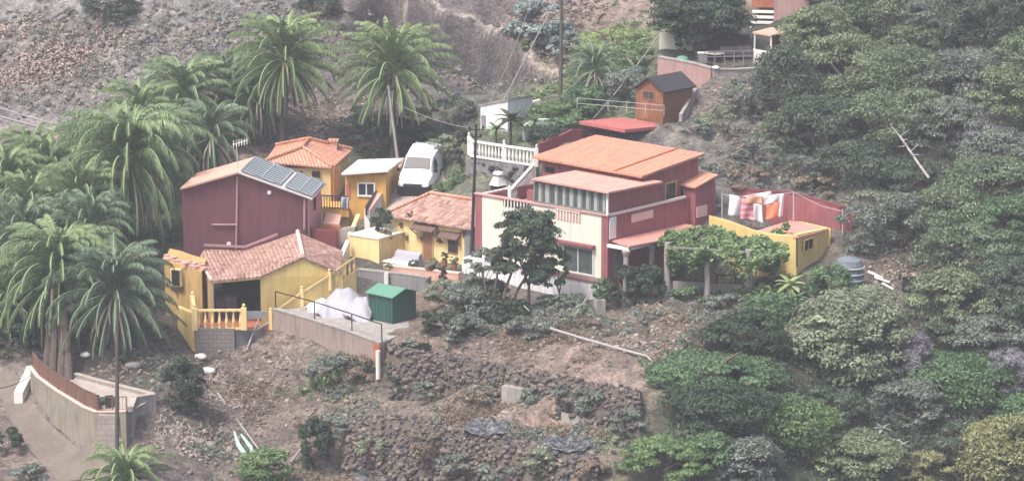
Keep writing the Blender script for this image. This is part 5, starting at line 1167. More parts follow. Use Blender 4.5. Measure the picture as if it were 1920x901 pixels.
for k, (px, lb) in enumerate(((180, 'dark chair at the left end of the dark-topped table'), (206, 'dark chair in front of the dark-topped table beside the pole'))):
    g = P(px, 757, -10.3); rt = thing('chair', g - U * .4, lb, 'chair'); mb = MB(); mb.box(g, .45, .45, .06, .3); mb.build('seat', MT['metal'], rt); mb = MB(); mb.box(g + Vector((0, -.2, .3)), .45, .05, .5, .3); mb.build('backrest', MT['metal'], rt)
    for s, t in ((-.18, -.18), (.18, -.18), (-.18, .18), (.18, .18)): mb = MB(); mb.box(g + Vector((s, t, -.22)), .04, .04, .42); mb.build('leg', MT['metal'], rt)
# pale boulder / concrete ramp and orange parasol at the left edge
wall_run('ramp_wall', [(34, 735, -4.2), (50, 705, -2.6), (74, 650, 1.0)], [-8.5, -8, -7], .5, 'offwhite', 'pale concrete ramp wedge at the upper left end of the bronze railing')
wall_run('wall', [(-30, 680, -.8), (16, 679, -.6), (48, 682, -.9)], -8, .4, 'palepink', 'low pinkish wall at the left edge of the photo')
g = P(2, 655, 0); rt = thing('parasol', g - U * 2, 'orange parasol cut by the left edge of the photo', 'parasol'); mb = MB(); mb.lathe(g - U * .3, [(.75, 0), (.4, .22), (.03, .36)], 8); mb.build('canopy', MT['orangecloth'], rt); mb = MB(); mb.bar(g - U * 2, g, .03); mb.build('pole', MT['lightmetal'], rt)
# ------------------------------------------------------------------ terrace parapet between soil terraces etc. (stone walls: built with stones)
MT['wallcore'] = M_plain('wall_joints', '5c534c', var=.3, scale=2, bump=.5)
def lump(seed):
    """low-poly stone"""
    import bmesh
    bm = bmesh.new(); bmesh.ops.create_icosphere(bm, subdivisions=1, radius=1); V = np.array([v.co[:] for v in bm.verts]); F = np.array([[v.index for v in f.verts] for f in bm.faces]); bm.free()
    r = np.random.default_rng(seed); V *= 1 + r.normal(0, .2, (len(V), 1)); V += r.normal(0, .09, V.shape); V = np.clip(V, -.62, .62) * 1.2; V += r.normal(0, .05, V.shape); return V, F
LUMPS = [lump(i) for i in range(6)]
def stones(name, C, S, mat, parent=None, seed=0, flatz=.7):
    """many stones in one mesh; C centres, S sizes"""
    r = np.random.default_rng(seed); VV, FF, RR = [], [], []; off_ = 0; n = len(C); which = r.integers(0, 6, n)
    for k in range(6):
        ids = np.nonzero(which == k)[0]
        if not len(ids): continue
        V0, F0_ = LUMPS[k]; m_ = len(ids); ang = r.uniform(0, 6.28, m_); tl = r.uniform(-.5, .5, m_); s3 = S[ids][:, None] * np.stack([r.uniform(.8, 1.4, m_), r.uniform(.7, 1.1, m_), r.uniform(.55, .95, m_) * flatz / .7], 1)
        V = V0[None] * s3[:, None, :]; c, s = np.cos(tl), np.sin(tl); x = V[..., 0] * c[:, None] - V[..., 2] * s[:, None]; z = V[..., 0] * s[:, None] + V[..., 2] * c[:, None]; V = np.stack([x, V[..., 1], z], -1)
        c, s = np.cos(ang), np.sin(ang); x = V[..., 0] * c[:, None] - V[..., 1] * s[:, None]; y = V[..., 0] * s[:, None] + V[..., 1] * c[:, None]; V = np.stack([x, y, V[..., 2]], -1) + C[ids][:, None, :]
        VV.append(V.reshape(-1, 3)); FF.append((F0_[None] + (np.arange(m_) * len(V0))[:, None, None] + off_).reshape(-1, 3)); off_ += m_ * len(V0); RR.append(np.repeat(r.random(m_), len(F0_)))
    return link(name, np_mesh(name, np.concatenate(VV), np.concatenate(FF), {'rnd': ('FACE', 'FLOAT', np.concatenate(RR))}), parent, mat)
MT['stone'] = M_rnd('dry_stone', ['454145', '615a5b', '6f655f', '7d7168', '524c4f', '8f806f'])
MT['darkstone'] = M_rnd('dark_basalt', ['37343a', '4e4a50', '625c60', '74696a'])
MT['rubble'] = M_rnd('rubble', ['6b5c54', '86756b', '9c8b7f', '75665e', 'b3a598'])
def stone_face(parent, px0, px1, zb, seed, mat='stone', size=.12, dens=22, lean=.0, zt0=None):
    A, B = P(*px0), P(*px1); r = np.random.default_rng(seed); L = (B - A).length; h = ((A.z + B.z) / 2 - zb); n = int(L * h * dens); t = r.random(n); v = r.random(n)
    zt = A.z + (B.z - A.z) * t; C = np.stack([A.x + (B.x - A.x) * t, A.y + (B.y - A.y) * t - (1 - v) * 0 - lean * (1 - v) + r.normal(0, .05, n), zb + (zt - zb) * v], 1)
    return stones('stones', C, size * r.uniform(.55, 1.5, n), MT[mat], parent, seed)
for i, (nm, (a, b), zb, par) in enumerate(STONEWALLS):
    if par is not None: stone_face(par, a, b, zb, 50 + i, 'darkstone', .2, 10)
def terrace_wall(name, tops, bots, label, seed, mat='stone', size=.11, dens=27):
    """leaning dry-stone wall: tops/bots lists of (px,py,Y)"""
    T = [P(a_, b_, c_ - .5) for a_, b_, c_ in tops]; Bt = [P(a_, b_, c_ - .5) for a_, b_, c_ in bots]; rt = thing(name, Bt[0], label, 'stone wall'); mb = MB()
    for i in range(len(T) - 1):
        bk = Vector((.1, 1.0, -.05)); mb.hull([T[i], T[i + 1], T[i + 1] + bk, T[i] + bk], [Bt[i] - U * .3, Bt[i + 1] - U * .3, Bt[i + 1] + bk * 2 - U * .3, Bt[i] + bk * 2 - U * .3])
    mb.build('wall_body', MT['wallcore'], rt); r = np.random.default_rng(seed); CC = []
    for i in range(len(T) - 1):
        L = (T[i + 1] - T[i]).length; h = (T[i] - Bt[i]).length; n = int(L * h * dens * 1.5); t, v = r.random(n), r.random(n) ** .9
        wob = vnoise(t * 20 + i * 20, v * 3, 1.5, seed) * .3
        a = np.array(T[i])[None] * (1 - t)[:, None] + np.array(T[i + 1])[None] * t[:, None]; b = np.array(Bt[i])[None] * (1 - t)[:, None] + np.array(Bt[i + 1])[None] * t[:, None]
        c = b * (1 - v)[:, None] + a * v[:, None]; c[:, 1] += r.normal(0, .06, n) - wob * .3 + .05; c[:, 2] += r.normal(0, .05, n); CC.append(c)
    for i in range(len(T) - 1):
        L = (T[i + 1] - T[i]).length; n = int(L * 16); t, v = r.random(n), r.random(n); c = np.array(T[i])[None] * (1 - t)[:, None] + np.array(T[i + 1])[None] * t[:, None]; c[:, 1] += v * 1.1 - .05; c[:, 2] += r.normal(.02, .05, n); CC.append(c)
    C = np.concatenate(CC); k = vnoise(C[:, 0] + 60, C[:, 2] * 1.5 + 60, .9, seed + 1) > .12; C = C[k]
    stones('stones', C, size * np.where(r.random(len(C)) < .25, r.uniform(1.2, 2.0, len(C)), r.uniform(.4, 1.1, len(C))), MT[mat], rt, seed); return rt
terrace_wall('stone_wall', [(728, 650, -5.4), (780, 662, -6.4), (830, 672, -7.4), (885, 682, -8.2), (945, 692, -9.8), (1010, 706, -11.3), (1070, 718, -12.8), (1135, 729, -14.1), (1200, 739, -15.4)],
             [(728, 748, -6.3), (780, 746, -7.2), (830, 745, -8.2), (885, 750, -9.1), (945, 757, -10.7), (1010, 771, -12.2), (1070, 785, -13.7), (1135, 796, -15.0), (1200, 806, -16.3)],
             'upper dry-stone terrace wall running from the pale upright pipe to the flat-topped bush', 11)
terrace_wall('stone_wall', [(655, 786, -8.3), (720, 788, -9.7), (780, 792, -11.1), (840, 803, -12.7), (900, 815, -14.2), (955, 829, -15.5), (1010, 843, -16.7), (1065, 855, -17.9), (1120, 865, -19.2)],
             [(640, 895, -9.6), (715, 900, -11.3), (780, 905, -12.7), (840, 911, -14.1), (900, 917, -15.5), (955, 924, -16.8), (1010, 932, -18), (1065, 937, -19.3), (1120, 942, -20.5)],
             'lower dry-stone terrace wall at the bottom edge of the photo', 13, 'stone', .12, 20)
terrace_wall('stone_wall', [(1185, 590, -2.6), (1240, 586, -2.2), (1300, 592, -2.6), (1350, 590, -2.4)], [(1150, 668, -6.4), (1215, 672, -6.8), (1290, 668, -6.8), (1350, 650, -6.2)], 'tumbled dry-stone bank below the vine pergola', 17, 'rubble', .12, 14)
mb = MB(); a = P(968, 742, -11.4); mb.box(a + Vector((0, 0, -.5)), 1.6, .5, 2.0, -.6); tag(mb.build('concrete_buttress', MT['grey'] and MT['conc'], bevel=.1), 'pale concrete patch in the middle of the upper dry-stone wall', 'buttress')
mb = MB(); a, b = P(1052, 780, -13.9), P(1118, 797, -15.2); mb.hull([a + U * .2, b + U * .2, b + Vector((.1, .3, .2)), a + Vector((.1, .3, .2))], [a - U * .3, b - U * .3, b + Vector((.1, .3, -.3)), a + Vector((.1, .3, -.3))]); tag(mb.build('kerb', MT['conc']), 'low pale concrete strip at the foot of the upper dry-stone wall', 'kerb')
mb = MB(); a = P(1124, 596, -2.0); mb.box(a - U * .2, .55, .5, 2.6, .3); tag(mb.build('pillar', MT['conc'], bevel=.06), 'square concrete pillar under the right corner of the white plinth', 'pillar')
print('buildings', round(time.time() - T0, 1))
# ------------------------------------------------------------------ VEGETATION
HAZE = .00065
def scale_at(p): return FPX / (Vector(p) - CAMP).length
def crown_pts(rx, ry, rz, ncl, n, seed, hollow=.72, up=.35, clr=.26):
    r = np.random.default_rng(seed); d = r.normal(size=(ncl, 3)); d[:, 2] = d[:, 2] + up; d /= np.linalg.norm(d, axis=1)[:, None]
    rad = r.uniform(hollow, 1.0, ncl) ** .7; cl = d * rad[:, None] * (1 - clr * .6); cs = clr * r.uniform(.55, 1.35, ncl)
    k = r.choice(ncl, n, p=cs ** 2 / (cs ** 2).sum()); q = r.normal(size=(n, 3)); q /= np.linalg.norm(q, axis=1)[:, None]; q[:, 2] = np.where(q[:, 2] < -.3, -q[:, 2], q[:, 2])
    rr = r.uniform(.5, 1.08, n) ** .6 * np.where(r.random(n) < .1, r.uniform(1.0, 1.45, n), 1); loc = cl[k] + q * (cs[k] * rr)[:, None] * [1, 1, .7]
    C = loc * [rx, ry, rz]; Nn = q * [1, 1, 1.4] + r.normal(size=(n, 3)) * .3 + [0, 0, .3]; Nn /= np.linalg.norm(Nn, axis=1)[:, None]
    return C, Nn, (r.random(n) * .6 + r.random(ncl)[k] * .4)
def crown(name, parent, c, rx, ry, rz, mat, n, size, seed, ncl=None, asp=.5, tuft=0, **kw):
    ncl = ncl or max(12, int(n / 110)); C, Nn, rv = crown_pts(rx, ry, rz, ncl, n, seed, **kw); C = C + np.array(c)[None]
    g = gz0(C[:, 0], C[:, 1]); C[:, 2] = np.maximum(C[:, 2], g + .05)
    return link(name, leafcards(name, C, Nn, size, rv, mat, asp=asp, tuft=tuft), parent, mat)
def limbs(mb, b, c, r0, rx, seed, n=5):
    r = random.Random(seed); b, c = Vector(b), Vector(c); m_ = b.lerp(c, .45) + Vector((r.uniform(-.2, .2), r.uniform(-.2, .2), 0)); mb.tube([b - U * .2, b.lerp(m_, .5) + Vector((r.uniform(-.1, .1), 0, 0)), m_], [r0 * 1.25, r0, r0 * .8], 7)
    for i in range(n):
        a = 6.28 * i / n + r.random(); t = c + Vector((math.cos(a) * rx * .6, math.sin(a) * rx * .5, r.uniform(-.1, .5) * rx)); k = m_.lerp(t, .5) + Vector((0, 0, .12 * rx)); mb.tube([m_, k, t], [r0 * .6, r0 * .4, r0 * .15], 5)
NT = [0]
def tree(px, py, rx, ry, kind, label, cat='shrub', name='shrub', Y=None, n=None, size=.098, group=None, by=.85, trunk=True, dens=1.5, bark='bark', asp=.5, lift=0, tr=None, **kw):
    NT[0] += 1; seed = NT[0] * 13 + 5
    g = H(px, min(py + ry * by, 1000)) if Y is None else None
    Yc = (g.y if Y is None else Y) + (0 if Y is not None else .5 * rx / 33 * .6); c = P(px, py, Yc); s = scale_at(c); RX, RZ = rx / s, ry / s / cp
    gzv = gz(c.x, c.y)
    n = n or int(rx * ry * 3.14 / 3.5 * dens * (1.35 if size < .1 else 1)); kw.setdefault('tuft', .3); rt = thing(name, (c.x, c.y, gzv), label, cat, group)
    crown('crown' if trunk else 'foliage', rt, c, RX, RX * .9, RZ, LEAF[kind], n, size, seed, asp=asp, **kw)
    mb = MB(); r0 = tr or max(.05, RX * .06); limbs(mb, (c.x, c.y, min(gzv, c.z - RZ * .5)), c - U * RZ * .25, r0, RX, seed); mb.build('trunk' if trunk else 'stem', MT[bark], rt)
    return rt
G = 'heath trees covering the right hillside'
FOREST = [
 (1560,60,70,50,'darkheath','dark tree wedged between the rounded one by the hut and the topmost green one'),
 (1950,110,80,60,'heath','green tree cut by the right edge of the photo, upper corner'),
 (1715,90,60,45,'heath','light-tipped tree left of the orange-yellow leaved bush'),
 (1480,240,50,40,'heath','small green tree at the lower left corner of the upper wood'),
 (1720,215,70,45,'heath','tree with light tips right above the pale fallen trunk'),
 (1560,185,70,45,'heath','rounded light-tipped tree in the left half of the upper wood'),
 (1940,600,60,60,'darkheath','dark tree cut by the right edge of the photo, lower third'),
 (1760,640,60,35,'darkheath','dark low tree just above the bare grey-purple twiggy bush'),
 (1930,790,60,50,'green','green tree cut by the right edge of the photo above the yellowish pine-like tree'),
 (1560,760,60,35,'darkheath','dark low bush under the large pale olive bush'),
 (1660,690,50,30,'greygreen','grey-green low bush between olive bush and grey-purple twigs'),
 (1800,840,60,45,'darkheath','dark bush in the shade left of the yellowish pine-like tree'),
 (1535,75,72,66,'heath','rounded dark green tree at the top left of the wood, right beside the hut'),
 (1570,-10,70,60,'greygreen','grey-green tree at the top edge beside the pinkish grey house'),
 (1640,20,95,65,'heath','green tree with light tips at the top edge of the wood'),
 (1755,50,70,55,'greygreen','thin greyish tree at the top edge of the wood with brown twigs'),
 (1860,30,95,75,'darkheath','very dark tree in the top right corner of the photo'),
 (1470,165,60,75,'darkheath','dark drooping tree at the left edge of the wood below the hut'),
 (1585,130,95,60,'heath','broad green tree below the one touching the top edge of the wood'),
 (1700,150,90,60,'heath','mid green tree in the upper middle of the wood'),
 (1810,150,80,55,'greygreen','grey-green tree left of the orange-leaved bush'),
 (1890,190,70,65,'heath','green tree at the right edge of the photo, below the very dark corner tree'),
 (1530,240,85,60,'darkheath','dark spreading tree at the foot of the wood above the bare slope'),
 (1640,230,95,55,'heath','wide light-tipped tree left of pale fallen trunk'),
 (1770,240,95,55,'greygreen','dull grey-green tree right of the pale fallen trunk'),
 (1880,290,80,45,'greygreen','greyish tree at the right edge of the photo, upper third'),
 (1600,310,80,42,'darkheath','low dark tree under the wide light-tipped tree'),
 (1700,340,70,40,'darkheath','dark shaded thicket below the pale fallen trunk'),
 (1860,350,95,55,'heath','fresh green tree at the right, the topmost of the three bright ones'),
 (1790,400,90,50,'heath','spreading green tree above the bare clearing with the dark barrel'),
 (1890,430,75,55,'green','green tree at the right edge of the photo, halfway down'),
 (1825,475,110,55,'heath','big flat-topped tree right of the dark barrel'),
 (1890,540,75,55,'darkheath','dark green tree at the right edge of the photo, below the middle'),
 (1785,560,85,50,'heath','light-tipped tree just below and right of the dark barrel'),
 (1850,640,90,45,'greygreen','shaded grey-green tree in the lower right wood'),
 (1800,720,105,55,'green','fresh green tree in the lower right wood right of the grey twiggy bush'),
 (1700,760,75,45,'greygreen','grey-green bush above the pale aloe flowers'),
 (1880,860,90,75,'yellow','yellowish pine-like tree in the bottom right corner of the photo'),
 (1480,800,90,55,'bright','bright green rounded bush at the bottom of the wood'),
 (1600,860,95,50,'heath','dull green bush at the bottom edge, right of the bright green rounded bush'),
 (1735,885,60,35,'yellow','small yellow-green bush at the bottom edge under the aloes'),
 (1400,870,70,50,'greygreen','greyish bush at the bottom edge, left of the bright green rounded bush'),
]
for k, (a, b, c, d, e, f) in enumerate(FOREST): tree(a, b, c * 1.08, d * 1.08, ('heathlight' if e == 'heath' and k % 3 == 0 else e), f, 'tree', 'heath_tree', group=G, dens=2.0, up=.5, clr=.2 + .04 * (k % 3), size=.105, asp=.42, tuft=.4, hollow=.74, by=.8)
tree(1590, 640, 125, 95, 'olive', 'large pale olive bush with greyish leaves at the left edge of the lower wood', 'shrub', dens=1.9, size=.125, clr=.2, up=.6)
tree(1640, 580, 70, 45, 'olive', 'pale olive bush directly below the planks', dens=1.9, size=.125)
tree(1715, 675, 40, 60, 'twig', 'bare grey-purple twiggy bush in the lower wood', dens=2.2, size=.16, asp=.12)
tree(1890, 700, 45, 50, 'twig', 'bare grey-purple twiggy bush at the right edge of the photo', dens=2.2, size=.16, asp=.12)
tree(1850, 270, 60, 35, 'twig', 'leafless greyish bush in the upper wood near the right edge', dens=2.0, size=.16, asp=.12)
tree(1820, 95, 22, 10, 'yellow', 'small orange-yellow leaved bush in the dark upper wood', dens=3)
tree(1690, 420, 60, 60, 'greygreen', 'grey-green bush left of the bare clearing', dens=1.2)
tree(1610, 430, 50, 55, 'greygreen', 'thin grey-green bush right of the red boundary wall', dens=1.0)
tree(1640, 385, 60, 28, 'olive', 'pale twiggy bush above the end of the red boundary wall', dens=1.3)
tree(1560, 540, 55, 45, 'green', 'green bush between the yellow annex and the covered water tank', dens=1.5)
tree(1520, 470, 0.1 + 30, 22, 'green', 'small leafy plant at the foot of the yellow annex', dens=1.4, Y=-.4) if False else None
tree(1400, 630, 85, 50, 'dark', 'dense dark green bush below the right pergola column', dens=1.8)
tree(1450, 590, 55, 45, 'green', 'green bush below the small papaya-like plant', dens=1.5)
tree(1335, 705, 145, 36, 'green', 'wide flat-topped green bush spreading over the right end of the upper stone wall', dens=2.0, clr=.16, up=1.1)
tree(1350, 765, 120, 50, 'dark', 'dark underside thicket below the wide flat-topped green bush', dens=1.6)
tree(1245, 865, 95, 45, 'bright', 'low bright green bush at the bottom right of the lower stone wall', dens=2.0, clr=.16, up=1)
tree(1330, 850, 60, 40, 'green', 'green bush joining the low bright one at its right', dens=1.8)
tree(1130, 760, 50, 35, 'greygreen', 'thin greyish bush at the right end of the upper stone wall', dens=1.0)
# around the houses
rt = tree(992, 452, 60, 66, 'darkgreen', 'dark bushy tree with several thin trunks in front of the cream facade', 'tree', 'fruit_tree', Y=-1.5, dens=2.0, clr=.27, hollow=.35)
for cx_, cy_, rx_, ry_ in ((945, 490, 42, 34), (1010, 515, 40, 34), (968, 425, 40, 34), (1018, 440, 34, 46)): c_ = P(cx_, cy_, -1.6); s_ = scale_at(c_); crown('crown', rt, c_, rx_ / s_, rx_ / s_ * .8, ry_ / s_, LEAF['darkgreen'], int(rx_ * ry_ * 1.7), .11, cx_, clr=.3, hollow=.3)
mb = MB(); 
for bx, by_, tx, ty in ((935, 600, 975, 470), (928, 600, 935, 500), (945, 600, 1010, 480), (930, 598, 905, 510)): mb.tube([P(bx, by_, -1.5), P((bx + tx) / 2 - 5, (by_ + ty) / 2, -1.5), P(tx, ty, -1.5)], [.11, .08, .05], 6)
mb.build('trunk', MT['bark'], rt)
tree(905, 500, 38, 35, 'greygreen', 'small grey-green tree left of the dark bushy tree', 'tree', 'tree', Y=-.5, dens=1.6)
tree(880, 575, 62, 45, 'greygreen', 'grey-green bush in front of the left end of the white plinth', dens=1.7, Y=-1)
tree(955, 590, 50, 32, 'dark', 'dark low bush under the dark bushy tree', dens=1.6, Y=-2.5)
tree(1050, 585, 62, 38, 'greygreen', 'loose grey bush in front of the middle of the white plinth', dens=1.1, Y=-2)
tree(1080, 480, 22, 40, 'olive', 'pale slender bush against the lower window', dens=1.3, Y=-.6) if False else None
tree(1045, 500, 26, 45, 'green', 'slim green bush at the left side of the wide lower window', dens=1.5, Y=-.9)
tree(1170, 530, 42, 38, 'dark', 'dark bush beside the first porch column', dens=1.7, Y=-1.4)
tree(1218, 540, 38, 46, 'dark', 'dark bush between the porch and the leftmost pergola column', dens=1.7, Y=-1.6)
tree(1290, 560, 36, 24, 'green', 'low green plants between the two left pergola columns', dens=1.6, Y=-2.0)
tree(1360, 575, 45, 28, 'greygreen', 'low grey plants under the middle of the pergola', dens=1.3, Y=-2.4)
tree(845, 350, 34, 18, 'green', 'low green bush on the right of the van', dens=2, Y=15.5)
tree(868, 285, 16, 50, 'dark', 'tall narrow dark bush at the left end of the white balustrade', dens=2, Y=17.0)
tree(835, 285, 38, 36, 'olive', 'yellowish flowering bush behind the van', dens=1.3)
tree(722, 255, 72, 42, 'dark', 'dark round shrub behind the pale roof of the orange house', dens=2)
tree(680, 235, 60, 38, 'greygreen', 'dry grey-green bush left of the tall pale pole', dens=1.4)
tree(780, 235, 45, 35, 'olive', 'grey-olive bush under the right side of the tall palm', dens=1.4)
tree(850, 215, 45, 40, 'greygreen', 'greyish bush between tall palm and white block building', dens=1.2)
tree(714, 412, 24, 22, 'dark', 'round potted bush at the top left corner of the cottage', dens=2.5, Y=11.4)
tree(722, 452, 17, 26, 'brown', 'reddish flowering climber on the left corner of the cottage', dens=2, Y=10.6)
tree(800, 607, 22, 25, 'dark', 'small dark bush on the bare soil right of the green shed', dens=2)
tree(838, 555, 45, 36, 'olive', 'leafy olive bush on the slope right of the green shed', dens=1.6, Y=.8)
tree(845, 610, 50, 25, 'dark', 'dark scrub below the leafy olive bush', dens=1.5)
tree(770, 708, 42, 45, 'dark', 'dark bush growing against the left end of the upper stone wall', dens=2, Y=-6.2)
tree(1003, 765, 34, 42, 'greygreen', 'grey-green shrub with thin stem in front of the pale concrete patch', dens=1.2, Y=-12.3)
tree(630, 700, 62, 40, 'greygreen', 'sprawling grey-green bush under the concrete retaining wall', dens=1.4, clr=.2)
tree(590, 835, 32, 60, 'dark', 'dark green bush at the left end of the lower stone wall', dens=1.7)
tree(500, 875, 58, 38, 'bright', 'bright green bush at the bottom edge near the pale leaning pole', dens=2)
tree(345, 725, 42, 58, 'dark', 'dark creeping bush right of the lower terrace', dens=1.5)
tree(18, 640, 55, 34, 'dark', 'dark bush above the low pinkish wall at the left edge', dens=1.6)
tree(15, 830, 30, 28, 'dark', 'dark small bush beside the dirt road at the left edge', dens=1.6)
tree(60, 890, 45, 22, 'greygreen', 'grey-green bush in the bottom left corner below the dirt road', dens=1.4)
tree(210, 20, 60, 34, 'dark', 'dark bush on the rocky slope at the top left', dens=1.6)
tree(590, 10, 55, 30, 'dark', 'dark bush at the top edge between the two tall palms', dens=1.4)
tree(1010, 45, 70, 50, 'blue', 'blue-green cactus thicket at the top edge left of the tall dark pole', dens=1.0, size=.16, asp=.8)
tree(1062, 88, 36, 32, 'blue', 'lower blue-green cactus clump just right of the tall dark pole', dens=1.0, size=.15, asp=.8)
tree(990, 85, 14, 14, 'yellow', 'small yellow-green bush beside the blue-green cactus thicket', dens=2.5)
tree(1150, 80, 75, 28, 'lime', 'light green leafy patch right of the tall dark pole', dens=1.6, trunk=False)
tree(1190, 110, 40, 35, 'bright', 'bright green bush left of the pinkish retaining wall', dens=1.6, trunk=False)
tree(1180, 165, 55, 38, 'greygreen', 'grey-green scrub between young palm and wooden shed', dens=1.5, trunk=False)
tree(1100, 190, 50, 32, 'green', 'green bush below the young palm', dens=1.7)
tree(1040, 215, 55, 22, 'bright', 'bright garden plants above the short bright white wall', dens=1.8, trunk=False, Y=20)
tree(1070, 235, 50, 18, 'green', 'green creepers above the red garden wall', dens=1.9, trunk=False)
tree(1020, 250, 45, 16, 'dark', 'dark green plants between white balustrade and red garden wall', dens=1.9, trunk=False, Y=15.2)
tree(1380, 190, 42, 34, 'greygreen', 'grey-green scrub under the stone-faced retaining wall', dens=.9)
tree(1345, 225, 36, 30, 'paletwig' if False else 'olive', 'pale succulents on the slope right of the wooden shed', dens=.9)
tree(1300, 240, 36, 18, 'greygreen', 'greyish plants right of the red canopy roof', dens=1.2)
tree(1420, 290, 50, 30, 'greygreen', 'thin grey scrub on the bare slope above the laundry', dens=.8)
tree(1500, 320, 60, 32, 'greygreen', 'grey scrub at the foot of the dark spreading tree', dens=1.0)
tree(1400, 335, 55, 20, 'brown', 'brownish dry scrub just above the washing line', dens=.9)
tree(1530, 350, 50, 22, 'brown', 'brownish bush behind the red boundary wall', dens=1.0)
tree(905, 560, 55, 40, 'dark', 'dark tangled bush left of the thin trunks of the dark bushy tree', Y=-.6, dens=1.8)
tree(870, 615, 55, 26, 'greygreen', 'low grey scrub on the edge of the upper terrace below the dark tangled bush', dens=1.4)
tree(1000, 612, 60, 24, 'greygreen', 'low grey scrub right of the thin bare sapling stem', dens=1.3)
tree(1085, 600, 34, 30, 'olive', 'thin olive bush left of the square concrete pillar', dens=1.0)
tree(815, 520, 22, 34, 'brown', 'reddish brown climber at the right end of the grey block wall', Y=3.4, dens=1.6)
tree(680, 690, 34, 30, 'brown', 'rust-coloured dry bush at the foot of the rusty orange sheet', dens=1.4)
tree(1130, 545, 22, 26, 'green', 'small green bush at the right corner of the white plinth', Y=-1.6, dens=1.6)
tree(1500, 600, 60, 40, 'green', 'green bush in front of the pale olive bushes, below the papaya-like plants', dens=1.5)
tree(640, 800, 50, 24, 'greygreen', 'thin low scrub on top of the left end of the lower stone wall', dens=.9)
tree(960, 880, 70, 26, 'greygreen', 'grey weeds growing over the middle of the lower stone wall', dens=.7)
for k, (px, py, rx_, ry_, kd, Y_, lb) in enumerate(((800, 730, 30, 18, 'greygreen', -8.3, 'weedy tuft on the upper stone wall right of the dark wall bush'), (900, 745, 34, 16, 'brown', -10.6, 'dry brown weeds at the foot of the upper stone wall left of the pale patch'), (1060, 740, 34, 22, 'greygreen', -13.8, 'grey weeds hanging over the upper stone wall above the low concrete strip'),
    (700, 840, 36, 24, 'olive', -10.9, 'olive weeds on the left part of the lower stone wall'), (790, 830, 46, 26, 'brown', -13.0, 'brown dry bush on the lower stone wall below its middle terrace'), (860, 868, 40, 24, 'greygreen', -14.8, 'grey-green weeds low on the lower stone wall'), (1010, 862, 44, 26, 'olive', -17.7, 'olive weeds on the right part of the lower stone wall'), (1105, 890, 44, 28, 'brown', -19.8, 'brown dry weeds at the right end of the lower stone wall'), (1150, 830, 40, 30, 'olive', -17, 'olive scrub between the two stone walls at their right ends'), (1175, 790, 36, 30, 'greygreen', -16.8, 'grey scrub covering the right end of the upper stone wall'))): tree(px, py, rx_, ry_, kd, lb, Y=Y_, dens=1.1, size=.1, trunk=False)
wall_run('shelter_wall', [(1324, 70, 28.3), (1366, 67, 28.0), (1406, 66, 27.8)], 4.5, .15, 'oldwood', 'dark wooden shelter wall behind the upper terrace benches', cap=.25, capmat='grey')
for k, (px, py, lb) in enumerate(((728, 508, 'potted plant on the patio below the reddish climber'), (775, 500, 'potted plant in front of the covered garden sofa'), (812, 498, 'potted plant right beside the brown cottage door'), (833, 488, 'potted plant under the small cottage window'), (852, 492, 'potted plant at the right corner of the cottage'))):
    g = P(px, py, 7.2 + .1 * k); rt = thing('potted_plant', g - U * .4, lb, 'potted plant'); mb = MB(); mb.lathe(g - U * .4, [(.14, 0), (.2, .35), (.22, .38)], 9); mb.build('pot', MT['rust'], rt); crown('foliage', rt, g + U * .2, .3, .3, .3, LEAF['dark' if k % 2 else 'green'], 160, .09, 900 + k)
# umbrella tree
rt = tree(1313, 34, 100, 56, 'dark', 'umbrella-shaped dense dark green tree on the upper terrace', 'tree', 'umbrella_tree', Y=27.5, dens=4.2, size=.125, clr=.2, hollow=.45, tr=.28)
mb = MB(); mb.tube([P(1311, 118, 27), P(1309, 90, 27.2), P(1306, 60, 27.4)], [.3, .24, .2], 8); mb.build('trunk', MT['bark'], rt)
tree(1275, 85, 18, 22, 'dark', 'thin dark shrub against the bright cream wall', dens=.9, Y=28)
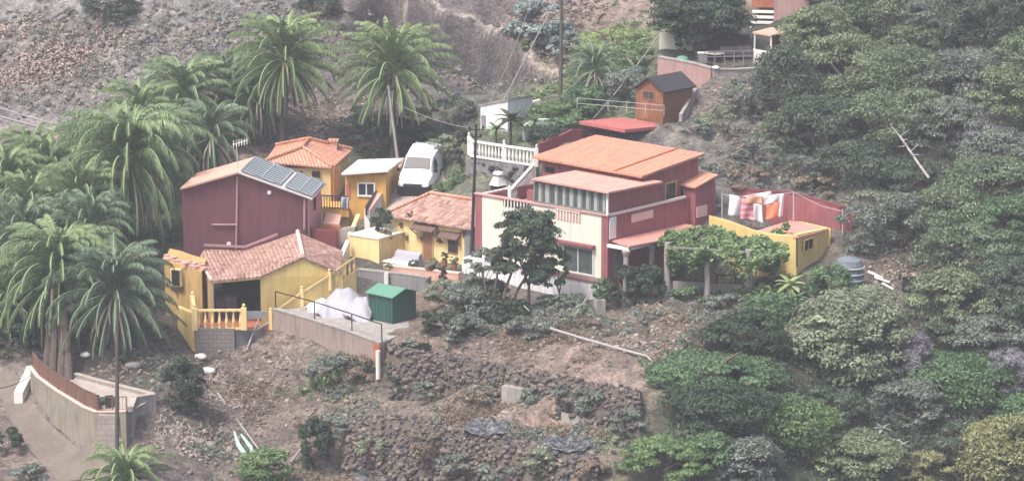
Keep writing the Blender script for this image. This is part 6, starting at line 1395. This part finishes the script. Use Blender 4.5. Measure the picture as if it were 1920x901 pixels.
# ------------------------------------------------------------------ palms
def palm_crown(c, Rm, nf, seed, droop=1.0, lfl=40, low=-55, width=.034, ll=.46, upness=1.0):
    r = random.Random(seed); V, F, RV = [], [], []
    def quad(a, b, c_, d, v): i = len(V); V.extend([a, b, c_, d]); F.append([i, i + 1, i + 2, i + 3]); RV.append(v)
    for k in range(nf):
        t0 = (k + .5) / nf; el = R(88 - (88 - low) * t0 ** (1.3 * upness)) ; az = k * 2.39996 + r.uniform(-.2, .2); Lf = Rm * (1.08 + .25 * math.sin(t0 * 3.1)) * r.uniform(.88, 1.1)
        h = Vector((math.cos(az), math.sin(az), 0)); p = Vector(c) + h * .12 + U * (.35 * (1 - t0)); e = el; n = 14; pts = [p.copy()]; es = [e]
        bend = droop * (1.5 + .6 * r.random()) / n * (1.0 if el > 0 else .5)
        side0 = h.cross(U) * r.uniform(-.12, .12)
        for i in range(n):
            d = h * math.cos(e) + U * math.sin(e) + side0 * (i / n); p = p + d.normalized() * (Lf / n); e = max(e - bend * (.2 + 1.7 * i / n), R(-86)); pts.append(p.copy()); es.append(e)
        side = h.cross(U).normalized(); age = .25 + .5 * (1 - t0) + r.uniform(-.12, .12)
        for i in range(n):
            w_ = .06 * (1 - i / n) + .02; quad(pts[i] - side * w_ + U * .02, pts[i] + side * w_ + U * .02, pts[i + 1] + side * w_ * .9 + U * .02, pts[i + 1] - side * w_ * .9 + U * .02, min(1, age + .45))
        for j in range(lfl):
            t = .12 + .88 * (j + r.random() * .4) / lfl; i = min(int(t * n), n - 1); f = t * n - i; q = pts[i].lerp(pts[i + 1], f); ax = (pts[i + 1] - pts[i]).normalized(); nrm = side.cross(ax).normalized()
            if nrm.z < 0 and es[i] > -.9: nrm = -nrm
            L = ll * Rm / 3 * (math.sin(math.pi * (.12 + .8 * t)) ** .6) * r.uniform(.85, 1.1)
            for s in (1, -1):
                yk = max(0., min(1., math.sin(es[i]))); d = (side * s * (.5 - .1 * yk) + ax * (.5 + .35 * yk) + nrm * .15 * yk - U * (.62 - .5 * yk) + Vector((r.uniform(-.1, .1), r.uniform(-.1, .1), r.uniform(-.1, .1)))).normalized(); m1 = q + d * L * .55; tip = q + (d - U * .32).normalized() * L; wv = ax * (width * .9 * Rm / 3)
                v = age + r.uniform(-.18, .18); quad(q - wv, q + wv, m1 + wv, m1 - wv, v); quad(m1 - wv, m1 + wv, tip + wv * .2, tip - wv * .2, v)
    return np.array([tuple(v) for v in V]), np.array(F), np.array(RV)
def palm(px, py, Rp, Y, label, mat='palm', nf=64, base=None, seed=1, droop=1.0, low=-60, trunks=None, name='palm_tree', group='tall feather palms', **kw):
    c = P(px, py, Y); s = scale_at(c); Rm = Rp / s; g = Vector((c.x, c.y, gz(c.x, c.y))); rt = thing(name, g, label, 'palm tree', group)
    droop *= random.Random(seed * 7).uniform(.88, 1.2); V, F, RV = palm_crown(c, Rm, int(nf * random.Random(seed).uniform(1.1, 1.45)), seed, droop, low=low, **kw); link('crown', np_mesh('crown', V, F, {'rnd': ('FACE', 'FLOAT', RV)}), rt, LEAF[mat])
    r = random.Random(seed); b = P(*base) if base else g; b = Vector((b.x, b.y, min(b.z, gz(b.x, b.y)) - .3)); h = (c.z - b.z); hf = min(1.5 / max(h, 1.6), .9)
    k = b.lerp(c, .5) + Vector((r.uniform(-.15, .15), 0, 0)); mb = MB(); r0 = .27 if Rp > 70 else .2
    mb.tube([b, b.lerp(k, .5), k, k.lerp(c, .6), c - U * .45, c - U * .1], [r0 * 1.3, r0, r0 * .92, r0 * .95, r0 * 1.8, r0 * .9], 10); mb.build('trunk', MT['palmbark'], rt)
    # skirt of dry fronds
    V, F, RV = palm_crown(c - U * .35, Rm * .7, 26, seed + 50, 1.3, lfl=20, low=-80, ll=.4, upness=.25); link('dry_fronds', np_mesh('dry_fronds', V, F, {'rnd': ('FACE', 'FLOAT', RV)}), rt, LEAF['drypalm'])
    return rt
palm(533, 118, 100, 25, 'tall palm behind the orange hip roof with its crown touching the top edge', 'palmb', 70, (533, 290, 25), 3)
palm(737, 140, 100, 24, 'tall slender palm standing alone behind the van, right of the others', 'palmb', 66, (741, 300, 24), 4)
palm(345, 190, 92, 27, 'palm with upright fronds on the rocky slope above the red house', 'palm', 56, None, 5)
palm(432, 175, 88, 30, 'dark palm squeezed between the upright-fronded palm and the tall one over the hip roof', 'palmd', 52, None, 6)
palm(262, 225, 78, 22, 'palm with light yellowish-green tips above the biggest palm', 'palmb', 50, None, 7)
palm(243, 310, 138, 12, 'biggest palm with a full drooping crown beside the red house wall', 'palm', 92, (246, 480, 12), 8, low=-78, droop=1.15)
palm(95, 330, 88, 17, 'bright palm upper left of the drooping one, near the left edge', 'palmb', 54, None, 9)
palm(15, 345, 78, 13, 'bright palm cut by the left edge of the photo', 'palmb', 52, None, 10)
palm(395, 262, 82, 21, 'low dark palm directly behind the roof ridge of the red house', 'palmd', 50, None, 11, low=-70)
palm(485, 190, 78, 29, 'shaded palm half hidden behind the tall palm over the hip roof', 'palmd', 46, None, 12)
palm(45, 455, 98, 7, 'dark palm at the left edge of the photo, halfway down', 'palmd', 56, None, 14, low=-70)
rt = palm(112, 520, 118, .5, 'big palm whose bare trunks stand on the lower terrace', 'palm', 84, (130, 735, -5.5), 15, low=-72)
mb = MB()
for a, b in (((98, 705, -4.3), (100, 560, -1)), ((112, 715, -4.8), (118, 560, -.5)), ((86, 690, -3.2), (92, 560, .2))): mb = MB(); mb.tube([P(*a) - U * .3, P(*a).lerp(P(*b), .5) + Vector((.1, 0, 0)), P(*b)], [.24, .2, .2], 8); mb.build('trunk', MT['palmbark'], rt)
palm(215, 555, 108, -1.5, 'palm in front of the ochre wall block, behind the brown utility pole', 'palmd', 72, (222, 690, -2), 16, low=-66)
palm(236, 905, 78, -15, 'young palm cut by the bottom edge under the utility pole', 'palmb', 52, None, 17)
palm(300, 268, 70, 19, 'dark palm between the upright-fronded palm and the left roof edge of the red house', 'palmd', 50, None, 21, low=-68)
palm(60, 395, 80, 10, 'mid green palm low in the left clump, above the dark palm at the edge', 'palm', 50, None, 22, low=-66)
palm(165, 290, 72, 19, 'small palm tucked behind the left side of the biggest palm', 'palm', 46, None, 23, low=-60)
palm(55, 300, 70, 20, 'pale green palm at the upper left edge of the left palm clump', 'palm', 48, None, 24)
palm(150, 380, 85, 9, 'full green palm between the biggest palm and the dark edge palm', 'palm', 60, None, 25, low=-70)
palm(20, 560, 90, 3, 'low green palm cut by the left edge beside the bare trunks', 'palm', 54, None, 26, low=-66)
palm(170, 430, 80, 6, 'small dark palm filling the gap under the biggest palm', 'palmd', 48, None, 18, low=-60)
palm(1116, 135, 58, 27, 'young palm on the green slope right of the tall dark pole', 'palmd', 34, None, 19, group=None)
palm(288, -8, 46, 52, 'dry greyish palm-like plant at the top left edge of the photo', 'drypalm', 34, None, 20, group=None)
# banana-like plants
def bigleaf(px, py, Rp, Y, label, mat, nf=12, seed=1, cat='plant', name='banana_plant'):
    c = P(px, py, Y); Rm = Rp / scale_at(c); g = gz(c.x, c.y); rt = thing(name, (c.x, c.y, g), label, cat); r = random.Random(seed); V, F, RV = [], [], []
    for k in range(nf):
        az = k * 2.4; e = R(75 - 80 * k / nf); h = Vector((math.cos(az), math.sin(az), 0)); p = c.copy(); sd = h.cross(U); n = 7; prev = None; v = r.random()
        for i in range(n + 1):
            w_ = Rm * .17 * math.sin(math.pi * (.08 + .9 * i / n)); a, b = p - sd * w_ - U * w_ * .3, p + sd * w_ - U * w_ * .3
            if prev: i0 = len(V); V += [prev[0], prev[1], prev[2], a, p.copy(), b]; F += [[i0, i0 + 1, i0 + 4, i0 + 3], [i0 + 1, i0 + 2, i0 + 5, i0 + 4]]; RV += [v, v]
            prev = (a, p.copy(), b); p = p + (h * math.cos(e) + U * math.sin(e)) * (Rm / n); e -= .22
    link('leaves', np_mesh('leaves', [tuple(v) for v in V], F, {'rnd': ('FACE', 'FLOAT', RV)}), rt, LEAF[mat]); mb = MB(); mb.tube([Vector((c.x, c.y, g - .2)), c], [.11, .07], 7); mb.build('stem', MT['bark'], rt); return rt
bigleaf(958, 225, 40, 16.5, 'banana plant with broad dark leaves in front of the white block building', 'dark', 14, 2)
bigleaf(930, 243, 28, 15.6, 'smaller banana plant behind the left part of the white balustrade', 'green', 10, 3)
bigleaf(1002, 228, 26, 17.2, 'banana plant left of the short bright white wall', 'bright', 10, 4)
bigleaf(1482, 535, 36, -2.2, 'young yellow-green papaya-like plant in front of the yellow annex', 'lime', 16, 5, name='papaya_plant')
bigleaf(1495, 560, 26, -3.2, 'lower leafy plant under the young yellow-green papaya-like plant', 'green', 14, 6, name='papaya_plant')
bigleaf(1655, 805, 22, -13, 'pale whitish aloe in the lower wood, left one', 'blue', 12, 7, name='aloe_plant')
bigleaf(1693, 835, 18, -14, 'blue-grey aloe in the dark gap, right one', 'blue', 10, 8, name='aloe_plant')
bigleaf(1590, 735, 20, -9.2, 'pale aloe at the lower edge of the large olive bush', 'blue', 10, 9, name='aloe_plant')
# ------------------------------------------------------------------ pergola with vine
rt = thing('pergola', P(1327, 556, -1.5), 'pergola of rough pale stone columns carrying a vine beside the porch', 'pergola')
cols = [(1252, 572, 462, -1.6, .17), (1327, 556, 492, -1.3, .17), (1405, 545, 476, -.6, .24), (1300, 520, 470, 2.6, .13)]
for px, yb, yt, Y, r0 in cols:
    b, t = P(px - 2, yb, Y), P(px, yt - 8, Y); mb = MB(); mb.tube([b - U * .3, b.lerp(t, .3) + Vector((.03, 0, 0)), b.lerp(t, .7) - Vector((.03, 0, 0)), t], [r0 * 1.15, r0, r0 * .95, r0], 8); mb.build('column', MT['conc'], rt)
for a, b in (((1248, 462, -1.6), (1412, 474, -.6)), ((1240, 448, 1.4), (1440, 452, 2.0)), ((1250, 462, -1.6), (1262, 440, 3.4)), ((1327, 470, -1.2), (1330, 444, 3.2)), ((1405, 474, -.6), (1400, 446, 3.2))): mb = MB(); mb.bar(P(*a), P(*b), .06); mb.build('beam', MT['palepole'], rt)
rt = thing('grape_vine', P(1410, 540, -.7), 'green grape vine roofing the pergola and hanging down at its right end', 'vine')
r = np.random.default_rng(5); n = 15000; u_, v_ = r.random(n), r.random(n); px_ = 1246 + 222 * u_ + 12 * np.sin(v_ * 9); Yv = -2.0 + (4.2 + .8 * np.sin(u_ * 8)) * v_
C = []
for i in range(n):
    x = X(px_[i], Yv[i], 460); C.append((x, Yv[i], 0))
C = np.array(C); base = np.array([P(px, 464 + (px - 1240) * .03, -1.6).z for px in px_]); hump = -.42 + (vnoise(C[:, 0] + 30, C[:, 1] + 30, .9, 31) - .5) * 1.1 + (vnoise(C[:, 0] + 30, C[:, 1] + 30, .35, 34) - .5) * .5 + .1
C[:, 2] = base + .1 + hump + (v_ - .2) * .5 + r.normal(0, .09, n) - np.where(v_ < .18, r.random(n) ** 1.3 * 2.2 * np.clip(vnoise(C[:, 0] + 30, C[:, 1] * 0 + 3, .55, 32) - .25, 0, 1), 0)
kp = (vnoise(C[:, 0] + 9, C[:, 1] + 9, .8, 33) > .13 + .2 * (v_ < .1)) ; C = C[kp]; n = len(C)
C2, N2, rv2 = crown_pts(.75, .7, .8, 20, 1700, 44); c_ = P(1440, 500, -.6); C2 = C2 + np.array(c_)
Nv = r.normal(size=(n, 3)) * .5 + [0, -.25, 1]; Nv /= np.linalg.norm(Nv, axis=1)[:, None]
link('foliage', leafcards('foliage', np.concatenate([C, C2]), np.concatenate([Nv, N2]), .12, np.concatenate([r.random(n), rv2]), None, asp=.7), rt, LEAF['bright'])
mb = MB(); mb.tube([P(1412, 545, -.8), P(1418, 505, -.7), P(1400, 470, -.3), P(1340, 462, .6)], [.06, .05, .04, .03], 6); mb.build('stem', MT['bark'], rt)
# ------------------------------------------------------------------ ground cover and rubble: nobody could count them
def scatter_px(regs, seed):
    """regs: (cx, cy, rx, ry, n) in photo pixels -> ground points"""
    r = np.random.default_rng(seed); out = []
    for cx, cy, rx, ry, n in regs:
        c = H(cx, cy); q = H(cx + rx, cy); a = H(cx, cy - ry); b = H(cx, min(cy + ry, 940)); RX = abs(q.x - c.x) + .01; y0, y1 = b.y, a.y; yc, RY = (y0 + y1) / 2, max((y1 - y0) / 2, .6)
        t = r.normal(size=(n, 2)) * .5; x = c.x + t[:, 0] * RX; y = yc + t[:, 1] * RY; k = vnoise(x + 100, y + 100, 1.1, seed) > .35; x, y = x[k], y[k]; out.append(np.stack([x, y, gz0(x, y)], 1))
    return np.concatenate(out)
# keep cover off floors, roads and roofs
BLOCK = []
for px, Y, r_ in [(600,4,3),(680,1,3),(640,3,3),(740,16,2.5),(790,20,3.2),(800,24,2.5),(770,14,3),(750,9,3),(830,8,3),(1000,6,5),(1100,4,5),(1200,5,4),(1290,7,3),(1260,26,3),(1300,27,3),(1360,27,3),(1420,27,3),(950,12,3),(920,13,2.5),(430,4,3.2),(500,6,4),(420,11,4),(520,12,4),(560,19,4),(620,20,4),(680,17,3),(1460,4,2.6),
                 (30,-4,1.3),(60,-8,1.3),(110,-12,1.5),(180,-15,1.8),(10,-1,1.5),(110,-5,1.6),(150,-7,1.6),(190,-9,1.6),(230,-10,1.5),(80,-10,1.2),(145,-13.5,1.5),(95,-5,1.3)]: BLOCK.append((X(px, Y), Y, r_))
for a, b in zip(_ex, _ex[1:]):
    for t in (0, .33, .66): q = Vector(a).lerp(Vector(b), t); BLOCK.append((q.x, q.y - .4, 1.5))
def free(C):
    k = np.ones(len(C), bool)
    for x, y, r_ in BLOCK: k &= np.hypot(C[:, 0] - x, C[:, 1] - y) > r_
    return C[k]
def cover(name, regs, kind, label, seed, size=.1, h=.3, per=26, spread=.32, asp=.4, matd=None):
    S = free(scatter_px(regs, seed)); r = np.random.default_rng(seed); n = len(S) * per; k = np.repeat(np.arange(len(S)), per); hs = r.uniform(.4, 1.5, len(S))
    d = r.normal(size=(n, 3)); d[:, 2] = np.abs(d[:, 2]); d /= np.linalg.norm(d, axis=1)[:, None]; C = S[k] + d * (r.uniform(.3, 1, n) * hs[k])[:, None] * [spread, spread, h] + [0, 0, .03]
    Nn = d + r.normal(size=(n, 3)) * .5 + [0, 0, .3]; Nn /= np.linalg.norm(Nn, axis=1)[:, None]; rv = r.random(n) * .6 + r.random(len(S))[k] * .4
    return tag(link(name, leafcards(name, C, Nn, size, rv, None, asp=asp), None, LEAF[kind]), label, None, None, 'stuff')
cover('scrub', [(1000, 600, 120, 22, 190), (870, 625, 80, 22, 100), (1180, 590, 60, 16, 60), (750, 700, 40, 30, 40), (930, 730, 120, 24, 90), (1040, 800, 120, 20, 70), (1450, 280, 60, 60, 120), (1400, 200, 50, 50, 90), (1380, 330, 60, 20, 60), (1560, 350, 80, 30, 90), (1640, 440, 80, 60, 150), (1330, 610, 90, 30, 90), (1200, 640, 80, 30, 60), (650, 760, 60, 40, 70), (830, 800, 90, 20, 60), (1080, 860, 80, 30, 60), (900, 870, 200, 40, 160), (400, 850, 60, 40, 60), (180, 60, 200, 60, 260), (500, 120, 100, 80, 120), (860, 250, 60, 40, 80), (300, 700, 60, 60, 100)], 'greygreen', 'low grey-green scrub on the slopes', 61)
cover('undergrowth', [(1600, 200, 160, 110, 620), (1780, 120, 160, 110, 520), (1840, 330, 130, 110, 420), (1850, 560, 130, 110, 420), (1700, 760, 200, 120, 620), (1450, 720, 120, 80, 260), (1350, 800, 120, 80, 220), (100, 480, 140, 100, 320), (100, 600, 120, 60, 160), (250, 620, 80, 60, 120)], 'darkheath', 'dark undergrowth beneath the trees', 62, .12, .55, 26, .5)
cover('dry_grass', [(800, 60, 260, 90, 300), (1050, 40, 120, 60, 200), (100, 130, 200, 90, 300), (850, 780, 160, 30, 330), (1050, 830, 120, 30, 260), (1000, 640, 160, 30, 300), (450, 740, 100, 80, 260), (640, 880, 140, 60, 260), (900, 870, 200, 40, 260), (960, 725, 160, 30, 160), (960, 160, 90, 50, 80), (600, 230, 120, 50, 110), (1250, 600, 90, 30, 90)], 'brown', 'dry brown grass tufts', 63, .11, .28, 20, .3, .2)
cover('green_plants', [(1130, 100, 110, 60, 330), (1060, 200, 100, 40, 260), (1150, 170, 80, 40, 180), (60, 330, 120, 60, 160), (640, 690, 60, 30, 70), (840, 330, 40, 30, 60), (1430, 560, 80, 40, 90)], 'bright', 'low green garden plants', 64, .12, .4, 26, .4, .5)
cover('twigs', [(340, 800, 90, 50, 170), (400, 730, 60, 40, 60), (560, 660, 60, 20, 30), (1500, 620, 60, 30, 30), (1010, 600, 120, 30, 80), (1250, 560, 100, 20, 50), (60, 160, 120, 80, 80)], 'paletwig', 'dry sticks and dead fronds lying on the slope', 65, .22, .15, 12, .35, .07)
cover('dry_succulents', [(40, 130, 70, 30, 150), (110, 120, 60, 40, 130), (200, 60, 60, 40, 60), (30, 60, 80, 30, 60), (960, 70, 60, 30, 60), (1080, 20, 80, 30, 60), (640, 230, 50, 20, 40)], 'drysucc', 'pinkish brown dry succulent clumps on the upper slope', 67, .13, .45, 30, .42, .5)
cover('grey_scrub', [(150, 170, 160, 40, 160), (300, 100, 160, 60, 200), (60, 30, 120, 40, 120), (520, 40, 120, 40, 120), (700, 40, 150, 50, 140), (860, 160, 120, 40, 120), (1000, 140, 60, 40, 60), (420, 60, 90, 60, 100)], 'greyscrub', 'grey dry scrub on the rocky upper slope', 68, .13, .4, 26, .4, .35)
S2 = free(scatter_px([(100, 100, 260, 120, 700), (400, 60, 200, 80, 450), (650, 60, 150, 60, 400), (880, 110, 130, 60, 700), (1000, 30, 120, 60, 300)], 75)); r = np.random.default_rng(76)
stones('rocks', S2, .11 * r.uniform(.4, 1.9, len(S2)) ** 1.7, MT['stone'], None, 77); tag(bpy.data.objects['rocks'], 'dark angular rocks embedded in the upper slope', None, None, 'stuff')
S = free(scatter_px([(450, 740, 110, 90, 700), (360, 820, 100, 60, 700), (1000, 640, 180, 40, 420), (1220, 640, 110, 40, 700), (900, 790, 200, 30, 420), (100, 120, 220, 110, 1500), (450, 60, 200, 60, 700), (800, 100, 220, 90, 1300), (1350, 200, 60, 60, 420), (1420, 300, 80, 50, 420), (1000, 110, 120, 60, 300), (1690, 520, 80, 40, 300), (640, 770, 70, 50, 260), (1550, 380, 100, 30, 250), (230, 690, 90, 40, 260), (600, 180, 120, 80, 400)], 70))
r = np.random.default_rng(71); stones('scattered_stones', S + [0, 0, .02], .058 * r.uniform(.4, 2.0, len(S)) ** 1.7, MT['rubble'], None, 72); tag(bpy.data.objects['scattered_stones'], 'loose stones and rubble strewn over the slopes', None, None, 'stuff')
# ------------------------------------------------------------------ rock ledges of the gully
def ledge(px_pts, label, seed, mat='rubble', h=.9, size=.3, n=140):
    r = np.random.default_rng(seed); T = [Vector(q) for q in px_pts]; C = []
    for i in range(n):
        t = r.random() * (len(T) - 1); k = int(t); q = T[k].lerp(T[k + 1], t - k); x_, y_ = q.x + r.normal(0, .4), q.y + r.normal(0, .4); C.append((x_, y_, gz(x_, y_)))
    C = np.array(C); rt = tag(stones('rock_ledge', C, size * r.uniform(.5, 1.5, n), MT[mat], None, seed), label, 'rocks'); return rt
MT['palerock'] = M_rnd('pale_rock', ['8f7d70', 'a8968a', 'c2b1a4', '9d8a7d'])
_L = [tuple(q) for q in _ex]
g = P(1362, 512, .6); rt = thing('garden_table', g - U * .7, 'dark garden table in the shade under the vine pergola', 'table'); mb = MB(); mb.box(g, 1.3, .8, .07, .3); mb.build('table_top', MT['metal'], rt)
for s_, t_ in ((-.55, -.3), (.55, -.3), (-.55, .3), (.55, .3)): mb = MB(); mb.box(g + Vector((s_, t_, -.5)), .07, .07, .95); mb.build('leg', MT['metal'], rt)
wall_run('patio_wall', [(1262, 527, .6), (1330, 530, .2), (1400, 534, -.4)], -4, .25, 'conc', 'low grey wall behind the pergola columns, half hidden by plants')
# ------------------------------------------------------------------ poles and wires
def upole(pb, pt, r0, mat, label, arms=None, name='utility_pole'):
    b, t = P(*pb), P(*pt); t = Vector((b.x + (t.x - b.x), b.y, t.z)); rt = thing(name, b, label, 'utility pole'); mb = MB(); mb.bar(Vector((b.x, b.y, min(b.z, gz(b.x, b.y)) - .4)), t, r0 * 1.25, 8, r0 * .8); mb.build('mast', MT[mat], rt)
    if arms:
        mb = MB(); 
        for z, w_ in arms: mb.bar(t + Vector((-w_, 0, -z)), t + Vector((w_, .0, -z)), .05)
        mb.build('crossarm', MT['metal'], rt)
        for z, w_ in arms:
            for s in (-1, 1): mb = MB(); mb.lathe(t + Vector((s * w_ * .9, 0, -z + .04)), [(.05, 0), (.07, .05), (.04, .16)], 8); mb.build('insulator', MT['plastic'], rt)
    return t
pA = upole((216, 832, -14.2), (220, 560, -14.2), .1, 'pole', 'brown wooden utility pole at the outer corner of the lower terrace')
pB = upole((750, 300, 21.5), (728, 160, 21.5), .09, 'palepole', 'pale slim pole directly in front of the tall slender palm trunk', [(.3, .3)])
pC = upole((883, 470, 7.6), (893, 232, 7.6), .09, 'metal', 'dark utility pole with crossarm between cottage and big house', [(.35, .45), (.8, .3)])
pD = upole((1051, 205, 23), (1053, -25, 23), .12, 'pole', 'tall dark utility pole at the top edge above the terrace')
def wire(a, b, sag, label, r0=.022, seg=16, mat='wire'):
    a, b = Vector(a), Vector(b); mb = MB(); L = [a.lerp(b, i / seg) - U * sag * 4 * (i / seg) * (1 - i / seg) for i in range(seg + 1)]
    mb.tube(L, r0, 4); return tag(mb.build('cable', MT[mat]), label, 'cable')
wire(pD - U * .2, P(942, 192, 20.5), .0, 'pale stay cable slanting left from the tall dark pole to the white block building', .04)
wire(P(1232, 70, 27), P(1112, 222, 15.5), .2, 'pale cable slanting down to the red canopy roof', .035)
wire(pC - U * .1, P(1010, -40, 40), .8, 'thin cable rising from the crossarm pole to the upper right', .018)
wire(pC - U * .3, P(700, 165, 27), .5, 'thin cable from the crossarm pole towards the tall slender palm', .018)
wire(P(-20, 196, 34), P(150, 243, 30), .1, 'pale pipe running along the left slope, upper of two', .06)
wire(P(-20, 212, 34), P(140, 252, 30.5), .1, 'pale pipe running along the left slope, lower of two', .07)
wire(P(-20, 728, -10), P(62, 700, -3.4), .25, 'dark cable crossing the dirt road at the left edge', .025, mat='metal')
fence('railing', [(1082, 200, 16.5), (1140, 205, 15.8), (1245, 214, 14.8)], .55, 'lightmetal', 'thin pale pipe railing above the red canopy roof', 4, (1.0, .4), .022, 'railing')
mb = MB(); q = [P(1032, 626, -6.6), P(1090, 644, -8.2), P(1160, 664, -9.8), P(1212, 678, -11.0), P(1226, 692, -11.4), P(1228, 705, -11.8)]; mb.tube([Vector((p.x, p.y - .3, p.z + .4)) for p in q], .075, 8); tag(mb.build('water_pipe', MT['palepole']), 'long grey water pipe running above the upper stone wall with a bent end', 'pipe')
mb = MB(); q = [P(1240, 684, -11.3), P(1274, 694, -12)]; mb.tube([p + U * .2 for p in q], .07, 8); tag(mb.build('water_pipe', MT['palepole']), 'short grey pipe piece right of the long bent one', 'pipe')
for k, (a, b, r0, mt, lb) in enumerate([
    ((408, 742), (490, 858), .06, 'palepole', 'long pale pole lying down the bare soil slope'),
    ((545, 872), (575, 835), .07, 'palepole', 'short pale stick beside the bright green bush at the bottom'),
    ((462, 662), (490, 622), .06, 'palepole', 'leaning plank under the pale metal rail'),
    ((1075, 600), (1118, 570), .05, 'palepole', 'thin slanting branch left of the square concrete pillar'),
    ((975, 570), (992, 665), .045, 'palepole', 'thin bare sapling stem in front of the upper terrace'),
    ((1440, 552), (1490, 572), .05, 'palepole', 'pale stick lying below the yellow-green papaya-like plant'),
    ((1628, 514), (1655, 530), .09, 'offwhite', 'pale plank lying right of the covered water tank, uppermost'),
    ((1640, 524), (1668, 538), .09, 'offwhite', 'pale plank lying right of the covered water tank, middle one'),
    ((1655, 536), (1675, 552), .08, 'offwhite', 'pale plank lying right of the covered water tank, lowest and nearest'),
    ((740, 598), (790, 590), .05, 'offwhite', 'white board lying at the right corner of the green shed')]):
    A, B = H(*a), H(*b); A, B = Vector((A.x, A.y, gz(A.x, A.y) + .15)), Vector((B.x, B.y, gz(B.x, B.y) + .25 + (.9 if 'leaning' in lb or 'slanting' in lb else (2.2 if 'sapling' in lb else 0)))); mb = MB(); mb.bar(A, B, r0, 6, r0 * .7); tag(mb.build('stick' if 'plank' not in lb and 'board' not in lb else 'plank', MT[mt]), lb, 'plank' if 'plank' in lb or 'board' in lb else 'stick')
# fallen pale trunk in the wood
a, b = P(1668, 232, 12), P(1742, 334, 7.2); rt = thing('dead_trunk', b, 'pale bare fallen trunk with stubby branches lying in the wood', 'dead tree'); mb = MB(); mb.tube([a, a.lerp(b, .3) + U * .1, a.lerp(b, .7), b], [.03, .06, .075, .08], 7); mb.build('trunk', MT['palerock'] if False else MT['palepole'], rt)
r = random.Random(4); mb = MB()
for i in range(11): q = a.lerp(b, .08 + .055 * i); mb.bar(q, q + Vector((r.uniform(-.7, .7), -.2, r.uniform(-.1, .6))), .05, 5, .02)
mb.build('branches', MT['palepole'], rt)
# water tank under sheet, barrel, rocks
g = P(1592, 520, -.1); rt = thing('water_tank', g, 'round water tank wrapped in bluish sheeting right of the yellow annex', 'water tank'); mb = MB(); mb.lathe(g - U * .4, [(.85, 0), (.88, .3), (.84, .7), (.82, 1.1), (.7, 1.45), (.35, 1.6), (.02, 1.62)], 16); MT['bluesheet'] = M_plain('blue_sheet', '69737c', rough=.5, var=.4, scale=2, bump=.5); mb.build('sheeting', MT['bluesheet'], rt)
mb = MB(); [mb.lathe(g + U * z, [(.9, 0), (.92, .04), (.9, .08)], 16) for z in (-.1, .25, .6)]; mb.build('strap', MT['lightmetal'], rt)
g = H(1706, 552); g = P(1706, 548, g.y); rt = thing('barrel', g, 'dark square-topped barrel standing in the bare clearing of the wood', 'barrel'); mb = MB(); mb.lathe(g - U * .1, [(.42, 0), (.45, .3), (.45, .6), (.42, .95), (.36, .96), (.34, .7)], 12); mb.build('barrel_body', MT['dark'], rt); mb = MB(); mb.lathe(g + U * .3, [(.46, 0), (.475, .04), (.46, .08)], 12); mb.build('hoop', MT['metal'], rt)
for px, py, s, lb in ((1342, 132, .28, 'white rock on the corner of the stone-faced retaining wall'), (376, 672, .42, 'pale boulder at the foot of the mustard yellow wall strip, upper one'), (390, 700, .5, 'flat pale boulder below the mustard yellow wall strip, lower one'), (252, 690, .5, 'grey boulder on the dark bank behind the lower terrace'), (160, 670, .35, 'small pale boulder on the dark bank near the palm trunks')):
    g = H(px, py) if px != 1342 else P(1342, 129, 22) ; V, F = LUMPS[int(px) % 6]; V = V * np.array([s * 1.3, s, s * .6]) + np.array(g)[None] + [0, 0, s * .3]; o = link('boulder', np_mesh('boulder', V, F), None, MT['offwhite' if 'white' in lb or 'pale' in lb else 'grey']); m_ = o.modifiers.new('s', 'SUBSURF'); m_.levels = 1; m_.render_levels = 1; tag(o, lb, 'rock')
for px, py, rx, lb, sd_ in ((918, 800, 48, 'crumpled black plastic sheeting on the soil, left one', 1), (1066, 830, 55, 'crumpled black plastic sheeting with white streaks, right one', 2), (700, 896, 40, 'black plastic sheeting at the bottom edge of the photo', 3)):
    g = H(px, py); w_ = rx / scale_at(g); drape('plastic_sheet', (g.x - w_, g.x + w_, g.y - 1.5, g.y + 1.5, [(g.x - w_ * .5, g.y, w_ * .4, 1.0, .35), (g.x + w_ * .1, g.y + .3, w_ * .25, .8, .5), (g.x + w_ * .55, g.y - .2, w_ * .35, 1, .4)], gz(g.x, g.y) + .06), lb, MT['blacktarp'], 'plastic sheet', 20 + sd_)
g = H(458, 838); MT['mint'] = M_plain('mint_net', '9cc0b4', var=.2, bump=0); mb = MB(); q = [H(440, 815), H(447, 840), H(462, 862), H(478, 868), H(470, 845), H(452, 820)]; mb.tube([Vector((p.x, p.y, gz(p.x, p.y) + .2)) for p in q], [.07, .13, .15, .1, .12, .06], 7); tag(mb.build('hose', MT['mint']), 'pale mint rolled netting on the soil near the long pale pole', 'netting')
hz = MB(); hz.box((0, -5, 20), 330, 330, 100); ho = hz.build('haze', None); tag(ho, 'thin pale haze filling the valley', kind='stuff')
ho.location = (0, 0, 0); hm = bpy.data.materials.new('haze'); hm.use_nodes = True; ht = hm.node_tree; ht.nodes.remove(ht.nodes['Principled BSDF']); pv = ht.nodes.new('ShaderNodeVolumePrincipled')
pv.inputs['Color'].default_value = (.86, .88, .96, 1); pv.inputs['Density'].default_value = HAZE; pv.inputs['Anisotropy'].default_value = 0
ht.links.new(pv.outputs[0], ht.nodes['Material Output'].inputs['Volume']); ho.data.materials.clear(); ho.data.materials.append(hm); hm.cycles.homogeneous_volume = True if hasattr(hm, 'cycles') and hasattr(hm.cycles, 'homogeneous_volume') else True
print('all', round(time.time() - T0, 1), len(bpy.data.objects))
